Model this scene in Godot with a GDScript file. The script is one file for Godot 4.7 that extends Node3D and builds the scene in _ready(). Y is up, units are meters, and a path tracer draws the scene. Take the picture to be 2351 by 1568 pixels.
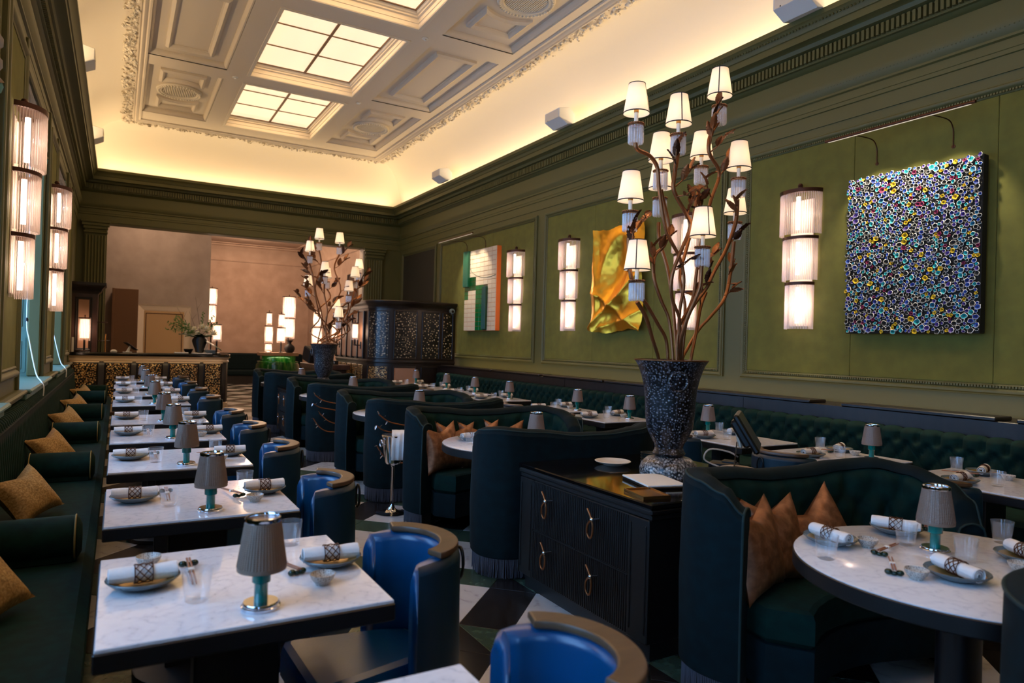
extends Node3D
# A hotel dining room: window-side banquette and tables, central velvet booths, art wall with its own banquette, bar counter and a second room beyond.
# Scene axes: x to the art wall, y up, -z into the room. V(x, y, d) takes the depth d = -z.

var M := {}
var rng := RandomNumberGenerator.new()
const XL := -0.75          # window wall face
const XR := 5.9            # art wall face
const DE := 15.8           # end wall face
const DB := -3.0           # wall behind the camera
const ORD := ["first", "second", "third", "fourth", "fifth", "sixth", "seventh", "eighth", "ninth", "tenth", "eleventh", "twelfth"]


static func V(x: float, y: float, d: float) -> Vector3:
	return Vector3(x, y, -d)


# ---------------------------------------------------------------- mesh builder
class Mb:
	var v := PackedVector3Array()
	var n := PackedVector3Array()
	var uv := PackedVector2Array()
	var col := PackedColorArray()
	var ix := PackedInt32Array()
	var tint := Color(1, 1, 1)
	var tinted := false

	func q4(a: Vector3, b: Vector3, c: Vector3, d: Vector3, na: Vector3, nb: Vector3, nc: Vector3, nd: Vector3, u0 := Vector2.ZERO, u1 := Vector2.ONE) -> void:
		var k := v.size()
		v.append(a); v.append(b); v.append(c); v.append(d)
		n.append(na); n.append(nb); n.append(nc); n.append(nd)
		uv.append(u0); uv.append(Vector2(u1.x, u0.y)); uv.append(u1); uv.append(Vector2(u0.x, u1.y))
		for i in 4:
			col.append(tint)
		if (c - a).cross(d - b).dot(na + nb + nc + nd) >= 0.0:
			ix.append_array(PackedInt32Array([k, k + 2, k + 1, k, k + 3, k + 2]))
		else:
			ix.append_array(PackedInt32Array([k, k + 1, k + 2, k, k + 2, k + 3]))

	func quad(a: Vector3, b: Vector3, c: Vector3, d: Vector3) -> void:
		var m := (c - a).cross(d - b).normalized()
		q4(a, b, c, d, m, m, m, m)

	func tri(a: Vector3, b: Vector3, c: Vector3, na := Vector3.ZERO, nb := Vector3.ZERO, nc := Vector3.ZERO) -> void:
		var g := (b - a).cross(c - a).normalized()
		if na == Vector3.ZERO:
			na = g; nb = g; nc = g
		var k := v.size()
		v.append(a); v.append(b); v.append(c)
		n.append(na); n.append(nb); n.append(nc)
		for i in 3:
			uv.append(Vector2.ZERO); col.append(tint)
		if g.dot(na + nb + nc) >= 0.0:
			ix.append_array(PackedInt32Array([k, k + 2, k + 1]))
		else:
			ix.append_array(PackedInt32Array([k, k + 1, k + 2]))

	# box by centre and size, its edges chamfered by e
	func box(c: Vector3, s: Vector3, e := 0.0, B := Basis.IDENTITY) -> void:
		var h := s * 0.5
		e = minf(e, minf(h.x, minf(h.y, h.z)) * 0.9)
		var ax := [Vector3(1, 0, 0), Vector3(0, 1, 0), Vector3(0, 0, 1)]
		for i in 3:
			for sg in [-1.0, 1.0]:
				var N: Vector3 = ax[i] * sg
				var U: Vector3 = ax[(i + 1) % 3]
				var W: Vector3 = ax[(i + 2) % 3]
				var hn := h[i]
				var hu: float = h[(i + 1) % 3] - e
				var hw: float = h[(i + 2) % 3] - e
				var p: Vector3 = N * hn
				var bn := (B * N).normalized()
				q4(c + B * (p - U * hu - W * hw), c + B * (p + U * hu - W * hw), c + B * (p + U * hu + W * hw), c + B * (p - U * hu + W * hw), bn, bn, bn, bn)
		if e <= 0.0:
			return
		for i in 3:
			var U: Vector3 = ax[i]
			var j := (i + 1) % 3
			var k := (i + 2) % 3
			for sj in [-1.0, 1.0]:
				for sk in [-1.0, 1.0]:
					var p1: Vector3 = ax[j] * sj * h[j] + ax[k] * sk * (h[k] - e)
					var p2: Vector3 = ax[j] * sj * (h[j] - e) + ax[k] * sk * h[k]
					var nn: Vector3 = (B * (ax[j] * sj + ax[k] * sk)).normalized()
					var L: Vector3 = U * (h[i] - e)
					q4(c + B * (p1 - L), c + B * (p1 + L), c + B * (p2 + L), c + B * (p2 - L), nn, nn, nn, nn)
		for sx in [-1.0, 1.0]:
			for sy in [-1.0, 1.0]:
				for sz in [-1.0, 1.0]:
					var g := Vector3(sx, sy, sz)
					var nn: Vector3 = (B * g).normalized()
					tri(c + B * Vector3(sx * h.x, sy * (h.y - e), sz * (h.z - e)), c + B * Vector3(sx * (h.x - e), sy * h.y, sz * (h.z - e)), c + B * Vector3(sx * (h.x - e), sy * (h.y - e), sz * h.z), nn, nn, nn)

	# box by two corners given as (x, y, d)
	func bx(x0: float, x1: float, y0: float, y1: float, d0: float, d1: float, e := 0.0) -> void:
		box(Vector3((x0 + x1) / 2, (y0 + y1) / 2, -(d0 + d1) / 2), Vector3(absf(x1 - x0), absf(y1 - y0), absf(d1 - d0)), e)

	static func prof(p: Array, crease := 0.75) -> Array:   # segments [p0, p1, n0, n1] of a profile, smoothed where it bends little
		var seg := []
		for i in p.size() - 1:
			var d: Vector2 = p[i + 1] - p[i]
			if d.length() < 1e-6:
				seg.append(null)
				continue
			seg.append(Vector2(d.y, -d.x).normalized())
		var out := []
		for i in seg.size():
			if seg[i] == null:
				continue
			var n0: Vector2 = seg[i]
			var n1: Vector2 = seg[i]
			if i > 0 and seg[i - 1] != null and seg[i].dot(seg[i - 1]) > crease:
				n0 = (seg[i] + seg[i - 1]).normalized()
			if i < seg.size() - 1 and seg[i + 1] != null and seg[i].dot(seg[i + 1]) > crease:
				n1 = (seg[i] + seg[i + 1]).normalized()
			out.append([p[i], p[i + 1], n0, n1])
		return out

	# profile of (radius, height), bottom to top along the outside, turned about y
	func lathe(p: Array, seg := 24, T := Transform3D.IDENTITY, a0 := 0.0, a1 := TAU, crease := 0.75) -> void:
		var P := prof(p, crease)
		for s in P:
			for j in seg:
				var t0 := a0 + (a1 - a0) * j / seg
				var t1 := a0 + (a1 - a0) * (j + 1) / seg
				var c0 := cos(t0); var s0 := sin(t0); var c1 := cos(t1); var s1 := sin(t1)
				var A := Vector3(s[0].x * c0, s[0].y, s[0].x * s0)
				var Bq := Vector3(s[0].x * c1, s[0].y, s[0].x * s1)
				var C := Vector3(s[1].x * c1, s[1].y, s[1].x * s1)
				var D := Vector3(s[1].x * c0, s[1].y, s[1].x * s0)
				var bb := T.basis
				q4(T * A, T * Bq, T * C, T * D, bb * Vector3(s[2].x * c0, s[2].y, s[2].x * s0), bb * Vector3(s[2].x * c1, s[2].y, s[2].x * s1), bb * Vector3(s[3].x * c1, s[3].y, s[3].x * s1), bb * Vector3(s[3].x * c0, s[3].y, s[3].x * s0))

	# rows of points; normals across the grid
	func grid(P: Array, flip := false, cu := false, cv := false) -> void:
		var a := P.size()
		var b: int = P[0].size()
		var N := []
		for i in a:
			var r := PackedVector3Array()
			for j in b:
				var i0 := (i - 1 + a) % a if cu else maxi(i - 1, 0)
				var i1 := (i + 1) % a if cu else mini(i + 1, a - 1)
				var j0 := (j - 1 + b) % b if cv else maxi(j - 1, 0)
				var j1 := (j + 1) % b if cv else mini(j + 1, b - 1)
				var m: Vector3 = (P[i1][j] - P[i0][j]).cross(P[i][j1] - P[i][j0]).normalized()
				r.append(-m if flip else m)
			N.append(r)
		for i in (a if cu else a - 1):
			for j in (b if cv else b - 1):
				var i1 := (i + 1) % a
				var j1 := (j + 1) % b
				q4(P[i][j], P[i1][j], P[i1][j1], P[i][j1], N[i][j], N[i1][j], N[i1][j1], N[i][j1], Vector2(float(i) / (a - 1), float(j) / (b - 1)), Vector2(float(i + 1) / (a - 1), float(j + 1) / (b - 1)))

	static func smooth(pts: Array, k := 4) -> PackedVector3Array:
		var out := PackedVector3Array()
		for i in pts.size() - 1:
			var p0: Vector3 = pts[maxi(i - 1, 0)]
			var p3: Vector3 = pts[mini(i + 2, pts.size() - 1)]
			for j in k:
				out.append((pts[i] as Vector3).cubic_interpolate(pts[i + 1], p0, p3, float(j) / k))
		out.append(pts[-1])
		return out

	func tube(pts, r: float, seg := 8, r1 := -1.0, cap := true, closed := false) -> void:
		if r1 < 0.0:
			r1 = r
		var m: int = pts.size()
		var rows := []
		var dirs := []
		var side := Vector3.ZERO
		for i in m:
			var t: Vector3
			if closed:
				t = (pts[(i + 1) % m] - pts[(i - 1 + m) % m]).normalized()
			else:
				t = (pts[mini(i + 1, m - 1)] - pts[maxi(i - 1, 0)]).normalized()
			if side == Vector3.ZERO:
				side = t.cross(Vector3.UP if absf(t.y) < 0.9 else Vector3.RIGHT).normalized()
			else:
				side = (side - t * side.dot(t)).normalized()
			var up := t.cross(side)
			var rr := lerpf(r, r1, float(i) / maxi(m - 1, 1))
			var row := PackedVector3Array()
			var dr := PackedVector3Array()
			for j in seg + 1:
				var a := TAU * j / seg
				var d := side * cos(a) + up * sin(a)
				row.append(pts[i] + d * rr)
				dr.append(d)
			rows.append(row); dirs.append(dr)
		for i in (m if closed else m - 1):
			var k := (i + 1) % m
			for j in seg:
				q4(rows[i][j], rows[k][j], rows[k][j + 1], rows[i][j + 1], dirs[i][j], dirs[k][j], dirs[k][j + 1], dirs[i][j + 1])
		if cap and not closed:
			for e in [0, m - 1]:
				var nn: Vector3 = (pts[e] - pts[1 if e == 0 else m - 2]).normalized()
				for j in seg:
					tri(pts[e], rows[e][j], rows[e][j + 1], nn, nn, nn)

	# profile (offset to the left of the path, height) carried along a path of 2D points with mitred corners; T places (path x, path y, height)
	func mould(path: Array, closed: bool, p: Array, T := Transform3D.IDENTITY, crease := 0.75) -> void:
		var m := path.size()
		var mit := []
		var nr := []
		for i in (m if closed else m - 1):
			var d: Vector2 = (path[(i + 1) % m] - path[i]).normalized()
			nr.append(Vector2(-d.y, d.x))
		for i in m:
			if closed:
				var a: Vector2 = nr[(i - 1 + m) % m]
				var b: Vector2 = nr[i]
				mit.append((a + b) / (1.0 + a.dot(b)))
			elif i == 0:
				mit.append(nr[0])
			elif i == m - 1:
				mit.append(nr[m - 2])
			else:
				mit.append((nr[i - 1] + nr[i]) / (1.0 + nr[i - 1].dot(nr[i])))
		var P := prof(p, crease)
		for s in P:
			for i in (m if closed else m - 1):
				var k := (i + 1) % m
				var q: Array = []
				for e in [[i, 0], [k, 0], [k, 1], [i, 1]]:
					var w: Vector2 = path[e[0]] + mit[e[0]] * s[e[1]].x
					q.append(T * Vector3(w.x, w.y, s[e[1]].y))
				var n0: Vector3 = T.basis * Vector3(nr[i].x * s[2].x, nr[i].y * s[2].x, s[2].y)
				var n1: Vector3 = T.basis * Vector3(nr[i].x * s[3].x, nr[i].y * s[3].x, s[3].y)
				q4(q[0], q[1], q[2], q[3], n0, n0, n1, n1)

	# flat outline in (x, z) given height range, with a rounded-off top and bottom edge
	func prism(poly: PackedVector2Array, y0: float, y1: float, e := 0.0, T := Transform3D.IDENTITY, soft := 0.75) -> void:
		var area := 0.0
		for i in poly.size():
			var a := poly[i]
			var b := poly[(i + 1) % poly.size()]
			area += a.x * b.y - b.x * a.y
		var path := []
		for p in poly:
			path.append(p)
		if area > 0.0:
			path.reverse()            # clockwise, so that the outside lies to the left
		var m := path.size()
		var ins := []
		var nr := []
		for i in m:
			var d: Vector2 = (path[(i + 1) % m] - path[i]).normalized()
			nr.append(Vector2(-d.y, d.x))
		for i in m:
			var a: Vector2 = nr[(i - 1 + m) % m]
			var b: Vector2 = nr[i]
			ins.append((a + b) / maxf(1.0 + a.dot(b), 0.3))
		var pr := [Vector2(-e, y0), Vector2(0, y0 + e), Vector2(0, y1 - e), Vector2(-e * 0.3, y1 - e * 0.3), Vector2(-e, y1)] if e > 0.0 else [Vector2(0, y0), Vector2(0, y1)]
		for s in prof(pr, soft):
			for i in m:
				var k := (i + 1) % m
				var q := []
				for t in [[i, 0], [k, 0], [k, 1], [i, 1]]:
					var w: Vector2 = path[t[0]] + ins[t[0]] * s[t[1]].x
					q.append(T * Vector3(w.x, s[t[1]].y, w.y))
				var na: Vector2 = nr[i]
				var nb: Vector2 = nr[i]
				if nr[(i - 1 + m) % m].dot(nr[i]) > soft:
					na = ins[i].normalized()
				if nr[k].dot(nr[i]) > soft:
					nb = ins[k].normalized()
				q4(q[0], q[1], q[2], q[3], T.basis * Vector3(na.x * s[2].x, s[2].y, na.y * s[2].x), T.basis * Vector3(nb.x * s[2].x, s[2].y, nb.y * s[2].x), T.basis * Vector3(nb.x * s[3].x, s[3].y, nb.y * s[3].x), T.basis * Vector3(na.x * s[3].x, s[3].y, na.y * s[3].x))
		var flat := PackedVector2Array()
		for i in m:
			flat.append(path[i] - ins[i] * e)
		var t3 := Geometry2D.triangulate_polygon(flat)
		for lvl in [[y0, -1.0], [y1, 1.0]]:
			var N: Vector3 = T.basis * Vector3(0, lvl[1], 0)
			for i in range(0, t3.size(), 3):
				tri(T * Vector3(flat[t3[i]].x, lvl[0], flat[t3[i]].y), T * Vector3(flat[t3[i + 1]].x, lvl[0], flat[t3[i + 1]].y), T * Vector3(flat[t3[i + 2]].x, lvl[0], flat[t3[i + 2]].y), N, N, N)

	func ball(c: Vector3, r: Vector3, seg := 12, rings := 8) -> void:
		var p := []
		for i in rings + 1:
			var a := -PI / 2 + PI * i / rings
			p.append(Vector2(cos(a), sin(a)))
		lathe(p, seg, Transform3D(Basis.from_scale(r), c), 0.0, TAU, 0.3)

	func add(o: Mb, T: Transform3D) -> void:
		var k := v.size()
		v.append_array(T * o.v)
		var b := Transform3D(T.basis.orthonormalized(), Vector3.ZERO)
		n.append_array(b * o.n)
		uv.append_array(o.uv); col.append_array(o.col)
		for i in o.ix:
			ix.append(i + k)
		tinted = tinted or o.tinted

	func mesh() -> ArrayMesh:
		var a := []
		a.resize(Mesh.ARRAY_MAX)
		a[Mesh.ARRAY_VERTEX] = v
		a[Mesh.ARRAY_NORMAL] = n
		a[Mesh.ARRAY_TEX_UV] = uv
		if tinted:
			a[Mesh.ARRAY_COLOR] = col
		a[Mesh.ARRAY_INDEX] = ix
		var m := ArrayMesh.new()
		m.add_surface_from_arrays(Mesh.PRIMITIVE_TRIANGLES, a)
		return m


# ---------------------------------------------------------------- objects
func thing(called: String, label: String, category: String, at := Vector3.ZERO, turn := 0.0, group := "") -> Node3D:
	var o := Node3D.new()
	o.name = called
	add_child(o, true)
	o.position = at
	o.rotation.y = turn
	tag(o, label, category, group)
	return o


func tag(o: Node, label: String, category: String, group := "") -> void:
	o.set_meta("label", label)
	o.set_meta("category", category)
	if group:
		o.set_meta("group", group)


func part(called: String, shape, m: Material, parent: Node, at := Transform3D.IDENTITY, stuff := false) -> MeshInstance3D:
	var o := MeshInstance3D.new()
	o.name = called
	o.mesh = shape.mesh() if shape is Mb else shape
	o.material_override = m
	o.transform = at
	parent.add_child(o, true)
	if stuff:
		o.set_meta("kind", "stuff")
	return o


func struct(called: String, shape, m: Material, label := "", category := "", parent: Node = self) -> MeshInstance3D:
	var o := part(called, shape, m, parent)
	if parent == self:
		o.set_meta("kind", "structure")
		if label:
			tag(o, label, category)
	return o


func one(called: String, shape, m: Material, label: String, category: String, group := "", at := Transform3D.IDENTITY) -> MeshInstance3D:
	var o := part(called, shape, m, self, at)
	tag(o, label, category, group)
	return o


func dup(o: Node3D, label: String, at: Vector3, turn := 0.0) -> Node3D:
	var r: Node3D = o.duplicate()
	r.name = o.name
	add_child(r, true)
	r.position = at
	r.rotation.y = turn
	r.set_meta("label", label)
	return r


func omni(at: Vector3, c: Color, e: float, size := 0.03, parent: Node = self) -> OmniLight3D:
	var l := OmniLight3D.new()
	l.name = "bulb_light"
	l.light_color = c
	l.light_energy = e
	l.light_size = size
	l.omni_range = 30.0
	l.omni_attenuation = 2.0
	l.shadow_enabled = true
	parent.add_child(l, true)
	l.position = at
	return l


func area(at: Vector3, towards: Vector3, w: float, h: float, c: Color, e: float, along := Vector3.RIGHT) -> void:
	var l := AreaLight3D.new()
	l.name = "panel_light"
	l.area_size = Vector2(w, h)
	l.light_color = c
	l.light_energy = e
	l.area_range = 30.0
	l.area_attenuation = 2.0
	l.shadow_enabled = true
	add_child(l, true)
	var z := -towards.normalized()
	var x := (along - z * along.dot(z)).normalized()
	l.transform = Transform3D(Basis(x, z.cross(x), z), at)


func mat(c: Color, rough := 0.6, metal := 0.0, spec := 0.5) -> StandardMaterial3D:
	var m := StandardMaterial3D.new()
	m.albedo_color = c
	m.roughness = rough
	m.metallic = metal
	m.metallic_specular = spec
	return m


func glow(c: Color, e: float) -> StandardMaterial3D:
	var m := mat(Color(0.9, 0.88, 0.85), 0.5)
	m.emission_enabled = true
	m.emission = c
	m.emission_energy_multiplier = e
	return m


func noise(freq: float, ramp: Array, kind := FastNoiseLite.FRACTAL_FBM, oct := 4, warp := 0.0, size := 512, sd := 1, type := FastNoiseLite.TYPE_SIMPLEX_SMOOTH) -> NoiseTexture2D:
	var f := FastNoiseLite.new()
	f.noise_type = type
	f.seed = sd
	f.frequency = freq
	f.fractal_type = kind
	f.fractal_octaves = oct
	if warp > 0.0:
		f.domain_warp_enabled = true
		f.domain_warp_amplitude = warp
		f.domain_warp_frequency = freq * 0.7
	var t := NoiseTexture2D.new()
	t.width = size
	t.height = size
	t.seamless = true
	t.noise = f
	if ramp.size():
		var g := Gradient.new()
		var off := PackedFloat32Array()
		var cs := PackedColorArray()
		for r in ramp:
			off.append(r[0]); cs.append(r[1])
		g.offsets = off
		g.colors = cs
		t.color_ramp = g
	return t


func textured(m: StandardMaterial3D, t: Texture2D, scale := Vector3.ONE, world := false) -> StandardMaterial3D:
	m.albedo_texture = t
	m.albedo_color = Color.WHITE
	m.uv1_triplanar = true
	m.uv1_world_triplanar = world
	m.uv1_scale = scale
	return m


func relief(m: StandardMaterial3D, t: Texture2D, depth: float) -> StandardMaterial3D:
	m.heightmap_enabled = true
	m.heightmap_texture = t
	m.heightmap_scale = depth
	return m


# an image of random round dots on a ground colour; returns a texture that repeats
func dots(ground: Color, ink: Array, count: int, r0: float, r1: float, size := 512, gap := 1.25, sd := 5) -> ImageTexture:
	var im := Image.create(size, size, false, Image.FORMAT_RGB8)
	im.fill(ground)
	var g := RandomNumberGenerator.new()
	g.seed = sd
	var placed := []
	var cell := int(ceil(r1 * 2.0 * gap))
	var cells := {}
	var tries := 0
	while placed.size() < count and tries < count * 14:
		tries += 1
		var p := Vector2(g.randf() * size, g.randf() * size)
		var r := g.randf_range(r0, r1)
		var ok := true
		var ck := Vector2i(int(p.x) / cell, int(p.y) / cell)
		for ax in range(-1, 2):
			for ay in range(-1, 2):
				for q in cells.get(ck + Vector2i(ax, ay), []):
					if p.distance_to(Vector2(q.x, q.y)) < (r + q.z) * gap:
						ok = false
		if not ok:
			continue
		placed.append(p)
		if not cells.has(ck):
			cells[ck] = []
		cells[ck].append(Vector3(p.x, p.y, r))
		var c: Color = ink[g.randi() % ink.size()]
		for x in range(int(-r) - 1, int(r) + 2):
			for y in range(int(-r) - 1, int(r) + 2):
				if Vector2(x, y).length() <= r:
					im.set_pixel(posmod(int(p.x) + x, size), posmod(int(p.y) + y, size), c)
	return ImageTexture.create_from_image(im)


func set_view() -> void:
	var cam := Camera3D.new()
	cam.name = "camera"
	var at := CameraAttributesPhysical.new()
	at.frustum_focal_length = 23.985
	at.frustum_focus_distance = 4.6
	at.exposure_aperture = 2.8
	at.frustum_near = 0.05
	at.frustum_far = 100.0
	cam.attributes = at
	cam.fov = 53.16
	add_child(cam)
	cam.position = V(0, 1.48, 0)
	cam.rotation_degrees = Vector3(0.33, -30.0, 1.6)
	cam.current = true
	var e := Environment.new()
	e.background_mode = Environment.BG_COLOR
	e.background_color = Color(0.55, 0.76, 1.0)        # overcast daylight outside the windows
	e.background_energy_multiplier = 6.5
	e.tonemap_mode = Environment.TONE_MAPPER_LINEAR
	e.tonemap_exposure = 1.5
	e.sdfgi_enabled = true
	e.ssao_enabled = true
	e.ssil_enabled = true
	var w := WorldEnvironment.new()
	w.name = "world_environment"
	w.environment = e
	add_child(w)


const WARM := Color(1.0, 0.80, 0.56)
const PINK := Color(1.0, 0.86, 0.76)
const COVE := Color(1.0, 0.86, 0.66)


func set_lights() -> void:
	# the warm strips laid on the cornice, hidden by its lip
	for s in [[V(XR - 0.16, 4.655, 6.4), Vector3(-0.25, 1, 0), 18.2, Vector3(0, 0, 1)], [V(XL + 0.16, 4.655, 6.4), Vector3(0.25, 1, 0), 18.2, Vector3(0, 0, 1)], [V(2.575, 4.655, DE - 0.16), Vector3(0, 1, 0.25), 6.0, Vector3(1, 0, 0)]]:
		area(s[0], s[1], s[2], 0.03, COVE, 8.0 * s[2] / 18.2, s[3])
	# the strip on the ledge behind the wall banquette
	area(V(XR - 0.225, 1.05, 6.0), Vector3(1, 0.75, 0), 12.4, 0.02, Color(1.0, 0.82, 0.45), 0.42, Vector3(0, 0, 1))
	# skylight panels of the coffered ceiling
	for k in 6:
		area(V(2.4975, 5.77, 13.05 - 2.945 * k), Vector3.DOWN, 1.45, 2.3, WARM, 1.8)


func set_materials() -> void:
	M.olive = mat(Color(0.32, 0.315, 0.16), 0.55)
	M.wall_fabric = tinted(Color(0.40, 0.395, 0.155), textured(mat(Color.WHITE, 0.9), noise(0.012, [[0.0, Color(0.86, 0.86, 0.84)], [1.0, Color(1, 1, 1)]], FastNoiseLite.FRACTAL_FBM, 5, 0.0, 512, 3), Vector3(0.8, 0.8, 0.8), true))
	M.wall_fabric.rim_enabled = true
	M.wall_fabric.rim = 0.3
	M.wall_fabric.rim_tint = 0.8
	M.dark_fabric = mat(Color(0.13, 0.12, 0.05), 0.85)
	M.reveal = mat(Color(0.33, 0.45, 0.40), 0.5)
	M.cream = mat(Color(0.86, 0.82, 0.75), 0.6)
	M.cream2 = mat(Color(0.84, 0.79, 0.72), 0.65)
	M.plaster = textured(mat(Color.WHITE, 0.9), noise(0.01, [[0.0, Color(0.64, 0.55, 0.49)], [1.0, Color(0.72, 0.63, 0.57)]], FastNoiseLite.FRACTAL_FBM, 5, 20.0, 512, 8), Vector3(0.35, 0.35, 0.35), true)
	M.mauve = textured(mat(Color.WHITE, 0.9), noise(0.01, [[0.0, Color(0.58, 0.54, 0.51)], [1.0, Color(0.66, 0.62, 0.59)]], FastNoiseLite.FRACTAL_FBM, 5, 20.0, 512, 9), Vector3(0.35, 0.35, 0.35), true)
	M.skylight = glow(Color(1.0, 0.87, 0.70), 0.68)
	var vein := [[0.0, Color(0.84, 0.84, 0.85)], [0.5, Color(0.86, 0.86, 0.87)], [0.8, Color(0.82, 0.82, 0.84)], [0.93, Color(0.74, 0.75, 0.77)], [1.0, Color(0.62, 0.63, 0.66)]]
	M.marble = textured(mat(Color.WHITE, 0.08, 0.0, 0.5), noise(0.006, vein, FastNoiseLite.FRACTAL_RIDGED, 5, 60.0, 1024, 11), Vector3(1.7, 1.7, 1.7), true)
	M.white_tile = textured(mat(Color.WHITE, 0.22), noise(0.006, [[0.0, Color(0.75, 0.74, 0.73)], [0.7, Color(0.72, 0.71, 0.70)], [1.0, Color(0.58, 0.57, 0.56)]], FastNoiseLite.FRACTAL_RIDGED, 5, 40.0, 512, 12), Vector3(1.1, 1.1, 1.1), true)
	M.black_tile = textured(mat(Color.WHITE, 0.25), noise(0.012, [[0.0, Color(0.075, 0.07, 0.07)], [0.8, Color(0.12, 0.11, 0.105)], [0.93, Color(0.16, 0.15, 0.14)], [1.0, Color(0.45, 0.43, 0.4)]], FastNoiseLite.FRACTAL_RIDGED, 4, 50.0, 512, 13), Vector3(1.0, 1.0, 1.0), true)
	M.green_tile = textured(mat(Color.WHITE, 0.25), noise(0.02, [[0.0, Color(0.15, 0.22, 0.18)], [0.6, Color(0.21, 0.29, 0.24)], [1.0, Color(0.30, 0.37, 0.31)]], FastNoiseLite.FRACTAL_FBM, 5, 40.0, 512, 14), Vector3(1.2, 1.2, 1.2), true)
	M.grout = mat(Color(0.35, 0.30, 0.24), 0.8)
	var nap := noise(0.02, [[0.0, Color(0.62, 0.62, 0.62)], [0.5, Color(0.8, 0.8, 0.8)], [1.0, Color(1, 1, 1)]], FastNoiseLite.FRACTAL_FBM, 5, 10.0, 512, 20)
	M.velvet = tinted(Color(0.0, 0.165, 0.14), textured(mat(Color.WHITE, 0.85, 0.0, 0.3), nap, Vector3(1.3, 1.3, 1.3)))
	M.velvet.rim_enabled = true
	M.velvet.rim = 0.6
	M.velvet.rim_tint = 1.0
	M.velvet_outer = tinted(Color(0.0, 0.105, 0.125), textured(mat(Color.WHITE, 0.8, 0.0, 0.3), nap, Vector3(1.3, 1.3, 1.3)))
	M.velvet_outer.rim_enabled = true
	M.velvet_outer.rim = 0.5
	M.velvet_outer.rim_tint = 1.0
	M.piping = mat(Color(0.0, 0.14, 0.14), 0.8)
	M.fringe = mat(Color(0.30, 0.30, 0.34), 0.6)
	M.seam_gold = mat(Color(0.5, 0.42, 0.2), 0.7)
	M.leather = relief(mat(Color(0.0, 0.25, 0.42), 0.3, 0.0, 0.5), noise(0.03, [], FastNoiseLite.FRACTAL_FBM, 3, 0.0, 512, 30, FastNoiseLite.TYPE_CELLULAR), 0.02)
	M.leather.uv1_triplanar = true
	M.leather.uv1_scale = Vector3(6, 6, 6)
	M.leather.clearcoat_enabled = true
	M.leather.clearcoat = 0.25
	M.leather.clearcoat_roughness = 0.3
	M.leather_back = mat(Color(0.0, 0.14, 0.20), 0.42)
	M.rail = textured(mat(Color.WHITE, 0.38), noise(0.01, [[0.0, Color(0.27, 0.19, 0.12)], [1.0, Color(0.36, 0.26, 0.17)]], FastNoiseLite.FRACTAL_FBM, 4, 30.0, 256, 31), Vector3(2, 2, 8))
	M.black_wood = textured(mat(Color.WHITE, 0.33), noise(0.012, [[0.0, Color(0.07, 0.05, 0.045)], [1.0, Color(0.13, 0.09, 0.075)]], FastNoiseLite.FRACTAL_FBM, 4, 30.0, 256, 32), Vector3(3, 0.6, 3))
	M.cabinet = mat(Color(0.05, 0.046, 0.045), 0.42)
	M.table_edge = mat(Color(0.06, 0.055, 0.055), 0.4)
	M.black_marble = textured(mat(Color.WHITE, 0.07), noise(0.006, [[0.0, Color(0.03, 0.03, 0.03)], [0.9, Color(0.05, 0.045, 0.045)], [0.97, Color(0.10, 0.09, 0.08)], [1.0, Color(0.5, 0.45, 0.4)]], FastNoiseLite.FRACTAL_RIDGED, 3, 60.0, 512, 33), Vector3(1.2, 1.2, 1.2), true)
	M.bronze = mat(Color(0.56, 0.36, 0.22), 0.34, 0.75)
	M.dark_bronze = mat(Color(0.32, 0.20, 0.14), 0.38, 0.85)
	M.band = mat(Color(0.30, 0.19, 0.15), 0.4, 0.7)
	M.brass = mat(Color(0.72, 0.52, 0.28), 0.28, 0.95)
	M.chrome = mat(Color(0.82, 0.82, 0.84), 0.08, 1.0)
	M.black = mat(Color(0.03, 0.03, 0.033), 0.35)
	M.black_matte = mat(Color(0.035, 0.035, 0.04), 0.7)
	M.white = mat(Color(0.85, 0.85, 0.84), 0.6)
	M.paper = mat(Color(0.86, 0.84, 0.80), 0.8)
	M.linen = relief(mat(Color(0.86, 0.85, 0.84), 0.9), noise(0.05, [], FastNoiseLite.FRACTAL_FBM, 3, 0.0, 256, 40), 0.12)
	M.linen.uv1_triplanar = true
	M.linen.uv1_scale = Vector3(5, 5, 5)
	M.plate = mat(Color(0.33, 0.37, 0.38), 0.25)
	M.plate_gold = mat(Color(0.66, 0.53, 0.30), 0.3, 0.6)
	M.bowl = textured(mat(Color.WHITE, 0.3), dots(Color(0.74, 0.72, 0.68), [Color(0.35, 0.3, 0.27), Color(0.5, 0.42, 0.36)], 420, 2, 6, 256, 1.4, 6), Vector3(9, 9, 9))
	M.chopstick = mat(Color(0.56, 0.36, 0.25), 0.5)
	M.rest = mat(Color(0.05, 0.16, 0.10), 0.25)
	M.glass = mat(Color(0.94, 0.96, 0.97, 0.04), 0.03)
	M.glass.transparency = BaseMaterial3D.TRANSPARENCY_ALPHA
	M.pane = mat(Color(0.9, 0.96, 1.0, 0.08), 0.02)
	M.pane.transparency = BaseMaterial3D.TRANSPARENCY_ALPHA
	M.rod = mat(Color(0.95, 0.88, 0.86, 0.36), 0.12)
	M.rod.transparency = BaseMaterial3D.TRANSPARENCY_ALPHA
	M.crystal = mat(Color(0.92, 0.90, 0.90, 0.30), 0.05, 0.0, 0.7)
	M.crystal.transparency = BaseMaterial3D.TRANSPARENCY_ALPHA
	M.tube = glow(Color(1.0, 0.92, 0.86), 3.0)
	M.diffuser = glow(Color(1.0, 0.80, 0.68), 0.62)
	M.lantern = glow(Color(1.0, 0.82, 0.66), 1.5)
	M.shade = mat(Color(0.92, 0.90, 0.86), 0.9)
	M.shade.backlight_enabled = true
	M.shade.backlight = Color(0.95, 0.9, 0.84)
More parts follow.
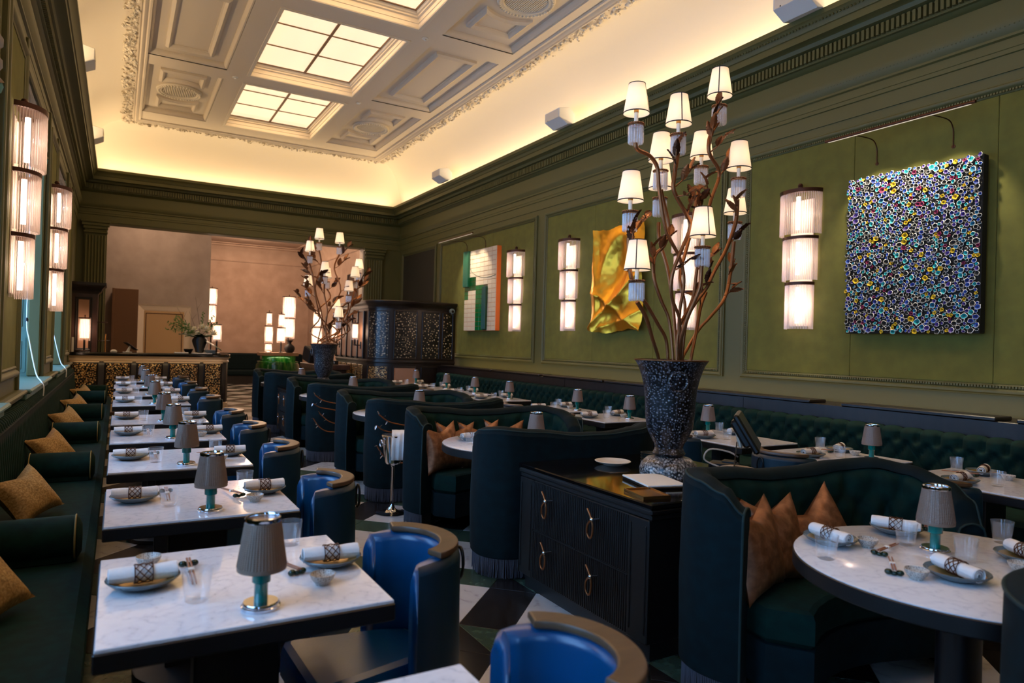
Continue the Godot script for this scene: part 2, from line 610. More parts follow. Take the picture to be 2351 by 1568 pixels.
	M.seam_dark = mat(Color(0.12, 0.12, 0.14), 0.8)
	M.candle = mat(Color(0.9, 0.86, 0.78), 0.6)
	M.bulb = glow(Color(1.0, 0.86, 0.66), 6.0)
	M.ribbed = mat(Color(0.54, 0.45, 0.39), 0.3, 0.15)
	M.ribbed.backlight_enabled = true
	M.ribbed.backlight = Color(0.5, 0.42, 0.36)
	M.teal = mat(Color(0.0, 0.46, 0.43, 0.86), 0.06)
	M.teal.transparency = BaseMaterial3D.TRANSPARENCY_ALPHA
	M.starry = textured(mat(Color.WHITE, 0.3), dots(Color(0.045, 0.04, 0.045), [Color(0.85, 0.78, 0.66), Color(0.7, 0.62, 0.5)], 900, 2.0, 4.0, 512, 1.7, 61), Vector3(0.55, 0.55, 0.55))
	M.shagreen = textured(mat(Color.WHITE, 0.35), dots(Color(0.035, 0.033, 0.038), [Color(0.50, 0.50, 0.54), Color(0.38, 0.38, 0.42), Color(0.66, 0.65, 0.66)], 1000, 2.6, 4.6, 512, 1.5, 62), Vector3(1.7, 1.7, 1.7))
	M.pebble = textured(mat(Color.WHITE, 0.3), dots(Color(0.05, 0.045, 0.045), [Color(0.62, 0.6, 0.6), Color(0.5, 0.48, 0.47), Color(0.75, 0.72, 0.68)], 700, 6, 10, 512, 1.15, 63), Vector3(2.5, 2.5, 2.5))
	M.flakes = textured(mat(Color.WHITE, 0.35, 0.2), dots(Color(0.06, 0.045, 0.035), [Color(0.85, 0.66, 0.40), Color(0.7, 0.52, 0.30), Color(0.9, 0.75, 0.5)], 1000, 3.5, 8.0, 512, 1.05, 64), Vector3(0.9, 0.9, 0.9))
	M.beige_panel = mat(Color(0.62, 0.46, 0.36), 0.6)
	M.lip = mat(Color(0.72, 0.62, 0.50), 0.4, 0.2)
	M.brown_door = mat(Color(0.38, 0.26, 0.15), 0.6)
	M.door_cream = mat(Color(0.72, 0.60, 0.44), 0.6)
	M.door_line = mat(Color(0.30, 0.16, 0.07), 0.5)
	M.walnut = textured(mat(Color.WHITE, 0.35), noise(0.01, [[0.0, Color(0.16, 0.09, 0.07)], [1.0, Color(0.27, 0.16, 0.12)]], FastNoiseLite.FRACTAL_FBM, 4, 30.0, 256, 35), Vector3(3, 0.6, 3))
	M.gold = mat(Color(0.92, 0.68, 0.22), 0.33, 1.0)
	M.copper_cloth = textured(mat(Color.WHITE, 0.42, 0.45), noise(0.03, [[0.0, Color(0.38, 0.23, 0.13)], [0.5, Color(0.52, 0.34, 0.22)], [1.0, Color(0.68, 0.47, 0.33)]], FastNoiseLite.FRACTAL_FBM, 5, 20.0, 256, 50), Vector3(2.5, 2.5, 2.5))
	M.gold_cloth = textured(mat(Color.WHITE, 0.7, 0.1), noise(0.12, [[0.0, Color(0.38, 0.27, 0.10)], [0.5, Color(0.60, 0.46, 0.24)], [1.0, Color(0.80, 0.67, 0.45)]], FastNoiseLite.FRACTAL_FBM, 3, 10.0, 256, 51), Vector3(2.5, 2.5, 2.5))
	M.linen_blind = mat(Color(0.42, 0.34, 0.25), 0.9)
	M.linen_blind.backlight_enabled = true
	M.linen_blind.backlight = Color(0.25, 0.2, 0.15)
	M.blind_trim = mat(Color(0.15, 0.42, 0.45), 0.8)
	M.ceramic = textured(mat(Color.WHITE, 0.15), noise(0.02, [[0.0, Color(0.02, 0.14, 0.05)], [0.55, Color(0.07, 0.30, 0.10)], [1.0, Color(0.42, 0.46, 0.24)]], FastNoiseLite.FRACTAL_FBM, 4, 30.0, 256, 52), Vector3(1.5, 0.4, 1.5))
	M.stone = mat(Color(0.55, 0.42, 0.32), 0.6)
	M.leaf = mat(Color(0.06, 0.22, 0.08), 0.4)
	M.leaf2 = mat(Color(0.30, 0.44, 0.18), 0.6)
	M.petal = mat(Color(0.92, 0.90, 0.80), 0.7)
	M.twig = mat(Color(0.14, 0.09, 0.06), 0.8)
	M.plinth_grey = mat(Color(0.12, 0.10, 0.09), 0.6)


func tinted(c: Color, m: StandardMaterial3D) -> StandardMaterial3D:
	m.albedo_color = c
	return m


const ROOM := Transform3D(Basis(Vector3(1, 0, 0), Vector3(0, 0, -1), Vector3(0, 1, 0)), Vector3.ZERO)   # (x, d, height)
const ON_RIGHT := Transform3D(Basis(Vector3(0, 0, -1), Vector3(0, 1, 0), Vector3(-1, 0, 0)), Vector3(XR, 0, 0))   # (d, y, out from the art wall)


func frame_profile(w: float, h: float) -> Array:       # a picture-frame moulding, from its inner edge to its outer edge
	return [Vector2(w, 0), Vector2(w, h * 0.35), Vector2(w * 0.86, h * 0.55), Vector2(w * 0.72, h * 0.35), Vector2(w * 0.66, h * 0.35), Vector2(w * 0.52, h * 0.8), Vector2(w * 0.36, h), Vector2(w * 0.2, h * 0.95), Vector2(w * 0.1, h * 0.6), Vector2(0, h * 0.55), Vector2(0, 0)]


func rect(a0: float, a1: float, b0: float, b1: float) -> Array:   # anticlockwise
	return [Vector2(a0, b0), Vector2(a1, b0), Vector2(a1, b1), Vector2(a0, b1)]


func build_shell() -> void:
	# --- the art wall, with fabric panels in moulded frames
	var b := Mb.new()
	b.bx(XR, XR + 0.2, 0, 4.9, DB - 0.2, DE + 0.3)
	var wr := struct("wall_right", b, M.olive, "olive painted wall with framed fabric panels behind the artworks", "wall")
	var panels := [[13.55, 15.58, M.dark_fabric], [9.47, 13.33, M.wall_fabric], [5.45, 9.24, M.wall_fabric], [-0.6, 5.2, M.wall_fabric]]
	for p in panels:
		var f := Mb.new()
		f.mould(rect(p[0], p[1], 1.2, 3.615), true, frame_profile(0.085, 0.04), ON_RIGHT)
		var bead := Mb.new()
		var fr := part("panel_frame", f, M.olive, wr)
		var step := 0.022 if p[0] < 6.0 else 0.03
		var x := XR - 0.026
		for y in [1.2 + 0.066, 3.615 - 0.066]:
			var k := int((p[1] - p[0] - 0.12) / step)
			for i in k:
				bead.box(V(x, y, p[0] + 0.06 + step * (i + 0.5)), Vector3(0.012, 0.016, step * 0.6))
		for d in [p[0] + 0.066, p[1] - 0.066]:
			for i in int(2.26 / step):
				bead.box(V(x, 1.28 + step * (i + 0.5), d), Vector3(0.012, step * 0.6, 0.016))
		part("bead_course", bead, M.olive, fr, Transform3D.IDENTITY, true)
		var cuts := [p[0] + 0.085, p[1] - 0.085]
		if p[0] == -0.6:
			cuts = [-0.515, 1.25, 2.72, 3.92, 5.115]
		elif p[0] == 5.45:
			cuts = [5.535, 6.62, 7.9, 9.155]
		elif p[0] == 9.47:
			cuts = [9.555, 10.98, 12.2, 13.245]
		for i in cuts.size() - 1:
			var q := Mb.new()
			q.bx(XR - 0.012, XR + 0.01, 1.285, 3.53, cuts[i] + 0.0015, cuts[i + 1] - 0.0015, 0.004)
			part("fabric_panel", q, p[2], wr)
	# --- the window wall, pierced by five windows
	var wins := [[-2.2, -0.35], [0.7, 2.45], [3.65, 5.45], [6.65, 8.65], [9.85, 11.75]]
	b = Mb.new()
	b.bx(XL - 0.45, XL, 0, 0.97, DB - 0.2, DE + 0.3)
	b.bx(XL - 0.45, XL, 3.78, 4.9, DB - 0.2, DE + 0.3)
	var d0 := DB - 0.2
	for w in wins + [[DE + 0.3, 0]]:
		b.bx(XL - 0.45, XL, 0.97, 3.78, d0, w[0])
		d0 = w[1]
	var wl := struct("wall_left", b, M.olive, "olive painted window wall behind the long green banquette", "wall")
	var piers := [[-0.35, 0.7], [2.45, 3.65], [5.45, 6.65], [8.65, 9.85], [11.75, 12.95]]
	const ON_LEFT := Transform3D(Basis(Vector3(0, 0, -1), Vector3(0, 1, 0), Vector3(1, 0, 0)), Vector3(-0.69, 0, 0))
	for p in piers:
		var q := Mb.new()
		q.bx(XL, -0.69, 0.97, 3.8, p[0] + 0.02, p[1] - 0.02, 0.006)
		q.mould(rect(p[0] + 0.09, p[1] - 0.09, 1.13, 3.68), true, frame_profile(0.085, 0.035), ON_LEFT)
		q.bx(XL, -0.665, 0.97, 3.8, p[0] + 0.02, p[0] + 0.075, 0.008)
		q.bx(XL, -0.665, 0.97, 3.8, p[1] - 0.075, p[1] - 0.02, 0.008)
		var pier := part("pier", q, M.olive, wl)
		var f := Mb.new()
		f.bx(-0.70, -0.682, 1.21, 3.6, p[0] + 0.17, p[1] - 0.17, 0.004)
		part("fabric_panel", f, M.wall_fabric, pier)
		var s := Mb.new()
		s.bx(XL, -0.61, 0.985, 1.02, p[0], p[1], 0.012)
		s.bx(XL, -0.64, 0.95, 0.99, p[0] + 0.01, p[1] - 0.01, 0.01)
		s.bx(XL, -0.68, 0.88, 0.96, p[0] + 0.02, p[1] - 0.02, 0.006)
		part("ledge", s, M.olive, wl)
	for i in wins.size():
		build_window(i + 1, wins[i][0], wins[i][1])
	# --- end wall: fluted pilasters, lintel over the wide opening
	b = Mb.new()
	b.bx(XL - 0.1, -0.24, 0, 4.9, DE, DE + 0.3)
	b.bx(5.02, XR + 0.1, 0, 4.9, DE, DE + 0.3)
	b.bx(-0.24, 5.02, 3.68, 4.9, DE, DE + 0.3)
	var we := struct("wall_end", b, M.olive, "olive end wall with fluted pilasters round a wide opening", "wall")
	for px in [[-0.62, -0.25], [5.03, 5.45]]:
		var x0: float = px[0]
		var x1: float = px[1]
		var q := Mb.new()
		q.bx(x0, x1, 0.0, 3.46, DE - 0.07, DE + 0.001)
		q.bx(x0 - 0.02, x1 + 0.02, 0.0, 0.25, DE - 0.1, DE + 0.001, 0.01)
		var pil := part("pilaster", q, M.olive, we)
		var n := 7
		var fl := Mb.new()
		for k in n:
			var cx := x0 + (x1 - x0) * (k + 0.5) / n
			fl.bx(cx - 0.013, cx + 0.013, 0.3, 3.42, DE - 0.092, DE - 0.06, 0.01)
		part("fluting", fl, M.olive, pil)
		var c := Mb.new()
		for s in [[3.46, 3.5, 0.11, 0.02], [3.5, 3.54, 0.09, 0.0], [3.54, 3.60, 0.115, 0.025], [3.60, 3.66, 0.14, 0.05], [3.66, 3.70, 0.16, 0.07]]:
			c.bx(x0 - s[3], x1 + s[3], s[0], s[1], DE - s[2], DE + 0.001, 0.008)
		part("capital", c, M.olive, pil)
	b = Mb.new()
	b.bx(4.98, 5.03, 0, 3.68, DE + 0.02, DE + 0.28, 0.005)
	part("door_casing", b, M.cream2, we)
	# --- wall behind the camera
	b = Mb.new()
	b.bx(XL - 0.4, XR + 0.2, 0, 4.9, DB - 0.2, DB)
	struct("wall_back", b, M.olive, "olive wall behind the camera, closing the dining room", "wall")
	# --- entablature round the room
	var loop := [Vector2(XR, DB), Vector2(XR, DE), Vector2(XL, DE), Vector2(XL, DB)]
	b = Mb.new()
	var pr := [Vector2(0, 3.70), Vector2(0.012, 3.70), Vector2(0.012, 3.83), Vector2(0.024, 3.836), Vector2(0.024, 3.87), Vector2(0.03, 3.874), Vector2(0.03, 3.945), Vector2(0.05, 3.955), Vector2(0.05, 3.975), Vector2(0.075, 4.01), Vector2(0.085, 4.05), Vector2(0.085, 4.078), Vector2(0.02, 4.082), Vector2(0.02, 4.27), Vector2(0.045, 4.28), Vector2(0.07, 4.305), Vector2(0.095, 4.31), Vector2(0.095, 4.435), Vector2(0.15, 4.445), Vector2(0.165, 4.48), Vector2(0.185, 4.49), Vector2(0.255, 4.49), Vector2(0.255, 4.555), Vector2(0.268, 4.56), Vector2(0.285, 4.60), Vector2(0.315, 4.635), Vector2(0.325, 4.64), Vector2(0.325, 4.69), Vector2(0.305, 4.69), Vector2(0.295, 4.65), Vector2(0.0, 4.645)]
	b.mould(loop, true, pr, ROOM, 0.86)
	var tr := struct("trim_1", b, M.olive, "olive cornice and architrave running round the top of the walls", "cornice")
	var dent := Mb.new()
	dent.box(Vector3.ZERO, Vector3(0.035, 0.095, 0.026))
	var dm := dent.mesh()
	for run in [[XR - 0.112, 0.0, DE - 0.12, true], [XL + 0.112, 0.0, DE - 0.12, true], [DE - 0.112, XL + 0.12, XR - 0.12, false]]:
		var mm := MultiMesh.new()
		mm.transform_format = MultiMesh.TRANSFORM_3D
		mm.mesh = dm
		var k := int((run[2] - run[1]) / 0.046)
		mm.instance_count = k
		for i in k:
			var t: float = run[1] + 0.046 * (i + 0.5)
			mm.set_instance_transform(i, Transform3D(Basis.IDENTITY, V(run[0], 4.378, t)) if run[3] else Transform3D(Basis(Vector3.UP, PI / 2), V(t, 4.378, run[0])))
		var mi := MultiMeshInstance3D.new()
		mi.name = "dentil_course"
		mi.multimesh = mm
		mi.material_override = M.olive
		mi.set_meta("kind", "stuff")
		tr.add_child(mi, true)
	# egg-and-dart bead on the architrave of the art wall
	var egg := Mb.new()
	egg.ball(Vector3.ZERO, Vector3(0.009, 0.012, 0.011), 6, 4)
	var em := egg.mesh()
	for row in [[XR - 0.075, 4.035, 0.032], [XR - 0.297, 4.607, 0.036]]:
		var mm := MultiMesh.new()
		mm.transform_format = MultiMesh.TRANSFORM_3D
		mm.mesh = em
		var k := int((DE - 0.5) / row[2])
		mm.instance_count = k
		for i in k:
			mm.set_instance_transform(i, Transform3D(Basis.IDENTITY, V(row[0], row[1], 0.2 + row[2] * i)))
		var mi := MultiMeshInstance3D.new()
		mi.name = "bead_course"
		mi.multimesh = mm
		mi.material_override = M.olive
		mi.set_meta("kind", "stuff")
		tr.add_child(mi, true)
	# --- skirting
	for s in [["baseboard_right", XR - 0.03, XR, DB, DE], ["baseboard_left", XL, XL + 0.03, DB, DE]]:
		b = Mb.new()
		b.bx(s[1], s[2], 0.001, 0.2, s[3], s[4], 0.006)
		struct(s[0], b, M.olive)


func build_window(num: int, w0: float, w1: float) -> void:
	var xo := XL - 0.45
	var b := Mb.new()
	b.bx(xo, xo + 0.05, 1.0, 3.78, w0, w0 + 0.07, 0.006)
	b.bx(xo, xo + 0.05, 1.0, 3.78, w1 - 0.07, w1, 0.006)
	b.bx(xo, xo + 0.05, 0.97, 1.06, w0, w1, 0.006)
	b.bx(xo, xo + 0.05, 3.70, 3.78, w0, w1, 0.006)
	b.bx(xo, xo + 0.05, 2.32, 2.40, w0, w1, 0.006)
	var o := struct("window_%d" % num, b, M.reveal, "tall painted sash window, %s along the banquette wall" % ORD[num - 1], "window")
	var k := Mb.new()
	var c := (w0 + w1) / 2
	k.bx(xo + 0.01, xo + 0.04, 1.0, 3.78, c - 0.015, c + 0.015)
	part("glazing_bar", k, M.reveal, o)
	for half in [[w0 + 0.07, c - 0.015], [c + 0.015, w1 - 0.07]]:
		for v in [[1.06, 2.32], [2.40, 3.70]]:
			var g := Mb.new()
			g.bx(xo + 0.022, xo + 0.026, v[0], v[1], half[0], half[1])
			part("pane", g, M.pane, o)
	# panelled shutters in the reveals
	for d in [[w0, w0 + 0.012], [w1 - 0.012, w1]]:
		var s := Mb.new()
		s.bx(xo + 0.06, XL - 0.005, 1.0, 3.78, d[0], d[1])
		var out: float = 1.0 if d[0] == w0 else -1.0
		var face: float = d[1] if d[0] == w0 else d[0]
		for v in [[1.06, 1.42], [1.5, 3.7]]:
			var cx := (xo + 0.06 + XL) / 2
			s.bx(cx - 0.12, cx + 0.12, v[0], v[1], face, face + out * 0.006)
			s.bx(cx - 0.09, cx + 0.09, v[0] + 0.03, v[1] - 0.03, face, face + out * 0.014, 0.006)
		part("shutter_panel", s, M.reveal, o)
	var sill := Mb.new()
	sill.bx(xo + 0.05, -0.585, 0.985, 1.02, w0 - 0.0, w1 + 0.0, 0.012)
	sill.bx(XL, -0.62, 0.93, 0.987, w0 + 0.01, w1 - 0.01, 0.01)
	sill.bx(XL, -0.66, 0.86, 0.932, w0 + 0.02, w1 - 0.02, 0.006)
	part("sill", sill, M.reveal, o)
	var arch := Mb.new()
	for d in [[w0 - 0.02, w0 + 0.05], [w1 - 0.05, w1 + 0.02]]:
		arch.bx(XL - 0.06, -0.70, 1.02, 3.74, d[0], d[1], 0.012)
	arch.bx(XL - 0.06, -0.70, 3.66, 3.76, w0, w1, 0.012)
	part("window_frame", arch, M.olive, o)


func build_floor() -> void:
	var b := Mb.new()
	b.bx(-3.6, 7.4, -0.1, -0.012, DB - 0.2, 24.6)
	var fl := struct("floor", b, M.grout, "polished stone floor of white squares with green and black bands", "floor")
	# lattice turned 45 degrees: u = x + d, w = d - x; white squares 2 units wide, bands of 1 unit
	var g := 0.4075
	var u0 := 4.44
	var w0 := 1.245
	var kinds := {"white_tile": M.white_tile, "green_tile": M.green_tile, "black_tile": M.black_tile}
	var rest := {"white_tile": Mb.new(), "green_tile": Mb.new(), "black_tile": Mb.new()}
	var made := 0
	for i in range(-8, 22):
		for j in range(-12, 22):
			var ua := u0 + 3 * g * i
			var wa := w0 + 3 * g * j
			var cu := ua + 1.5 * g
			var cw := wa + 1.5 * g
			var x := (cu - cw) / 2
			var d := (cu + cw) / 2
			if x < -3.6 or x > 7.2 or d < DB - 0.1 or d > 24.2:
				continue
			var near := x > -0.9 and x < 3.3 and d > 0.5 and d < 9.0
			# [kind, corners in (u, w)]; the crossing is cut corner to corner
			var list := [["white_tile", [[1, 1], [3, 1], [3, 3], [1, 3]]], ["green_tile", [[0, 1], [1, 1], [1, 3], [0, 3]]], ["black_tile", [[1, 0], [3, 0], [3, 1], [1, 1]]], ["green_tile", [[0, 0], [1, 0], [1, 1]]], ["black_tile", [[0, 0], [1, 1], [0, 1]]]]
			for t in list:
				var poly := PackedVector2Array()
				var cen := Vector2.ZERO
				for c in t[1]:
					var uu: float = ua + c[0] * g
					var ww: float = wa + c[1] * g
					poly.append(Vector2((uu - ww) / 2, -(uu + ww) / 2))
					cen += poly[-1]
				cen /= poly.size()
				for k in poly.size():
					poly[k] += (cen - poly[k]).normalized() * 0.0022
				if near and made < 298:
					var q := Mb.new()
					q.prism(poly, -0.02, 0.0, 0.0012)
					part(t[0], q, kinds[t[0]], fl)
					made += 1
				else:
					(rest[t[0]] as Mb).prism(poly, -0.02, 0.0)
	for k in rest:
		part(k + "_field", rest[k], kinds[k], fl, Transform3D.IDENTITY, true)


func build_ceiling() -> void:
	const Y := 5.6
	var loop := [Vector2(XR, DB), Vector2(XR, DE), Vector2(XL, DE), Vector2(XL, DB)]
	var b := Mb.new()
	var pr := []
	for i in 15:
		var t := PI / 2 * i / 14
		pr.append(Vector2(0.02 + 0.71 * (1.0 - cos(t)), 4.64 + 0.96 * sin(t)))
	b.mould(loop, true, pr, ROOM, 0.5)
	var cove := struct("trim_2", b, M.cream, "smooth cream cove curving up from the cornice to the ceiling", "cove")
	b = Mb.new()
	b.bx(XL - 0.5, XR + 0.3, 5.98, 6.1, DB - 0.3, DE + 0.3)
	b.bx(XL - 0.5, XL - 0.05, 4.88, 6.0, DB - 0.3, DE + 0.3)
	b.bx(XR + 0.05, XR + 0.3, 4.88, 6.0, DB - 0.3, DE + 0.3)
	b.bx(XL - 0.5, XR + 0.3, 4.88, 6.0, DE + 0.05, DE + 0.3)
	b.bx(XL - 0.5, XR + 0.3, 4.88, 6.0, DB - 0.3, DB - 0.05)
	# border and beams between the coffers
	var x0 := -0.02
	var x1 := 5.17
	var dn := DB + 0.7
	var df := 15.09
	b.bx(x0, 0.26, Y, 5.99, dn, df)
	b.bx(4.735, x1, Y, 5.99, dn, df)
	b.bx(0.26, 4.735, Y, 5.99, 14.30, df)
	var bands := []
	for k in 6:
		bands.append([11.76 - 2.945 * k, 14.30 - 2.945 * k])
	b.bx(0.26, 4.735, Y, 5.99, dn, bands[5][0])
	for k in 5:
		for xx in [[0.26, 1.345], [1.68, 3.315], [3.645, 4.735]]:
			b.bx(xx[0], xx[1], Y, 5.99, bands[k + 1][1], bands[k][0])
	b.bx(1.345, 1.68, Y, 5.99, bands[5][0], 14.30)
	b.bx(3.315, 3.645, Y, 5.99, bands[5][0], 14.30)
	for k in 6:
		b.bx(0.26, 1.345, 5.69, 5.99, bands[k][0], bands[k][1])
		b.bx(3.645, 4.735, 5.69, 5.99, bands[k][0], bands[k][1])
	var ce := struct("ceiling", b, M.cream2, "cream coffered plaster ceiling with glowing skylights", "ceiling")
	# steps of the border and of the room-side garland bed
	b = Mb.new()
	var fr := rect(x0, x1, dn, df)
	b.mould(fr, true, [Vector2(0.29, 5.6), Vector2(0.285, 5.575), Vector2(0.26, 5.57), Vector2(0.245, 5.585), Vector2(0.225, 5.565), Vector2(0.2, 5.555), Vector2(0.18, 5.575), Vector2(0.165, 5.56), Vector2(0.15, 5.56), Vector2(0.15, 5.585), Vector2(0.0, 5.585), Vector2(0.0, 5.61)], ROOM)
	part("border_moulding", b, M.cream2, ce)
	# garland of leaves and flowers along the border
	var lf := Mb.new()
	var rows := []
	for i in 5:
		var r := PackedVector3Array()
		var t := i / 4.0
		var w := sin(PI * (t * 0.86 + 0.1)) * 0.36
		for j in 3:
			var s := j - 1.0
			r.append(Vector3(s * w, -0.25 * sin(PI * t) + 0.14 * s * s, t - 0.5))
		rows.append(r)
	lf.grid(rows)
	var ball := Mb.new()
	ball.ball(Vector3.ZERO, Vector3(0.5, 0.4, 0.5), 6, 4)
	lf.add(ball, Transform3D(Basis.from_scale(Vector3(0.5, 0.5, 0.5)), Vector3(0.1, -0.1, -0.3)))
	var lm := lf.mesh()
	var list := []
	for side in [[Vector2(x0 + 0.065, 4.0), Vector2(x0 + 0.065, df)], [Vector2(x0, df - 0.065), Vector2(x1, df - 0.065)], [Vector2(x1 - 0.065, df), Vector2(x1 - 0.065, 4.0)]]:
		var L: float = side[0].distance_to(side[1])
		for i in int(L / 0.022):
			var p: Vector2 = side[0].lerp(side[1], (i + rng.randf()) / (L / 0.022))
			var nrm: Vector2 = (side[1] - side[0]).normalized().orthogonal()
			p += nrm * rng.randf_range(-0.085, 0.075)
			var s := rng.randf_range(0.05, 0.095)
			var B := Basis.from_euler(Vector3(rng.randf_range(-0.7, 0.7), rng.randf() * TAU, rng.randf_range(-0.7, 0.7))).scaled_local(Vector3(s, s, s))
			list.append(Transform3D(B, V(p.x, Y - rng.randf_range(0.0, 0.05), p.y)))
	var mm := MultiMesh.new()
	mm.transform_format = MultiMesh.TRANSFORM_3D
	mm.mesh = lm
	mm.instance_count = list.size()
	for i in list.size():
		mm.set_instance_transform(i, list[i])
	var mi := MultiMeshInstance3D.new()
	mi.name = "garland"
	mi.multimesh = mm
	mi.material_override = M.cream
	mi.set_meta("kind", "stuff")
	ce.add_child(mi, true)
	# coffers
	for k in 6:
		var z0: float = bands[k][0]
		var z1: float = bands[k][1]
		if z1 < 5.0:
			continue
		for cx in [[0.26, 1.345], [3.645, 4.735]]:
			b = Mb.new()
			var edge := [Vector2(0.0, 5.6), Vector2(0.0, 5.612), Vector2(0.02, 5.615), Vector2(0.04, 5.64), Vector2(0.05, 5.66), Vector2(0.05, 5.69)]
			edge.reverse()
			b.mould(rect(cx[0], cx[1], z0, z1), true, edge, ROOM)
			# a step round the coffer, then the raised panel mouldings
			var hp := [Vector2(0.085, 5.69), Vector2(0.085, 5.675), Vector2(0.07, 5.67), Vector2(0.06, 5.645), Vector2(0.04, 5.63), Vector2(0.018, 5.645), Vector2(0.0, 5.655), Vector2(0.0, 5.69)]
			if k % 2 == 1:
				b.mould(rect(cx[0] + 0.22, cx[1] - 0.22, z0 + 0.28, z1 - 0.28), true, hp, ROOM)
			else:
				var m := Vector2((cx[0] + cx[1]) / 2, (z0 + z1) / 2)
				for sg in [1.0, -1.0]:
					var path := [m + Vector2(0.335, sg * 0.98), m + Vector2(-0.335, sg * 0.98)]
					for q in 9:
						var a := lerpf(PI - 0.86, 0.86, q / 8.0)
						path.append(m + Vector2(cos(a) * 0.515, sg * sin(a) * 0.515))
					if sg < 0.0:
						path.reverse()
					b.mould(path, true, hp, ROOM)
			var co := part("coffer_moulding", b, M.cream2, ce)
			if k % 2 == 0:
				var m := V((cx[0] + cx[1]) / 2, 5.69, (z0 + z1) / 2)
				var ring := Mb.new()
				ring.lathe([Vector2(0.355, 0.0), Vector2(0.36, -0.02), Vector2(0.33, -0.05), Vector2(0.28, -0.045), Vector2(0.265, -0.02), Vector2(0.262, 0.0)], 40, Transform3D(Basis.from_scale(Vector3(1, 1, 1)), m))
				for q in 44:
					var a := TAU * q / 44
					ring.ball(m + Vector3(cos(a) * 0.325, -0.045, sin(a) * 0.325), Vector3(0.026, 0.02, 0.026), 6, 4)
				var rs := part("vent_ring", ring, M.cream, ce)
				var bars := Mb.new()
				for q in 19:
					var xx := -0.25 + 0.5 * (q + 0.5) / 19
					var hl := sqrt(0.262 * 0.262 - xx * xx)
					bars.box(m + Vector3(xx, -0.018, 0), Vector3(0.012, 0.02, hl * 2.0))
				for q in 17:
					var zz := -0.25 + 0.5 * (q + 0.5) / 17
					var hl := sqrt(0.262 * 0.262 - zz * zz)
					bars.box(m + Vector3(0, -0.008, zz), Vector3(hl * 2.0, 0.012, 0.012))
				part("vent_grille", bars, M.cream, rs)
				var back := Mb.new()
				back.lathe([Vector2(0.001, -0.002), Vector2(0.262, -0.002)], 30, Transform3D(Basis.IDENTITY, m))
				part("vent_shadow_box", back, M.black_matte, rs)
		# skylight well with stepped sides, glazing bars and six panes
		b = Mb.new()
		var well := [Vector2(0.085, 5.80), Vector2(0.07, 5.78), Vector2(0.065, 5.755), Vector2(0.045, 5.745), Vector2(0.045, 5.725), Vector2(0.02, 5.715), Vector2(0.02, 5.66), Vector2(0.012, 5.655), Vector2(0.012, 5.60)]
		b.mould(rect(1.68, 3.315, z0 + 0.02, z1 + 0.005), true, well, ROOM)
		b.mould(rect(1.64, 3.355, z0 - 0.02, z1 + 0.045), true, [Vector2(0.05, 5.6), Vector2(0.045, 5.59), Vector2(0.0, 5.588), Vector2(0.0, 5.6)], ROOM)
		var sk := part("skylight_well", b, M.cream, ce)
		var gx := [1.765, 2.4975, 3.23]
		var step := (z1 - z0 - 0.18) / 3.0
		for q in 3:
			for r in 2:
				var pn := Mb.new()
				pn.bx(gx[r] + 0.012, gx[r + 1] - 0.012, 5.80, 5.81, z0 + 0.1 + step * q + 0.01, z0 + 0.1 + step * (q + 1) - 0.01)
				part("skylight_pane", pn, M.skylight, sk)
		var bar := Mb.new()
		bar.bx(gx[1] - 0.018, gx[1] + 0.018, 5.785, 5.82, z0 + 0.05, z1 - 0.03)
		for q in 4:
			bar.bx(1.74, 3.255, 5.788, 5.82, z0 + 0.1 + step * q - 0.011, z0 + 0.1 + step * q + 0.011)
		for xx in [1.75, 3.245]:
			bar.bx(xx - 0.016, xx + 0.016, 5.788, 5.82, z0 + 0.05, z1)
		part("glazing_bar", bar, M.stone, sk)
	# sprinkler roses where the beams cross
	for p in [[1.5, 11.58], [3.49, 11.58], [3.49, 8.62], [1.5, 8.62]]:
		var s := Mb.new()
		s.lathe([Vector2(0.045, 0.012), Vector2(0.045, 0.0), Vector2(0.02, -0.004), Vector2(0.018, -0.02), Vector2(0.001, -0.02)], 16)
		part("sprinkler_rose", s, M.white, ce, Transform3D(Basis.IDENTITY, V(p[0], 5.59, p[1])))
	# loudspeakers in the cove
	var prism := Mb.new()
	var T := Transform3D(Basis(Vector3(1, 0, 0), Vector3(0, 0, 1), Vector3(0, -1, 0)), Vector3.ZERO)
	prism.prism(PackedVector2Array([Vector2(-0.13, -0.09), Vector2(0.05, -0.13), Vector2(0.14, -0.05), Vector2(0.14, 0.09), Vector2(0.02, 0.12), Vector2(-0.13, 0.04)]), -0.19, 0.19, 0.008, T)
	var face := Mb.new()
	face.box(Vector3(-0.128, 0.02, 0), Vector3(0.01, 0.12, 0.34), 0.004)
	var led := Mb.new()
	led.lathe([Vector2(0.008, 0), Vector2(0.006, 0.003), Vector2(0.001, 0.003)], 10, Transform3D(Basis(Vector3(0, 0, 1), PI / 2), Vector3(-0.133, -0.03, -0.1)))
	var proto: Node3D = null
	for s in [[5.47, 4.79, 8.28, PI, "between the two vases of branch lamps"], [5.47, 4.80, 12.45, PI, "nearest the far corner"], [5.47, 4.79, 4.25, PI, "cut by the top edge"], [-0.46, 4.79, 9.75, 0.0, "half hidden by the window-wall cornice, nearer"], [-0.43, 4.79, 13.4, 0.0, "half hidden by the window-wall cornice, farther"]]:
		var lb: String = "white wedge loudspeaker in the cove, " + s[4]
		if proto == null:
			proto = thing("loudspeaker", lb, "speaker", V(s[0], s[1], s[2]), 0.0, "speakers in the cove")
			part("cabinet", prism, M.white, proto)
			part("speaker_grille", face, M.cream, proto)
			part("status_light", led, M.black, proto)
		else:
			var q := dup(proto, lb, V(s[0], s[1], s[2]), PI - s[3])
	# the smooth cove belongs to the ceiling's light, keep its node
	cove.set_meta("kind", "structure")


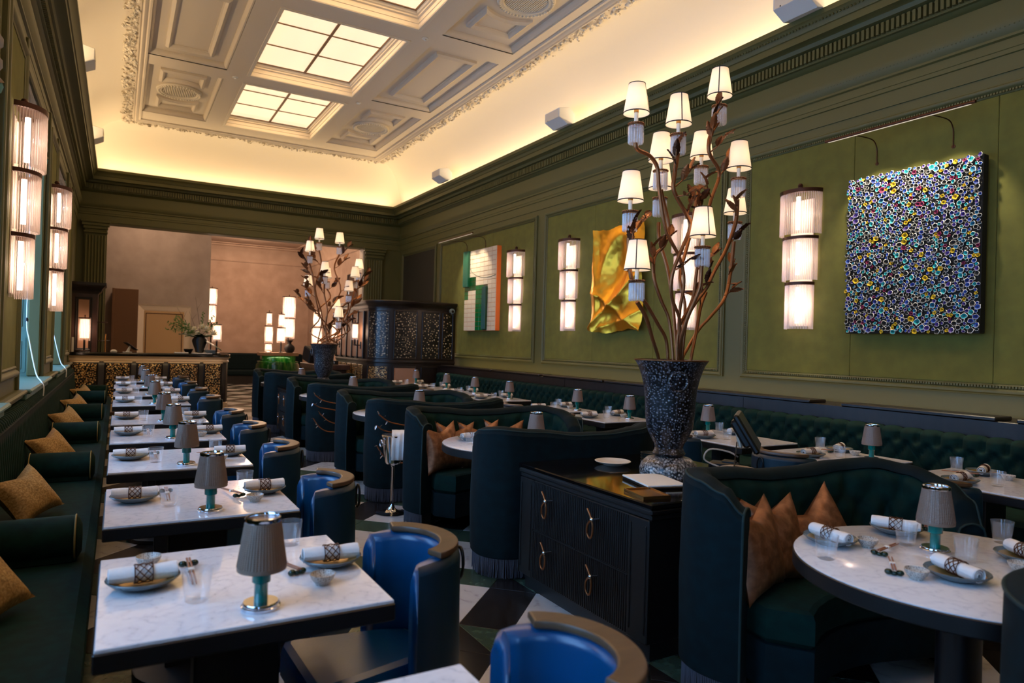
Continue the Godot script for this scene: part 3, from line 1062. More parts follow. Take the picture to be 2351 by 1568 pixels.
# ---------------------------------------------------------------- lamps of glass rods
func rod_tier(r: float, y0: float, y1: float, half: bool, rods: int) -> Array:      # [rods, tube, diffuser, band]
	var a0 := PI / 2 if half else 0.0
	var a1 := PI * 1.5 if half else TAU
	var g := Mb.new()
	for i in (rods + 1 if half else rods):
		var a := a0 + (a1 - a0) * i / rods
		var c := Vector3(cos(a) * r, 0, sin(a) * r)
		g.lathe([Vector2(0.001, y0), Vector2(r * 0.036, y0), Vector2(r * 0.036, y1), Vector2(0.001, y1)], 6, Transform3D(Basis.IDENTITY, c))
	var t := Mb.new()
	var cx := -r * 0.35 if half else 0.0
	t.lathe([Vector2(0.001, y0 + 0.06), Vector2(0.022, y0 + 0.06), Vector2(0.022, y1 - 0.02), Vector2(0.001, y1 - 0.02)], 10, Transform3D(Basis.IDENTITY, Vector3(cx, 0, 0)))
	var d := Mb.new()
	var rr := r * 0.8
	d.lathe([Vector2(rr, y0 + 0.045), Vector2(rr, y1 - 0.01)], 20, Transform3D.IDENTITY, a0, a1)
	return [g, t, d]


func wall_sconce(called_at: Vector3, turn: float, label: String, proto: Node3D) -> Node3D:
	if proto:
		return dup(proto, label, called_at, turn)
	# origin on the wall; the lamp bulges towards local -x
	var o := thing("wall_sconce", label, "wall lamp", called_at, turn, "tiered glass rod wall lamps")
	var tiers := [[0.215, 0.93, 1.335], [0.182, 0.48, 0.885], [0.15, 0.0, 0.435]]
	var back := Mb.new()
	back.box(Vector3(-0.006, 0.66, 0), Vector3(0.012, 1.26, 0.26), 0.004)
	part("back_plate", back, M.cream, o)
	for t in tiers:
		var r: float = t[0]
		var s := rod_tier(r, t[1], t[2], true, 30)
		var B := Transform3D(Basis.from_scale(Vector3(0.82, 1, 1)), Vector3(-0.012, 0, 0))
		var ti := part("glass_rods", s[0], M.rod, o, B, true)
		part("light_tube", s[1], M.tube, ti)
		omni(Vector3(-r * 0.35, (t[1] + t[2]) / 2 + 0.02, 0), PINK, 0.06, 0.03, ti)
		var b := Mb.new()
		b.lathe([Vector2(r * 0.97, -0.017), Vector2(r * 1.06, -0.014), Vector2(r * 1.06, 0.014), Vector2(r * 0.97, 0.017), Vector2(r * 0.97, -0.017)], 24, Transform3D(Basis.from_scale(Vector3(0.82, 1, 1)), Vector3(-0.012, t[2] + 0.015, 0)), PI / 2, PI * 1.5)
		part("band", b, M.band, o)
	var cap := Mb.new()
	cap.lathe([Vector2(0.001, 0.0), Vector2(0.228, 0.0), Vector2(0.228, 0.012), Vector2(0.001, 0.014)], 24, Transform3D(Basis.from_scale(Vector3(0.82, 1, 1)), Vector3(-0.012, 1.36, 0)), PI / 2, PI * 1.5)
	cap.box(Vector3(-0.05, 1.395, 0), Vector3(0.03, 0.05, 0.05), 0.008)
	cap.lathe([Vector2(0.02, 0.0), Vector2(0.026, 0.012), Vector2(0.018, 0.03), Vector2(0.001, 0.036)], 12, Transform3D(Basis.IDENTITY, Vector3(-0.05, 1.415, 0)))
	part("finial", cap, M.band, o)
	return o


# a free-standing lamp of round glass-rod tiers on a stem; tiers from the top: [radius, bottom, top]
func rod_lamp(at: Vector3, tiers: Array, base_r: float, label: String, e: float, group := "") -> Node3D:
	var o := thing("rod_lamp", label, "lamp", at, 0.0, group)
	var st := Mb.new()
	st.lathe([Vector2(0.001, 0), Vector2(base_r, 0), Vector2(base_r, 0.012), Vector2(base_r * 0.4, 0.02), Vector2(0.018, 0.03), Vector2(0.018, tiers[-1][1] + 0.02), Vector2(0.001, tiers[-1][1] + 0.02)], 16)
	part("stem", st, M.black_wood, o)
	for t in tiers:
		var s := rod_tier(t[0], t[1], t[2], false, 22)
		var ti := part("glass_rods", s[0], M.rod, o, Transform3D.IDENTITY, true)
		part("light_tube", s[2], M.lantern, ti)
		omni(Vector3(0, (t[1] + t[2]) / 2, 0), PINK, e, 0.03, ti)
		var b := Mb.new()
		b.lathe([Vector2(0.001, 0), Vector2(t[0] * 1.12, 0), Vector2(t[0] * 1.12, 0.022), Vector2(0.001, 0.026)], 20, Transform3D(Basis.IDENTITY, Vector3(0, t[2], 0)))
		part("band", b, M.band, o)
	var f := Mb.new()
	f.lathe([Vector2(0.008, 0.02), Vector2(0.008, 0.05), Vector2(0.014, 0.06), Vector2(0.001, 0.075)], 8, Transform3D(Basis.IDENTITY, Vector3(0, tiers[0][2], 0)))
	part("finial", f, M.band, o)
	return o


# ---------------------------------------------------------------- tableware
var kit := {}


func build_kit() -> void:
	var b := Mb.new()
	b.lathe([Vector2(0.001, 0.0), Vector2(0.05, 0.0), Vector2(0.055, 0.004), Vector2(0.085, 0.016), Vector2(0.098, 0.028), Vector2(0.096, 0.031), Vector2(0.082, 0.021)], 28)
	kit.plate = b.mesh()
	b = Mb.new()
	b.lathe([Vector2(0.082, 0.021), Vector2(0.05, 0.009), Vector2(0.001, 0.007)], 28)
	kit.plate_well = b.mesh()
	b = Mb.new()
	var rows := []
	for i in 9:
		var r := PackedVector3Array()
		var t := i / 8.0
		for j in 17:
			var a := TAU * j / 16
			var rr := 0.0245 * (1.0 + 0.05 * sin(a * 3.0 + i) - 0.10 * exp(-pow((t - 0.5) * 7.0, 2.0)))
			r.append(Vector3((t - 0.5) * 0.175, 0.0245 + sin(a) * rr * 0.95, cos(a) * rr))
		rows.append(r)
	b.grid(rows)
	for e in [-1.0, 1.0]:       # rolled ends, the layers of cloth standing proud
		for k in 3:
			var rr := 0.0235 - 0.007 * k
			b.lathe([Vector2(maxf(rr - 0.004, 0.001), 0.0), Vector2(rr - 0.002, 0.0022 - 0.002 * k), Vector2(rr, -0.002)], 16, Transform3D(Basis(Vector3(0, 0, 1), -e * PI / 2), Vector3(e * 0.0875, 0.0245, 0)))
	kit.napkin = b.mesh()
	b = Mb.new()
	for s in [-1.0, 1.0]:        # pierced napkin ring: crossing bars between two hoops
		for i in 7:
			var pts := []
			for k in 5:
				var a: float = TAU * i / 7 + s * 0.5 * (k - 2)
				pts.append(Vector3((k - 2) * 0.0115, 0.0245 + sin(a) * 0.027, cos(a) * 0.027))
			b.tube(pts, 0.0017, 4, -1.0, false)
	for x in [-0.023, 0.023]:
		var pts := []
		for k in 17:
			var a := TAU * k / 16
			pts.append(Vector3(x, 0.0245 + sin(a) * 0.027, cos(a) * 0.027))
		b.tube(pts, 0.0016, 4, -1.0, false)
	kit.ring = b.mesh()
	b = Mb.new()
	b.lathe([Vector2(0.001, 0.0), Vector2(0.027, 0.0), Vector2(0.031, 0.004), Vector2(0.0405, 0.086), Vector2(0.0395, 0.0865), Vector2(0.0385, 0.086), Vector2(0.0295, 0.012), Vector2(0.001, 0.01)], 28)
	kit.tumbler = b.mesh()
	b = Mb.new()
	b.lathe([Vector2(0.001, 0.0), Vector2(0.02, 0.0), Vector2(0.021, 0.004), Vector2(0.033, 0.018), Vector2(0.038, 0.032), Vector2(0.036, 0.033), Vector2(0.03, 0.02), Vector2(0.001, 0.006)], 22)
	kit.bowl = b.mesh()
	b = Mb.new()
	for z in [-0.004, 0.004]:
		b.tube([Vector3(-0.10, 0.021, z), Vector3(0.115, 0.007, z * 1.3)], 0.0036, 6, 0.0024)
	kit.chopsticks = b.mesh()
	b = Mb.new()
	b.box(Vector3(0.0, 0.0143, 0), Vector3(0.02, 0.011, 0.019), 0.002, Basis(Vector3(0, 0, 1), -0.065))
	kit.paper_band = b.mesh()
	b = Mb.new()
	for s in [-1.0, 1.0]:
		b.ball(Vector3(0, 0.011, s * 0.017), Vector3(0.009, 0.010, 0.013), 10, 6)
	b.ball(Vector3(0, 0.0075, 0), Vector3(0.008, 0.007, 0.014), 10, 6)
	kit.chopstick_rest = b.mesh()


var first := {}


func plate(at: Vector3, label: String) -> void:
	if first.has("plate"):
		dup(first.plate, label, at)
		return
	var o := thing("plate", label, "plate", at, 0, "side plates")
	part("dish", kit.plate, M.plate, o)
	part("well", kit.plate_well, M.plate_gold, o)
	first.plate = o


func napkin(at: Vector3, turn: float, label: String) -> void:
	if first.has("napkin"):
		dup(first.napkin, label, at, turn)
		return
	var o := thing("rolled_napkin", label, "napkin", at, turn, "rolled napkins")
	part("cloth_roll", kit.napkin, M.linen, o)
	part("napkin_ring", kit.ring, M.dark_bronze, o)
	first.napkin = o


func simple(key: String, called: String, category: String, m: Material, at: Vector3, turn: float, label: String, group: String) -> void:
	if first.has(key):
		dup(first[key], label, at, turn)
		return
	var o := one(called, kit[key], m, label, category, group)
	o.position = at
	o.rotation.y = turn
	first[key] = o


func chopsticks(at: Vector3, turn: float, label: String) -> void:
	if first.has("sticks"):
		dup(first.sticks, label, at, turn)
		return
	var o := thing("chopsticks", label, "chopsticks", at, turn, "paired chopsticks")
	part("stick_pair", kit.chopsticks, M.chopstick, o)
	part("paper_band", kit.paper_band, M.paper, o)
	first.sticks = o


# one cover: c is the plate centre on the table top, f the way the diner looks (unit, on the table)
func setting(c: Vector3, f: Vector3, whose: String, glass_off: Vector2, bowl_off: Vector2, rest_off: Vector2, roll := 0.0, stick_turn := 0.0) -> void:
	var s := Vector3(-f.z, 0, f.x)           # to the diner's right
	plate(c, "grey glazed plate, " + whose)
	napkin(c + Vector3(0, 0.014, 0), roll, "white rolled napkin, " + whose)
	simple("tumbler", "tumbler", "glass", M.glass, c + f * glass_off.x + s * glass_off.y, 0.0, "clear water tumbler, " + whose, "water tumblers")
	if bowl_off != Vector2.ZERO:
		simple("bowl", "sauce_bowl", "bowl", M.bowl, c + f * bowl_off.x + s * bowl_off.y, 0.0, "small speckled sauce bowl, " + whose, "speckled sauce bowls")
	if rest_off != Vector2.ZERO:
		var p := c + f * rest_off.x + s * rest_off.y
		simple("chopstick_rest", "chopstick_rest", "chopstick rest", M.rest, p, stick_turn, "dark green chopstick rest, " + whose, "chopstick rests")
		chopsticks(p + Vector3(cos(stick_turn), 0, -sin(stick_turn)) * 0.085 + Vector3(0, 0.002, 0), stick_turn, "banded wooden chopsticks, " + whose)


func table_lamp(at: Vector3, label: String) -> void:
	if first.has("lamp"):
		dup(first.lamp, label, at)
		return
	var o := thing("table_lamp", label, "table lamp", at, 0, "unlit cordless table lamps")
	var b := Mb.new()
	b.lathe([Vector2(0.001, 0), Vector2(0.049, 0), Vector2(0.051, 0.003), Vector2(0.051, 0.009), Vector2(0.047, 0.011), Vector2(0.047, 0.016), Vector2(0.045, 0.019), Vector2(0.001, 0.019)], 30)
	part("base", b, M.chrome, o)
	b = Mb.new()
	b.lathe([Vector2(0.001, 0.019), Vector2(0.018, 0.019), Vector2(0.018, 0.068), Vector2(0.02, 0.07), Vector2(0.0245, 0.072), Vector2(0.0245, 0.128), Vector2(0.001, 0.13)], 10, Transform3D.IDENTITY, 0, TAU, 0.6)
	var st := part("stem", b, M.teal, o)
	b = Mb.new()
	b.lathe([Vector2(0.001, 0.019), Vector2(0.007, 0.019), Vector2(0.007, 0.128), Vector2(0.001, 0.128)], 8)
	part("stem_core", b, M.teal_core, st)
	b = Mb.new()
	b.lathe([Vector2(0.0615, 0.108), Vector2(0.064, 0.106), Vector2(0.0645, 0.109), Vector2(0.0635, 0.118), Vector2(0.0455, 0.236)], 36)
	b.lathe([Vector2(0.0435, 0.236), Vector2(0.0615, 0.108)], 36)
	# close-set ribs up the shade
	for i in 48:
		var a := TAU * i / 48
		var d := Vector3(cos(a), 0, sin(a))
		b.tube([Vector3(0, 0.117, 0) + d * 0.0637, Vector3(0, 0.236, 0) + d * 0.0457], 0.0016, 4, 0.0012, false)
	for i in 22:
		var t := (i + 0.5) / 22
		b.lathe([Vector2(lerpf(0.0637, 0.0457, t) - 0.0004, lerpf(0.117, 0.236, t) - 0.0012), Vector2(lerpf(0.0637, 0.0457, t) + 0.0012, lerpf(0.117, 0.236, t)), Vector2(lerpf(0.0637, 0.0457, t) - 0.0004, lerpf(0.117, 0.236, t) + 0.0012)], 36)
	var sh := part("lamp_shade", b, M.ribbed, o)
	b = Mb.new()
	b.lathe([Vector2(0.041, 0.236), Vector2(0.0465, 0.235), Vector2(0.0475, 0.238), Vector2(0.0465, 0.247), Vector2(0.042, 0.249), Vector2(0.040, 0.246), Vector2(0.041, 0.236)], 36)
	part("rim", b, M.chrome, sh)
	b = Mb.new()
	b.lathe([Vector2(0.042, 0.239), Vector2(0.001, 0.240)], 30)
	part("top_disc", b, M.ribbed, sh)
	first.lamp = o


# ---------------------------------------------------------------- tables
func square_table(cx: float, d: float, wx: float, wd: float, label: String) -> void:
	var key := "table%.2f" % wd
	if first.has(key):
		dup(first[key], label, V(cx, 0, d))
		return
	var o := thing("square_table", label, "table", V(cx, 0, d), 0, "square marble tables")
	var b := Mb.new()
	b.box(Vector3(0, 0.744, 0), Vector3(wx - 0.008, 0.012, wd - 0.008), 0.002)
	part("marble_top", b, M.marble, o)
	b = Mb.new()
	b.box(Vector3(0, 0.716, 0), Vector3(wx, 0.05, wd), 0.004)
	part("edge", b, M.table_edge, o)
	b = Mb.new()
	b.box(Vector3(0, 0.355, 0), Vector3(0.24, 0.67, 0.10), 0.006)
	part("pedestal", b, M.table_edge, o)
	b = Mb.new()
	b.lathe([Vector2(0.001, 0.0), Vector2(0.24, 0.0), Vector2(0.245, 0.004), Vector2(0.245, 0.03), Vector2(0.235, 0.034), Vector2(0.001, 0.034)], 36)
	part("foot", b, M.table_edge, o)
	first[key] = o


func round_table(at: Vector3, r: float, label: String) -> void:
	if first.has("round"):
		dup(first.round, label, at)
		return
	var o := thing("round_table", label, "table", at, 0, "round marble booth tables")
	var b := Mb.new()
	b.lathe([Vector2(r - 0.006, 0.738), Vector2(r - 0.004, 0.748), Vector2(r - 0.008, 0.75), Vector2(0.001, 0.75)], 64)
	part("marble_top", b, M.marble, o)
	b = Mb.new()
	b.lathe([Vector2(0.001, 0.69), Vector2(r - 0.004, 0.69), Vector2(r, 0.694), Vector2(r, 0.742), Vector2(r - 0.005, 0.745)], 64)
	part("edge", b, M.table_edge, o)
	b = Mb.new()
	b.lathe([Vector2(0.07, 0.03), Vector2(0.07, 0.69)], 28)
	part("pedestal", b, M.table_edge, o)
	b = Mb.new()
	b.lathe([Vector2(0.001, 0.0), Vector2(0.27, 0.0), Vector2(0.275, 0.004), Vector2(0.275, 0.028), Vector2(0.26, 0.033), Vector2(0.001, 0.034)], 40)
	part("foot", b, M.table_edge, o)
	first.round = o


# ---------------------------------------------------------------- blue leather tub chair, looking towards local -x
func shell_rows(rx: float, rz: float, th: float, y0: float, y1: float, span: float, droop: float, n := 36) -> Array:
	var rows := []
	for i in n + 1:
		var t := -1.0 + 2.0 * i / n
		var a := t * span
		var o := Vector3(cos(a) * rx, 0, sin(a) * rz)
		var nn := Vector3(cos(a) / rx, 0, sin(a) / rz).normalized()
		var h := y1 - droop * pow(absf(t), 6.0)
		var w := th * (0.72 + 0.28 * pow(1.0 - pow(absf(t), 8.0), 0.5))
		var r := PackedVector3Array()
		r.append(o + Vector3(0, y0, 0))
		r.append(o + Vector3(0, (y0 + h) / 2, 0) + nn * 0.006)
		r.append(o + Vector3(0, h - 0.03, 0))
		for k in 7:
			var q := PI * k / 6
			r.append(o - nn * w * 0.5 + nn * (w * 0.5) * cos(q) + Vector3(0, h - 0.03 + 0.03 * sin(q), 0))
		r.append(o - nn * (w + 0.012) + Vector3(0, (y1 + 0.45) / 2, 0))
		r.append(o - nn * w + Vector3(0, 0.42, 0))
		rows.append(r)
	return rows


func tub_chair(at: Vector3, turn: float, label: String) -> void:
	if first.has("chair"):
		dup(first.chair, label, at, turn)
		return
	var o := thing("tub_chair", label, "chair", at, turn, "blue leather tub chairs")
	var b := Mb.new()
	var rows := shell_rows(0.195, 0.228, 0.075, 0.09, 0.80, 1.74, 0.012)
	var outside := []
	var inside := []
	for r in rows:
		outside.append(r.slice(0, 6))
		inside.append(r.slice(5))
	b.grid(outside, true)
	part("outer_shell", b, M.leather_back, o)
	b = Mb.new()
	b.grid(inside, true)
	for e in [0, rows.size() - 1]:       # the padded fronts of the arms
		var r: PackedVector3Array = rows[e]
		var c := Vector3.ZERO
		for p in r:
			c += p
		c /= r.size()
		var fwd := Vector3(-1, 0, 0.15 * (-1.0 if e == 0 else 1.0)).normalized()
		for k in r.size():
			var p := r[k]
			var q := r[(k + 1) % r.size()]
			b.q4(p, q, q.lerp(c, 0.3) + fwd * 0.018, p.lerp(c, 0.3) + fwd * 0.018, (p - c).normalized(), (q - c).normalized(), fwd, fwd)
			b.tri(p.lerp(c, 0.3) + fwd * 0.018, q.lerp(c, 0.3) + fwd * 0.018, c + fwd * 0.02, fwd, fwd, fwd)
	part("back_shell", b, M.leather, o)
	b = Mb.new()
	var poly := PackedVector2Array([Vector2(-0.33, -0.2), Vector2(-0.345, -0.16), Vector2(-0.345, 0.16), Vector2(-0.33, 0.2), Vector2(-0.29, 0.205), Vector2(0.0, 0.15), Vector2(0.08, 0.11), Vector2(0.12, 0.0), Vector2(0.08, -0.11), Vector2(0.0, -0.15), Vector2(-0.29, -0.205)])
	b.prism(poly, 0.34, 0.47, 0.03)
	part("seat", b, M.leather, o)
	b = Mb.new()
	b.prism(poly, 0.10, 0.345, 0.01, Transform3D(Basis.from_scale(Vector3(0.97, 1, 0.97)), Vector3.ZERO))
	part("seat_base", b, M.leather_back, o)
	b = Mb.new()
	b.prism(poly, 0.0, 0.105, 0.004, Transform3D(Basis.from_scale(Vector3(0.8, 1, 0.8)), Vector3.ZERO))
	part("plinth", b, M.table_edge, o)
	b = Mb.new()
	var arc := PackedVector2Array()
	for k in 25:
		var a := lerpf(-1.32, 1.32, k / 24.0)
		arc.append(Vector2(cos(a) * 0.188, sin(a) * 0.22))
	for k in 25:
		var a := lerpf(1.32, -1.32, k / 24.0)
		arc.append(Vector2(cos(a) * 0.125, sin(a) * 0.155))
	b.prism(arc, 0.797, 0.82, 0.006)
	part("top_rail", b, M.rail, o)
	b = Mb.new()
	var loop := []
	for k in 14:
		var a := TAU * k / 14
		loop.append(Vector3(0.203 + 0.004 * cos(a), 0.72 + 0.055 * sin(a), 0.045 + 0.022 * cos(a)))
	b.tube(loop, 0.006, 6, -1, false, true)
	part("pull_loop", b, M.black, o)
	first.chair = o


# ---------------------------------------------------------------- cushions
func cushion_mesh(w: float, h: float, t: float, dent: float) -> ArrayMesh:
	var b := Mb.new()
	for s in [1.0, -1.0]:
		var rows := []
		for i in 17:
			var r := PackedVector3Array()
			var u := -1.0 + 2.0 * i / 16
			for j in 17:
				var v := -1.0 + 2.0 * j / 16
				var x := u * (1.0 - 0.14 * (1.0 - v * v) * absf(u))
				var y := v * (1.0 - 0.14 * (1.0 - u * u) * absf(v))
				y -= dent * pow(maxf(0.0, (v + 0.2) / 1.2), 2.0) * pow(1.0 - absf(u), 1.3)
				var z := pow(maxf(0.0, (1.0 - u * u) * (1.0 - v * v)), 0.42)
				z += 0.05 * sin(7.0 * u + 3.0 * v) * z - 0.4 * dent * z * exp(-u * u * 14.0) * maxf(0.0, v)
				r.append(Vector3(x * w / 2, y * h / 2, s * z * t / 2))
			rows.append(r)
		b.grid(rows, s < 0.0)
	return b.mesh()


func cushion(mesh: ArrayMesh, m: Material, at: Vector3, rot: Vector3, label: String, group: String) -> void:
	var o := one("cushion", mesh, m, label, "cushion", group)
	o.transform = Transform3D(Basis.from_euler(rot), at)


# ---------------------------------------------------------------- the two banquettes
func window_banquette() -> void:
	var o := thing("window_banquette", "long dark green velvet banquette under the windows with fluted back and bolster arms", "banquette", V(-0.4, 0, 6.1))
	var T := V(-0.4, 0, 6.1)
	var d0 := -0.8
	var d1 := 12.95
	var b := Mb.new()
	b.bx(-0.68, -0.07, 0.30, 0.475, d0, d1, 0.035)
	b = shifted(b, T)
	part("seat", b, M.velvet, o)
	b = Mb.new()
	b.bx(-0.66, -0.10, 0.0, 0.305, d0 + 0.01, d1 - 0.01, 0.005)
	part("seat_base", shifted(b, T), M.velvet_outer, o)
	b = Mb.new()
	# fluted back rolling over the top
	var pitch := 0.085
	var n := int((d1 - d0) / pitch) * 6
	var rows := []
	for i in n + 1:
		var d := d0 + (d1 - d0) * i / n
		var h := 0.02 * sqrt(absf(sin(PI * (d - d0) / pitch)))
		var r := PackedVector3Array()
		r.append(V(-0.575 + h, 0.44, d))
		r.append(V(-0.585 + h, 0.62, d))
		r.append(V(-0.60 + h, 0.80, d))
		for k in 8:
			var a := PI * k / 7
			r.append(V(-0.665 + cos(a) * (0.055 + h), 0.87 + sin(a) * (0.05 + h), d))
		rows.append(r)
	b.grid(rows)
	part("fluted_back", shifted(b, T), M.velvet, o)
	b = Mb.new()
	b.bx(-0.66, -0.585, 0.40, 0.87, d0, d1, 0.01)
	b.bx(-0.735, -0.60, 0.40, 0.93, d1 - 0.02, d1 + 0.05, 0.03)
	part("back_frame", shifted(b, T), M.velvet_outer, o)
	for d in [1.75, 3.62, 5.56, 7.42, 9.32, 11.45, 12.75]:
		b = Mb.new()
		var p := []
		for q in [[0.001, 0.0], [0.06, 0.002], [0.092, 0.016], [0.1, 0.035], [0.1, 0.36], [0.092, 0.385], [0.06, 0.40], [0.001, 0.402]]:
			p.append(Vector2(q[0], q[1]))
		b.lathe(p, 24, Transform3D(Basis(Vector3(0, 0, 1), -PI / 2).scaled_local(Vector3(1, 1, 1)), V(-0.515, 0.565, d)))
		b.bx(-0.51, -0.13, 0.46, 0.57, d - 0.08, d + 0.08, 0.02)
		var arm := part("bolster_arm", shifted(b, T), M.velvet, o)
		b = Mb.new()
		for x in [-0.488, -0.14]:
			var c := []
			for k in 24:
				var a := TAU * k / 24
				c.append(V(x, 0.565 + 0.101 * sin(a), d + 0.101 * cos(a)))
			b.tube(c, 0.004, 5, -1, false, true)
		part("piping", shifted(b, T), M.seam_gold, arm)


func shifted(b: Mb, T: Vector3) -> Mb:
	for i in b.v.size():
		b.v[i] -= T
	return b


func wall_banquette() -> void:
	var T := V(5.2, 0, 6.0)
	var o := thing("wall_banquette", "long green velvet banquette with deep-buttoned back under the artworks", "banquette", T)
	var cuts := [-0.6, 1.75, 4.2, 6.75, 8.5, 10.3, 12.15]
	for i in cuts.size() - 1:
		var d0: float = cuts[i]
		var d1: float = cuts[i + 1]
		var b := Mb.new()
		b.bx(4.86, 5.42, 0.32, 0.47, d0 + 0.003, d1 - 0.003, 0.03)
		part("seat", shifted(b, T), M.velvet, o)
		b = Mb.new()
		var a := (d1 - d0) / roundf((d1 - d0) / 0.155)
		var n := int(roundf((d1 - d0) / a)) * 8
		var rows := []
		for k in n + 1:
			var d := d0 + (d1 - d0) * k / n
			var edge := 1.0 - pow(absf(2.0 * k / n - 1.0), 40.0) * 0.7
			var r := PackedVector3Array()
			for j in 25:
				var y := 0.44 + 0.44 * j / 24
				var U := (d - d0) / a
				var W := (y - 0.50) / 0.20
				var h := 0.055 * pow(absf(sin(PI * (U + W)) * sin(PI * (U - W))), 0.42)
				if y > 0.80:
					h = lerpf(h, 0.05 * sqrt(absf(sin(PI * U))), smoothstep(0.80, 0.83, y))
				r.append(V(5.345 + 0.05 * (y - 0.44) - h * edge, y, d))
			for j in 6:
				var q := PI / 2 * (j + 1) / 6
				var h := 0.045 * sqrt(absf(sin(PI * (d - d0) / a))) * edge
				r.append(V(5.415 - (0.05 + h) * cos(q), 0.88 + (0.03 + h * 0.35) * sin(q), d))
			rows.append(r)
		b.grid(rows, true)
		part("buttoned_back", shifted(b, T), M.velvet, o)
		b = Mb.new()
		for k in range(0, int(roundf((d1 - d0) / a)) * 2):
			var d := d0 + a * (k + 1) * 0.5
			for m in 2:
				var y := 0.63 + 0.13 * m
				if (k + 1 + m) % 2 == 1 and d < d1 - 0.02:
					b.ball(V(5.343 + 0.05 * (y - 0.44), y, d), Vector3(0.008, 0.011, 0.011), 8, 5)
		part("button", shifted(b, T), M.velvet, o, Transform3D.IDENTITY, true)
	var base := Mb.new()
	base.bx(4.92, 5.42, 0.0, 0.325, -0.6, 12.15, 0.005)
	base.bx(5.40, 5.425, 0.3, 0.88, -0.6, 12.15)
	part("seat_base", shifted(base, T), M.velvet_outer, o)
	# dark ledge behind it
	var L := Mb.new()
	L.bx(5.432, 5.88, 0.0, 1.035, -0.6, 12.3, 0.004)
	var led := thing("wall_ledge", "dark stained wood ledge running behind the wall banquette with a lit gap", "ledge", T)
	part("body", shifted(L, T), M.black_wood, led)
	for s in [[0.1, 2.35], [2.48, 3.68], [3.99, 5.5], [5.6, 7.0], [7.05, 8.46], [8.57, 10.04], [10.1, 12.16]]:
		var q := Mb.new()
		q.bx(5.42, 5.66, 1.035, 1.064, s[0], s[1], 0.006)
		part("lid", shifted(q, T), M.black_wood, led)
	for d in [4.75, 7.9, 1.6]:
		var q := Mb.new()
		q.bx(5.429, 5.433, 0.5, 1.03, d, d + 0.006)
		part("joint", shifted(q, T), M.black, led)


# ---------------------------------------------------------------- velvet booths: bowed backs facing each other across a round table
const BOOTH := [Vector2(0.06, 0.42), Vector2(0.015, 0.33), Vector2(0.0, 0.20), Vector2(0.06, 0.08), Vector2(0.20, 0.012), Vector2(0.60, -0.015), Vector2(0.95, -0.01), Vector2(1.22, 0.03), Vector2(1.42, 0.17), Vector2(1.50, 0.38), Vector2(1.47, 0.58), Vector2(1.43, 0.66)]
var booth_protos := {}


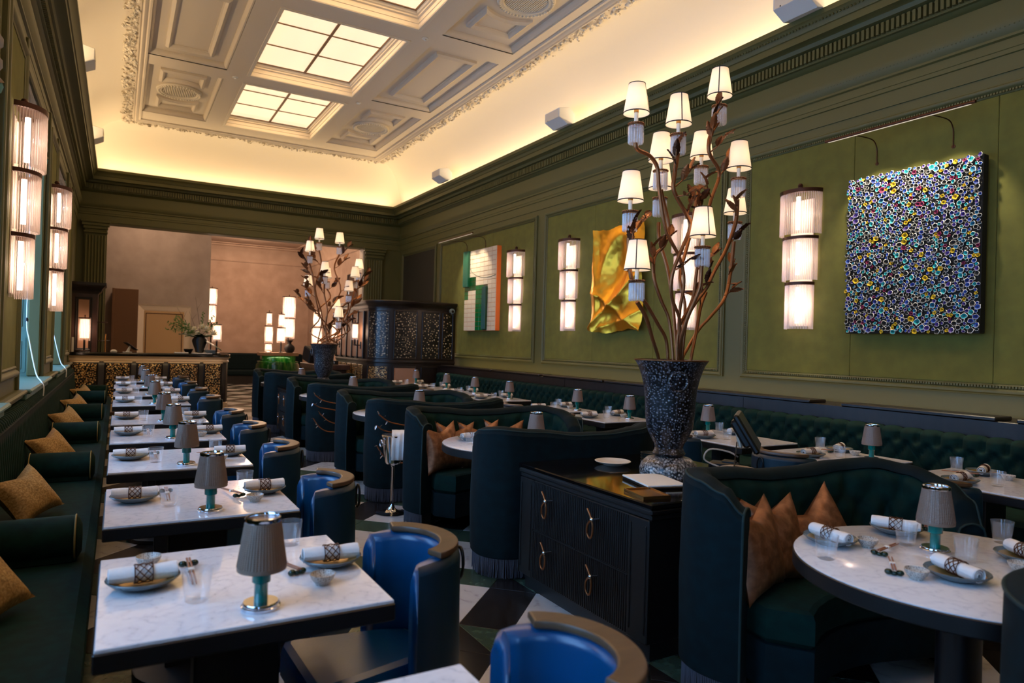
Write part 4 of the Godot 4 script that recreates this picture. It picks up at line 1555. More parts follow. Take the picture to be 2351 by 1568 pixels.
func booth(d_back: float, facing: float, label: String, x0 := 2.03) -> void:
	# facing -1: opens towards the camera (its back is at the far side); +1: opens away
	var key := "b%d" % int(facing)
	if booth_protos.has(key):
		dup(booth_protos[key], label, V(x0, 0, d_back))
		return
	var o := thing("velvet_booth", label, "booth", V(x0, 0, d_back), 0, "curved velvet booth sofas")
	booth_protos[key] = o
	var c3 := []
	for p in BOOTH:
		c3.append(Vector3(p.x, 0, -facing * p.y))
	var path := Mb.smooth(c3, 7)
	var n := path.size()
	var L := [0.0]
	for i in range(1, n):
		L.append(L[-1] + path[i].distance_to(path[i - 1]))
	var total: float = L[-1]
	var tops := [[0.0, 0.84], [0.04, 0.915], [0.09, 0.95], [0.16, 0.963], [0.27, 0.945], [0.42, 0.913], [0.52, 0.912], [0.64, 0.93], [0.74, 0.945], [0.83, 0.925], [0.92, 0.875], [0.97, 0.81], [1.0, 0.70]]
	var outer := []
	var inner := []
	var pipe := []
	var inpath := PackedVector2Array()
	for i in n:
		var t: Vector3 = (path[mini(i + 1, n - 1)] - path[maxi(i - 1, 0)]).normalized()
		var nn := Vector3(t.z, 0, -t.x) * facing          # into the booth
		if nn.dot(Vector3(0.75, 0, -facing * 0.9) - path[i]) < 0.0:
			nn = -nn
		var f: float = L[i] / total
		var h := 0.9
		for k in tops.size() - 1:
			if f >= tops[k][0] and f <= tops[k + 1][0]:
				h = lerpf(tops[k][1], tops[k + 1][1], smoothstep(0.0, 1.0, (f - tops[k][0]) / (tops[k + 1][0] - tops[k][0])))
		var th := 0.125
		var r := PackedVector3Array()
		var p := path[i]
		r.append(p + Vector3(0, 0.125, 0) + nn * 0.02)
		r.append(p + Vector3(0, 0.14, 0))
		r.append(p + Vector3(0, h * 0.5, 0) - nn * 0.008)
		r.append(p + Vector3(0, h - 0.045, 0))
		for k in 7:
			var a := PI * k / 6
			r.append(p + nn * (th * 0.5 * (1.0 - cos(a))) + Vector3(0, h - 0.045 + 0.045 * sin(a), 0))
		outer.append(r)
		pipe.append(p + nn * 0.012 + Vector3(0, h - 0.018, 0))
		var q := PackedVector3Array()
		var U: float = L[i] / total * 11.0
		var soft := minf(1.0, minf(f, 1.0 - f) * 16.0)
		for j in 22:
			var y := 0.40 + (h - 0.05 - 0.40) * j / 21
			var W := (y - 0.52) / 0.36
			var tu := 0.05 * pow(absf(sin(PI * (U + W)) * sin(PI * (U - W))), 0.42)
			tu = lerpf(tu, 0.04 * sqrt(absf(sin(PI * U))), smoothstep(0.70, 0.78, y))
			q.append(p + nn * (th - 0.01 + tu * soft * smoothstep(1.0, 0.93, float(j) / 21) + 0.03 * (1.0 - float(j) / 21)) + Vector3(0, y, 0))
		inner.append(q)
		var ip := p + nn * (th + 0.01)
		inpath.append(Vector2(ip.x, ip.z))
	var b := Mb.new()
	b.grid(outer, facing > 0.0)
	for e in [0, n - 1]:
		var r: PackedVector3Array = outer[e]
		var t: Vector3 = (path[e] - path[1 if e == 0 else n - 2]).normalized()
		var low := r[-1]
		low.y = 0.125
		var c := (r[0] + low) * 0.5 + Vector3(0, 0.4, 0)
		for k in r.size():
			var q: Vector3 = r[k + 1] if k < r.size() - 1 else low
			b.tri(r[k], q, c, t, t, t)
		b.tri(low, r[0], c, t, t, t)
	part("outer_back", b, M.velvet_outer, o)
	b = Mb.new()
	b.grid(inner, facing < 0.0)
	part("tufted_back", b, M.velvet, o)
	b = Mb.new()
	b.tube(pipe, 0.006, 6)
	var q0: PackedVector3Array = outer[0]
	var edge := []
	for k in range(1, q0.size()):
		edge.append(q0[k])
	b.tube(edge, 0.006, 6)
	var q1: PackedVector3Array = outer[n - 1]
	edge = []
	for k in range(1, q1.size()):
		edge.append(q1[k])
	b.tube(edge, 0.006, 6)
	part("piping", b, M.piping, o)
	# seat between the back and a bowed front
	var poly := PackedVector2Array()
	for i in range(0, n, 3):
		poly.append(inpath[i])
	poly.append(Vector2(1.28, -facing * 0.66))
	for k in 9:
		var t := k / 8.0
		var x := lerpf(1.05, 0.16, t)
		poly.append(Vector2(x, -facing * (0.60 - 0.10 * sin(PI * t) + 0.12 * pow(t - 0.1, 4.0) - (0.22 if k == 8 else 0.0))))
	b = Mb.new()
	b.prism(poly, 0.30, 0.455, 0.03)
	part("seat", b, M.velvet, o)
	b = Mb.new()
	b.prism(poly, 0.12, 0.305, 0.004)
	part("seat_base", b, M.velvet_outer, o)
	# bullion fringe round the foot
	b = Mb.new()
	var g := RandomNumberGenerator.new()
	g.seed = 77
	for i in int(total / 0.0085):
		var s := (i + 0.5) * 0.0085
		var k := 0
		while k < n - 2 and L[k + 1] < s:
			k += 1
		var pp := path[k].lerp(path[k + 1], (s - L[k]) / maxf(L[k + 1] - L[k], 1e-5))
		var t: Vector3 = (path[k + 1] - path[k]).normalized()
		var nn := Vector3(t.z, 0, -t.x) * facing
		if nn.dot(Vector3(0.75, 0, -facing * 0.9) - pp) < 0.0:
			nn = -nn
		var sway := t * g.randf_range(-0.007, 0.007) + nn * g.randf_range(-0.004, 0.006)
		var top := pp + nn * 0.016 + Vector3(0, 0.135, 0)
		b.tube([top, top + sway * 0.4 + Vector3(0, -0.06, 0), top + sway + Vector3(0, -0.128 + g.randf() * 0.008, 0)], 0.0034, 4, 0.0024, false)
	part("fringe", b, M.fringe, o, Transform3D.IDENTITY, true)
	b = Mb.new()
	var inner_base := PackedVector2Array()
	for i in range(0, n, 4):
		inner_base.append(inpath[i])
	for k in range(n - 1, -1, -4):
		var t: Vector3 = (path[mini(k + 1, n - 1)] - path[maxi(k - 1, 0)]).normalized()
		var pp := path[k]
		inner_base.append(Vector2(pp.x, pp.z).lerp(inpath[k], 0.25))
	b.prism(inner_base, 0.0, 0.13)
	part("plinth", b, M.black_matte, o)


# ---------------------------------------------------------------- serving cabinet between the booths
func serving_cabinet(d0: float, d1: float, label: String) -> void:
	var o := thing("serving_cabinet", label, "cabinet", V(2.7, 0, (d0 + d1) / 2))
	var T := V(2.7, 0, (d0 + d1) / 2)
	var x0 := 2.17
	var x1 := 3.30
	var b := Mb.new()
	b.bx(x0 + 0.02, x1 - 0.02, 0.09, 0.70, d0 + 0.02, d1 - 0.02, 0.004)
	b.bx(x0 + 0.05, x1 - 0.05, 0.0, 0.09, d0 + 0.04, d1 - 0.04)
	part("carcass", shifted(b, T), M.cabinet, o)
	b = Mb.new()
	b.bx(x0, x1, 0.728, 0.756, d0, d1, 0.006)
	part("marble_top", shifted(b, T), M.black_marble, o)
	b = Mb.new()
	b.bx(x0 + 0.004, x1 - 0.004, 0.70, 0.728, d0 + 0.004, d1 - 0.004, 0.008)
	b.bx(x0 + 0.012, x1 - 0.012, 0.675, 0.70, d0 + 0.012, d1 - 0.012, 0.006)
	part("cornice_moulding", shifted(b, T), M.cabinet, o)
	# corner stiles with a raised bead
	for s in [[d0 + 0.02, d0 + 0.17], [d1 - 0.17, d1 - 0.02]]:
		b = Mb.new()
		b.bx(x0 + 0.008, x0 + 0.03, 0.09, 0.675, s[0], s[1], 0.004)
		for e in [s[0] + 0.02, s[1] - 0.02]:
			b.bx(x0 + 0.002, x0 + 0.012, 0.13, 0.645, e - 0.005, e + 0.005, 0.003)
		part("stile", shifted(b, T), M.cabinet, o)
	# four reeded drawers
	var mid := (d0 + d1) / 2
	for s in [[d0 + 0.172, mid - 0.002], [mid + 0.002, d1 - 0.172]]:
		for y in [[0.385, 0.672], [0.095, 0.380]]:
			b = Mb.new()
			b.bx(x0 + 0.012, x0 + 0.03, y[0], y[1], s[0], s[1], 0.002)
			var k := int((s[1] - s[0]) / 0.0165)
			for i in k:
				var dd: float = s[0] + (s[1] - s[0]) * (i + 0.5) / k
				b.tube([V(x0 + 0.012, y[0] + 0.004, dd), V(x0 + 0.012, y[1] - 0.004, dd)], 0.006, 6, -1, false)
			var dr := part("drawer", shifted(b, T), M.cabinet, o)
			# stirrup pull: a stud with a leather-brass loop hanging askew
			b = Mb.new()
			var cd: float = (s[0] + s[1]) / 2 + 0.01
			var cy: float = y[1] - 0.075
			b.tube([V(x0 + 0.01, cy, cd), V(x0 - 0.035, cy, cd)], 0.006, 8)
			b.ball(V(x0 - 0.04, cy, cd), Vector3(0.012, 0.012, 0.012), 10, 6)
			var pull := part("stud", shifted(b, T), M.chrome, dr)
			b = Mb.new()
			var loop := Mb.smooth([V(x0 - 0.03, cy + 0.045, cd + 0.055), V(x0 - 0.03, cy + 0.01, cd + 0.025), V(x0 - 0.03, cy - 0.035, cd + 0.005), V(x0 - 0.028, cy - 0.085, cd + 0.012), V(x0 - 0.025, cy - 0.105, cd + 0.035), V(x0 - 0.025, cy - 0.085, cd + 0.058), V(x0 - 0.03, cy - 0.04, cd + 0.05), V(x0 - 0.032, cy - 0.01, cd + 0.022)], 4)
			b.tube(loop, 0.006, 6)
			part("handle", shifted(b, T), M.bronze, dr)


# ---------------------------------------------------------------- vase of branch lamps
func urn(at: Vector3, ring_turn: float, label: String) -> void:
	var o := thing("urn", label, "vase", at, ring_turn, "black urns holding branch lamps")
	var b := Mb.new()
	b.lathe([Vector2(0.085, 0.145), Vector2(0.078, 0.155), Vector2(0.085, 0.175), Vector2(0.105, 0.21), Vector2(0.132, 0.27), Vector2(0.142, 0.35), Vector2(0.145, 0.43), Vector2(0.152, 0.50), Vector2(0.168, 0.57), Vector2(0.19, 0.63), Vector2(0.208, 0.658), Vector2(0.21, 0.664), Vector2(0.203, 0.664), Vector2(0.18, 0.625), Vector2(0.155, 0.54), Vector2(0.14, 0.44), Vector2(0.001, 0.43)], 44)
	part("body", b, M.shagreen, o)
	b = Mb.new()
	b.lathe([Vector2(0.165, 0.0), Vector2(0.168, 0.03), Vector2(0.158, 0.065), Vector2(0.125, 0.095), Vector2(0.07, 0.108), Vector2(0.001, 0.11)], 40)
	part("foot", b, M.pebble, o)
	b = Mb.new()
	b.lathe([Vector2(0.06, 0.105), Vector2(0.085, 0.112), Vector2(0.095, 0.125), Vector2(0.085, 0.14), Vector2(0.08, 0.148), Vector2(0.06, 0.15)], 32)
	part("collar", b, M.shagreen, o)
	b = Mb.new()
	b.lathe([Vector2(0.204, 0.662), Vector2(0.212, 0.66), Vector2(0.213, 0.667), Vector2(0.204, 0.668)], 44)
	part("rim", b, M.bronze, o)
	for s in [1.0, -1.0]:
		b = Mb.new()
		var c := []
		for k in 20:
			var a := TAU * k / 20
			c.append(Vector3(s * (0.168 + 0.012), 0.545 + 0.055 * sin(a), 0.05 * cos(a)))
		b.tube(c, 0.008, 8, -1, false, true)
		b.ball(Vector3(s * 0.172, 0.60, 0), Vector3(0.014, 0.014, 0.014), 10, 6)
		part("ring_handle", b, M.shagreen, o)


var leaf_mesh: ArrayMesh
var lampkit := {}


func branch_kit() -> void:
	var b := Mb.new()
	for side in [1.0, -1.0]:
		var rows := []
		for i in 15:
			var t := i / 14.0
			var w := (0.019 * pow(sin(PI * pow(t, 0.8)), 0.8) + 0.0006) * (0.78 + 0.22 * absf(sin(t * 16.0)))
			var r := PackedVector3Array()
			for j in 5:
				var s := j / 2.0 - 1.0
				var rib := 0.0016 * sin(t * 40.0 + absf(s) * 3.0)
				r.append(Vector3(s * w, 0.006 * absf(s) - 0.018 * t * t + rib + side * 0.0009, -0.085 * t))
			rows.append(r)
		b.grid(rows, side > 0.0)
	leaf_mesh = b.mesh()
	b = Mb.new()
	b.lathe([Vector2(0.073, 0.0), Vector2(0.0475, 0.165)], 36)
	lampkit.shade = b.mesh()
	b = Mb.new()
	b.lathe([Vector2(0.0725, -0.002), Vector2(0.0742, -0.001), Vector2(0.0738, 0.004), Vector2(0.0722, 0.004)], 36)
	b.lathe([Vector2(0.0468, 0.162), Vector2(0.0486, 0.162), Vector2(0.048, 0.167), Vector2(0.0468, 0.167)], 36)
	b.quad(Vector3(-0.003, 0.0, 0.0738), Vector3(0.003, 0.0, 0.0738), Vector3(0.003, 0.165, 0.0482), Vector3(-0.003, 0.165, 0.0482))
	lampkit.trim = b.mesh()
	b = Mb.new()
	b.lathe([Vector2(0.001, -0.055), Vector2(0.0115, -0.055), Vector2(0.0115, 0.005), Vector2(0.001, 0.005)], 12)
	lampkit.candle = b.mesh()
	b = Mb.new()
	b.lathe([Vector2(0.0125, 0.004), Vector2(0.0135, 0.006), Vector2(0.0135, 0.03), Vector2(0.001, 0.032)], 12)
	lampkit.socket = b.mesh()
	b = Mb.new()
	b.ball(Vector3(0, 0.062, 0), Vector3(0.016, 0.026, 0.016), 12, 8)
	lampkit.bulb = b.mesh()
	b = Mb.new()
	b.lathe([Vector2(0.028, -0.066), Vector2(0.04, -0.066), Vector2(0.043, -0.062), Vector2(0.043, -0.056), Vector2(0.028, -0.054), Vector2(0.028, -0.066)], 24)
	for i in 24:
		var a := TAU * i / 24
		b.ball(Vector3(cos(a) * 0.043, -0.06, sin(a) * 0.043), Vector3(0.0045, 0.006, 0.0045), 5, 4)
	lampkit.cup = b.mesh()
	b = Mb.new()
	for i in 15:
		var a := TAU * i / 15
		b.lathe([Vector2(0.001, -0.172), Vector2(0.006, -0.168), Vector2(0.0075, -0.16), Vector2(0.0075, -0.074), Vector2(0.001, -0.07)], 6, Transform3D(Basis.IDENTITY, Vector3(cos(a) * 0.037, 0, sin(a) * 0.037)))
	lampkit.drops = b.mesh()


# stems: [points from the vase mouth up..., lamp shade foot]; leaves: [point, direction]
func branch_lamp(called_at: Vector3, stems: Array, leaves: Array, e: float, label: String, big := 1.15) -> void:
	var o := thing("branch_lamp", label, "lamp", called_at, 0.0, "branch lamps in black urns")
	for s in stems:
		var pts := []
		for p in s[0]:
			pts.append(p - called_at)
		var b := Mb.new()
		b.tube(Mb.smooth(pts, 4), 0.0085, 8, 0.0125)
		part("stem", b, M.bronze, o)
		if s.size() < 2:
			continue
		var at: Vector3 = s[1] - called_at
		var lp := Node3D.new()
		lp.name = "lamp_head"
		o.add_child(lp, true)
		lp.position = at
		lp.rotation.y = s[2] if s.size() > 2 else 0.0
		part("shade", lampkit.shade, M.shade, lp)
		part("shade_trim", lampkit.trim, M.seam_dark, lp)
		part("candle_tube", lampkit.candle, M.candle, lp)
		part("socket", lampkit.socket, M.brass, lp)
		part("bulb", lampkit.bulb, M.bulb, lp)
		part("cup", lampkit.cup, M.bronze, lp)
		part("crystal_drops", lampkit.drops, M.crystal, lp)
		omni(Vector3(0, 0.062, 0), Color(1.0, 0.88, 0.74), e, 0.015, lp)
	var k := 0
	for l in leaves:
		var g := Node3D.new()
		g.name = "twig"
		o.add_child(g, true)
		g.position = l[0] - called_at
		var dir: Vector3 = (l[1] as Vector3).normalized()
		var b := Mb.new()
		b.tube(Mb.smooth([Vector3.ZERO, (dir * 0.05 + Vector3(0, 0.015, 0)) * big, (dir * 0.10 + Vector3(0, 0.05, 0)) * big], 3), 0.005, 6, 0.003)
		part("twig_stem", b, M.bronze, g)
		for i in 3:
			var m := part("leaf", leaf_mesh, M.bronze if k % 3 else M.dark_bronze, g)
			var d2: Vector3 = (dir.rotated(Vector3.UP, (i - 1) * 1.15) + Vector3(0, 0.65 - 0.55 * absf(i - 1) * (1 if k % 2 else -1), 0)).normalized()
			var z := -d2
			var x := Vector3.UP.cross(z).normalized()
			m.transform = Transform3D(Basis(x, z.cross(x), z).rotated(d2, rng.randf_range(-1.0, 1.0)).scaled_local(Vector3(big, big, big)), (dir * (0.045 + 0.03 * i) + Vector3(0, 0.012 + 0.018 * i, 0)) * big / 1.15)
		k += 1


# ---------------------------------------------------------------- bar counter and the things on and behind it
func bar_counter() -> void:
	var at := V(0.58, 0, 14.64)
	var o := thing("bar_counter", "long bar counter with black marble top and gold-flecked panels facing the tables", "counter", at)
	var outline := PackedVector2Array()
	for p in [[-0.74, 14.40], [1.78, 14.40], [1.86, 14.43], [1.90, 14.52], [1.90, 14.88], [-0.74, 14.88]]:
		outline.append(Vector2(p[0] - at.x, -p[1] - at.z))
	var b := Mb.new()
	b.prism(outline, 0.10, 1.06, 0.004)
	part("carcass", b, M.black_wood, o)
	var grown := PackedVector2Array()
	for p in outline:
		grown.append(Vector2(p.x * 1.03, p.y * 1.06))
	b = Mb.new()
	b.prism(grown, 1.085, 1.15, 0.006)
	part("marble_top", b, M.black_marble, o)
	b = Mb.new()
	var path := [Vector2(-0.74, 14.40), Vector2(1.78, 14.40), Vector2(1.86, 14.43), Vector2(1.90, 14.52), Vector2(1.90, 14.88)]
	path.reverse()
	b.mould(path, false, [Vector2(0.0, 0.985), Vector2(0.012, 0.99), Vector2(0.02, 1.01), Vector2(0.012, 1.02), Vector2(0.006, 1.04), Vector2(0.02, 1.07), Vector2(0.045, 1.085), Vector2(0.0, 1.086)], ROOM)
	b.mould(path, false, [Vector2(0.02, 0.10), Vector2(0.012, 0.2), Vector2(0.0, 0.21)], ROOM)
	part("frieze", shifted(b, at), M.lip, o)
	for p in [[-0.72, -0.29], [-0.20, 0.23], [0.31, 0.75], [0.84, 1.37], [1.45, 1.78]]:
		b = Mb.new()
		b.bx(p[0] + 0.03, p[1] - 0.03, 0.26, 0.955, 14.385, 14.402, 0.003)
		var pn := part("panel", shifted(b, at), M.flakes, o)
		b = Mb.new()
		b.bx(p[0] - 0.012, p[1] + 0.012, 0.968, 0.992, 14.362, 14.40, 0.008)
		part("light_lip", shifted(b, at), M.lip, pn)
		b = Mb.new()
		b.mould(rect(p[0], p[1], 0.22, 0.97), true, frame_profile(0.035, 0.022), Transform3D(Basis(Vector3(1, 0, 0), Vector3(0, 1, 0), Vector3(0, 0, 1)), V(0, 0, 14.40)))
		part("panel_frame", shifted(b, at), M.black_wood, pn)
		area(V((p[0] + p[1]) / 2, 0.24, 14.33), Vector3(0, 0.8, -0.6), p[1] - p[0] - 0.06, 0.02, COVE, 0.018)
	area(V(0.55, 0.965, 14.33), Vector3(0, -0.4, -1), 2.4, 0.015, COVE, 0.03)
	area(V(0.55, 1.078, 14.365), Vector3(0, -1, 0), 2.4, 0.015, COVE, 0.012)


func bar_things() -> void:
	# ribbed black vase of flowers
	var at := V(1.39, 1.15, 14.62)
	var o := thing("flower_vase", "ribbed black vase of white flowers and green leaves on the bar counter", "flower vase", at)
	var b := Mb.new()
	for i in 20:
		var a0 := TAU * i / 20
		var P := []
		for q in [[0.055, 0.0], [0.068, 0.02], [0.085, 0.09], [0.118, 0.18], [0.135, 0.24], [0.128, 0.285], [0.10, 0.31], [0.105, 0.325]]:
			P.append(Vector2(q[0], q[1]))
		for s in Mb.prof(P):
			for k in 4:
				var a := a0 + TAU / 20 * k / 4
				var c := a0 + TAU / 20 * (k + 1) / 4
				var ra := 1.0 + 0.05 * absf(sin((a - a0) * 10.0))
				var rc := 1.0 + 0.05 * absf(sin((c - a0) * 10.0))
				var da := Vector3(cos(a), 0, sin(a))
				var dc := Vector3(cos(c), 0, sin(c))
				var tw := 0.5 * (k - 1.5)
				var na := Vector3(cos(a - tw * 0.12), 0.2, sin(a - tw * 0.12)).normalized()
				b.q4(da * s[0].x * ra + Vector3(0, s[0].y, 0), dc * s[0].x * rc + Vector3(0, s[0].y, 0), dc * s[1].x * rc + Vector3(0, s[1].y, 0), da * s[1].x * ra + Vector3(0, s[1].y, 0), na, na, na, na)
	part("vase_body", b, M.black, o)
	var g := RandomNumberGenerator.new()
	g.seed = 4
	# large split leaves low down
	for i in 9:
		b = Mb.new()
		var a := TAU * i / 9 + 0.3
		var dir := Vector3(cos(a), 0.25 + 0.4 * g.randf(), sin(a) * 0.7)
		if i == 0:
			dir = Vector3(1.0, -0.35, 0.4)
		var rows := []
		for k in 9:
			var t := k / 8.0
			var w := 0.10 * sin(PI * pow(t, 0.7)) * (1.0 if k % 2 else 0.55) + 0.002
			var sd := Vector3(-dir.z, 0, dir.x).normalized()
			var r := PackedVector3Array()
			for j in 5:
				var s := j / 2.0 - 1.0
				r.append(Vector3(0, 0.31, 0) + dir * 0.38 * t + sd * s * w + Vector3(0, -0.10 * t * t - 0.02 * absf(s), 0))
			rows.append(r)
		b.grid(rows)
		part("broad_leaf", b, M.leaf, o)
	# an airy spray of small leaves to the side
	for i in 7:
		b = Mb.new()
		var p := Vector3(0, 0.32, 0)
		var dir := Vector3(-1.0, 0.22 + 0.11 * i, 0.1 * (i - 3))
		var tip := p + dir.normalized() * (0.55 + 0.1 * g.randf())
		b.tube([p, p.lerp(tip, 0.5) + Vector3(0, 0.04, 0), tip], 0.004, 4, 0.002, false)
		for k in 22:
			var t := 0.25 + 0.75 * k / 22.0
			var c := p.lerp(tip, t) + Vector3(0, 0.04 * sin(PI * t), 0)
			var d2 := Vector3(g.randf_range(-1, 0.4), g.randf_range(-0.8, 1), g.randf_range(-1, 1)).normalized() * 0.06
			var sd := d2.cross(Vector3(0.3, 0.5, 1)).normalized() * 0.013
			b.quad(c, c + d2 * 0.5 + sd, c + d2, c + d2 * 0.5 - sd)
		part("leaf_spray", b, M.leaf2, o)
	# bare twigs and bells of Ireland rising to the right
	for q in [Vector3(-0.10, 0.80, 0), Vector3(0.22, 0.72, 0.05), Vector3(-0.42, 0.58, 0.04), Vector3(-0.2, 0.52, -0.05)]:
		b = Mb.new()
		b.tube(Mb.smooth([Vector3(0, 0.3, 0), q * 0.5 + Vector3(0.03, 0.2, 0), Vector3(0, 0.3, 0) + q], 5), 0.005, 5, 0.0015, false)
		b.tube([q * 0.7 + Vector3(0, 0.3, 0), q * 0.8 + Vector3(0.09, 0.36, 0)], 0.002, 4, 0.001, false)
		part("bare_twig", b, M.twig, o)
	for q in [Vector3(0.05, 0.52, 0.02), Vector3(0.24, 0.46, 0.05), Vector3(0.30, 0.32, 0.0)]:
		b = Mb.new()
		for k in 16:
			var t := 0.35 + 0.65 * k / 16.0
			var c: Vector3 = Vector3(0, 0.3, 0) + q * t
			var a := k * 2.2
			b.lathe([Vector2(0.002, 0), Vector2(0.012, 0.008), Vector2(0.018, 0.02)], 7, Transform3D(Basis(Vector3(cos(a), 0.4, sin(a)).normalized(), 0.9), c + Vector3(cos(a) * 0.012, 0, sin(a) * 0.012)))
		part("green_bells", b, M.leaf2, o)
	# big pale blooms
	for q in [[0.10, 0.44, 0.14, 0.12], [0.22, 0.37, 0.12, 0.11], [0.02, 0.50, 0.12, 0.09], [-0.12, 0.46, 0.16, 0.075], [-0.06, 0.37, 0.18, 0.07]]:
		b = Mb.new()
		for k in 34:
			var a := k * 2.4
			var el := 1.3 - 1.5 * k / 34.0
			var d := Vector3(cos(a) * cos(el), sin(el), sin(a) * cos(el))
			var sd: Vector3 = d.cross(Vector3(0.2, 1, 0.1)).normalized() * q[3] * 0.17
			b.quad(Vector3(q[0], q[1], q[2]), Vector3(q[0], q[1], q[2]) + d * q[3] * 0.6 + sd, Vector3(q[0], q[1], q[2]) + d * q[3] + Vector3(0, 0.01, 0), Vector3(q[0], q[1], q[2]) + d * q[3] * 0.6 - sd)
		part("bloom", b, M.petal, o)
	# open book, bowl and bottles beside the vase
	b = Mb.new()
	for s in [-1.0, 1.0]:
		var rows := []
		for i in 7:
			var t := i / 6.0
			rows.append(PackedVector3Array([Vector3(s * t * 0.15, 0.012 + 0.012 * sin(PI * t), 0.1), Vector3(s * t * 0.15, 0.012 + 0.012 * sin(PI * t), -0.1)]))
		b.grid(rows, s > 0.0)
		b.box(Vector3(s * 0.08, 0.006, 0), Vector3(0.16, 0.012, 0.21), 0.002)
	one("open_book", b, M.paper, "white open reservations book lying on the bar counter before the vase", "book", "", Transform3D(Basis(Vector3.UP, 0.15), V(1.42, 1.15, 14.46)))
	b = Mb.new()
	b.box(Vector3(0, 0.012, 0), Vector3(0.24, 0.024, 0.16), 0.004)
	one("folded_menus", b, M.paper, "low pile of cream folded menus beside the open book on the counter", "menus", "", Transform3D(Basis.IDENTITY, V(1.06, 1.15, 14.5)))
	b = Mb.new()
	b.lathe([Vector2(0.001, 0), Vector2(0.05, 0.0), Vector2(0.08, 0.06), Vector2(0.085, 0.085), Vector2(0.078, 0.08), Vector2(0.05, 0.012), Vector2(0.001, 0.01)], 20)
	one("metal_bowl", b, M.black, "dark bowl behind the open book on the bar counter", "bowl", "", Transform3D(Basis.IDENTITY, V(1.2, 1.15, 14.72)))
	b = Mb.new()
	b.bx(-0.1, 0.1, 0, 0.075, -0.05, 0.05, 0.006)
	var tray := thing("condiment_tray", "grey box with small glass bottles between vase and lamp", "box", V(1.575, 1.15, 14.6))
	part("box_body", b, M.plate, tray)
	for x in [-0.04, 0.03]:
		b = Mb.new()
		b.lathe([Vector2(0.001, 0.07), Vector2(0.016, 0.07), Vector2(0.017, 0.11), Vector2(0.007, 0.13), Vector2(0.007, 0.165), Vector2(0.001, 0.167)], 10, Transform3D(Basis.IDENTITY, Vector3(x, 0, 0)))
		part("glass_bottle", b, M.glass, tray)
	# till and bits at the other end
	var t := thing("payment_tablet", "tilted dark tablet terminal on a pale stand at the window end of the counter", "tablet", V(0.16, 1.15, 14.62), 0.4)
	b = Mb.new()
	b.box(Vector3(0.06, 0.115, 0), Vector3(0.24, 0.012, 0.17), 0.004, Basis(Vector3(0, 0, 1), -0.62))
	part("screen", b, M.black, t)
	b = Mb.new()
	b.tube([Vector3(0.05, 0.11, 0), Vector3(0.02, 0.05, 0), Vector3(0.0, 0.0, 0)], 0.02, 8, 0.03)
	b.box(Vector3(0, 0.006, 0), Vector3(0.12, 0.012, 0.12), 0.004)
	part("stand", b, M.white, t)
	b = Mb.new()
	b.lathe([Vector2(0.001, 0), Vector2(0.05, 0), Vector2(0.055, 0.025), Vector2(0.03, 0.045), Vector2(0.001, 0.05)], 14)
	one("receipt_dish", b, M.white, "small white dish on the counter beside the tablet terminal", "dish", "", Transform3D(Basis.IDENTITY, V(-0.06, 1.15, 14.58)))
	var tap := thing("bar_tap", "slim brass bar tap rising behind the counter beside the dark cupboard", "tap", V(-0.2, 1.15, 14.75))
	b = Mb.new()
	b.tube(Mb.smooth([Vector3(0, 0, 0), Vector3(0.0, 0.2, 0), Vector3(0.01, 0.33, 0)], 3), 0.012, 8, 0.007)
	part("spout", b, M.brass, tap)
	b = Mb.new()
	b.tube([Vector3(-0.06, 0.2, 0), Vector3(0.07, 0.215, 0)], 0.008, 6)
	part("lever", b, M.chrome, tap)
	one("menu_card", card_mesh(), M.paper, "pale card standing upright at the window end of the counter", "card", "", Transform3D(Basis(Vector3.UP, 0.1), V(-0.70, 1.15, 14.55)))
	rod_lamp(V(-0.53, 1.15, 14.72), [[0.088, 0.20, 0.60]], 0.09, "glass rod lamp on the counter in front of the dark wood cupboard", 0.05, "glass rod lamps")
	rod_lamp(V(1.71, 1.15, 14.75), [[0.085, 0.24, 0.57]], 0.08, "glass rod lamp at the aisle end of the bar counter", 0.05, "glass rod lamps")
	# tall cupboard behind
	var c := thing("tall_cupboard", "tall dark wood cupboard with a heavy cornice behind the bar", "cupboard", V(-0.56, 0, 15.15))
	b = Mb.new()
	b.box(Vector3(0, 1.14, 0), Vector3(0.44, 2.28, 0.46), 0.006)
	part("carcass", b, M.walnut, c)
	b = Mb.new()
	var pr := [Vector2(0.0, 2.22), Vector2(0.02, 2.25), Vector2(0.05, 2.27), Vector2(0.06, 2.31), Vector2(0.11, 2.37), Vector2(0.13, 2.38), Vector2(0.13, 2.43), Vector2(0.0, 2.432), Vector2(-0.22, 2.432)]
	b.mould([Vector2(-0.22, -0.23), Vector2(-0.22, 0.23), Vector2(0.22, 0.23), Vector2(0.22, -0.23)], true, pr, ROOM)
	part("cornice_moulding", b, M.black_wood, c)
	b = Mb.new()
	b.mould(rect(-0.135, 0.135, 1.16, 2.16), true, frame_profile(0.05, 0.02), Transform3D(Basis.IDENTITY, Vector3(0, 0, 0.23)))
	var d := part("door", b, M.black_wood, c)
	b = Mb.new()
	b.box(Vector3(0, 1.66, 0.232), Vector3(0.17, 0.9, 0.012), 0.003)
	part("door_panel", b, M.beige_panel, d)
	# shelves with a few bottles on the cupboard's aisle side
	for y in [1.35, 1.7]:
		b = Mb.new()
		b.box(Vector3(0.30, y, -0.05), Vector3(0.16, 0.02, 0.3), 0.003)
		part("shelf", b, M.walnut, c)


func card_mesh() -> Mb:
	var b := Mb.new()
	b.box(Vector3(0, 0.13, 0), Vector3(0.035, 0.26, 0.03), 0.002)
	return b


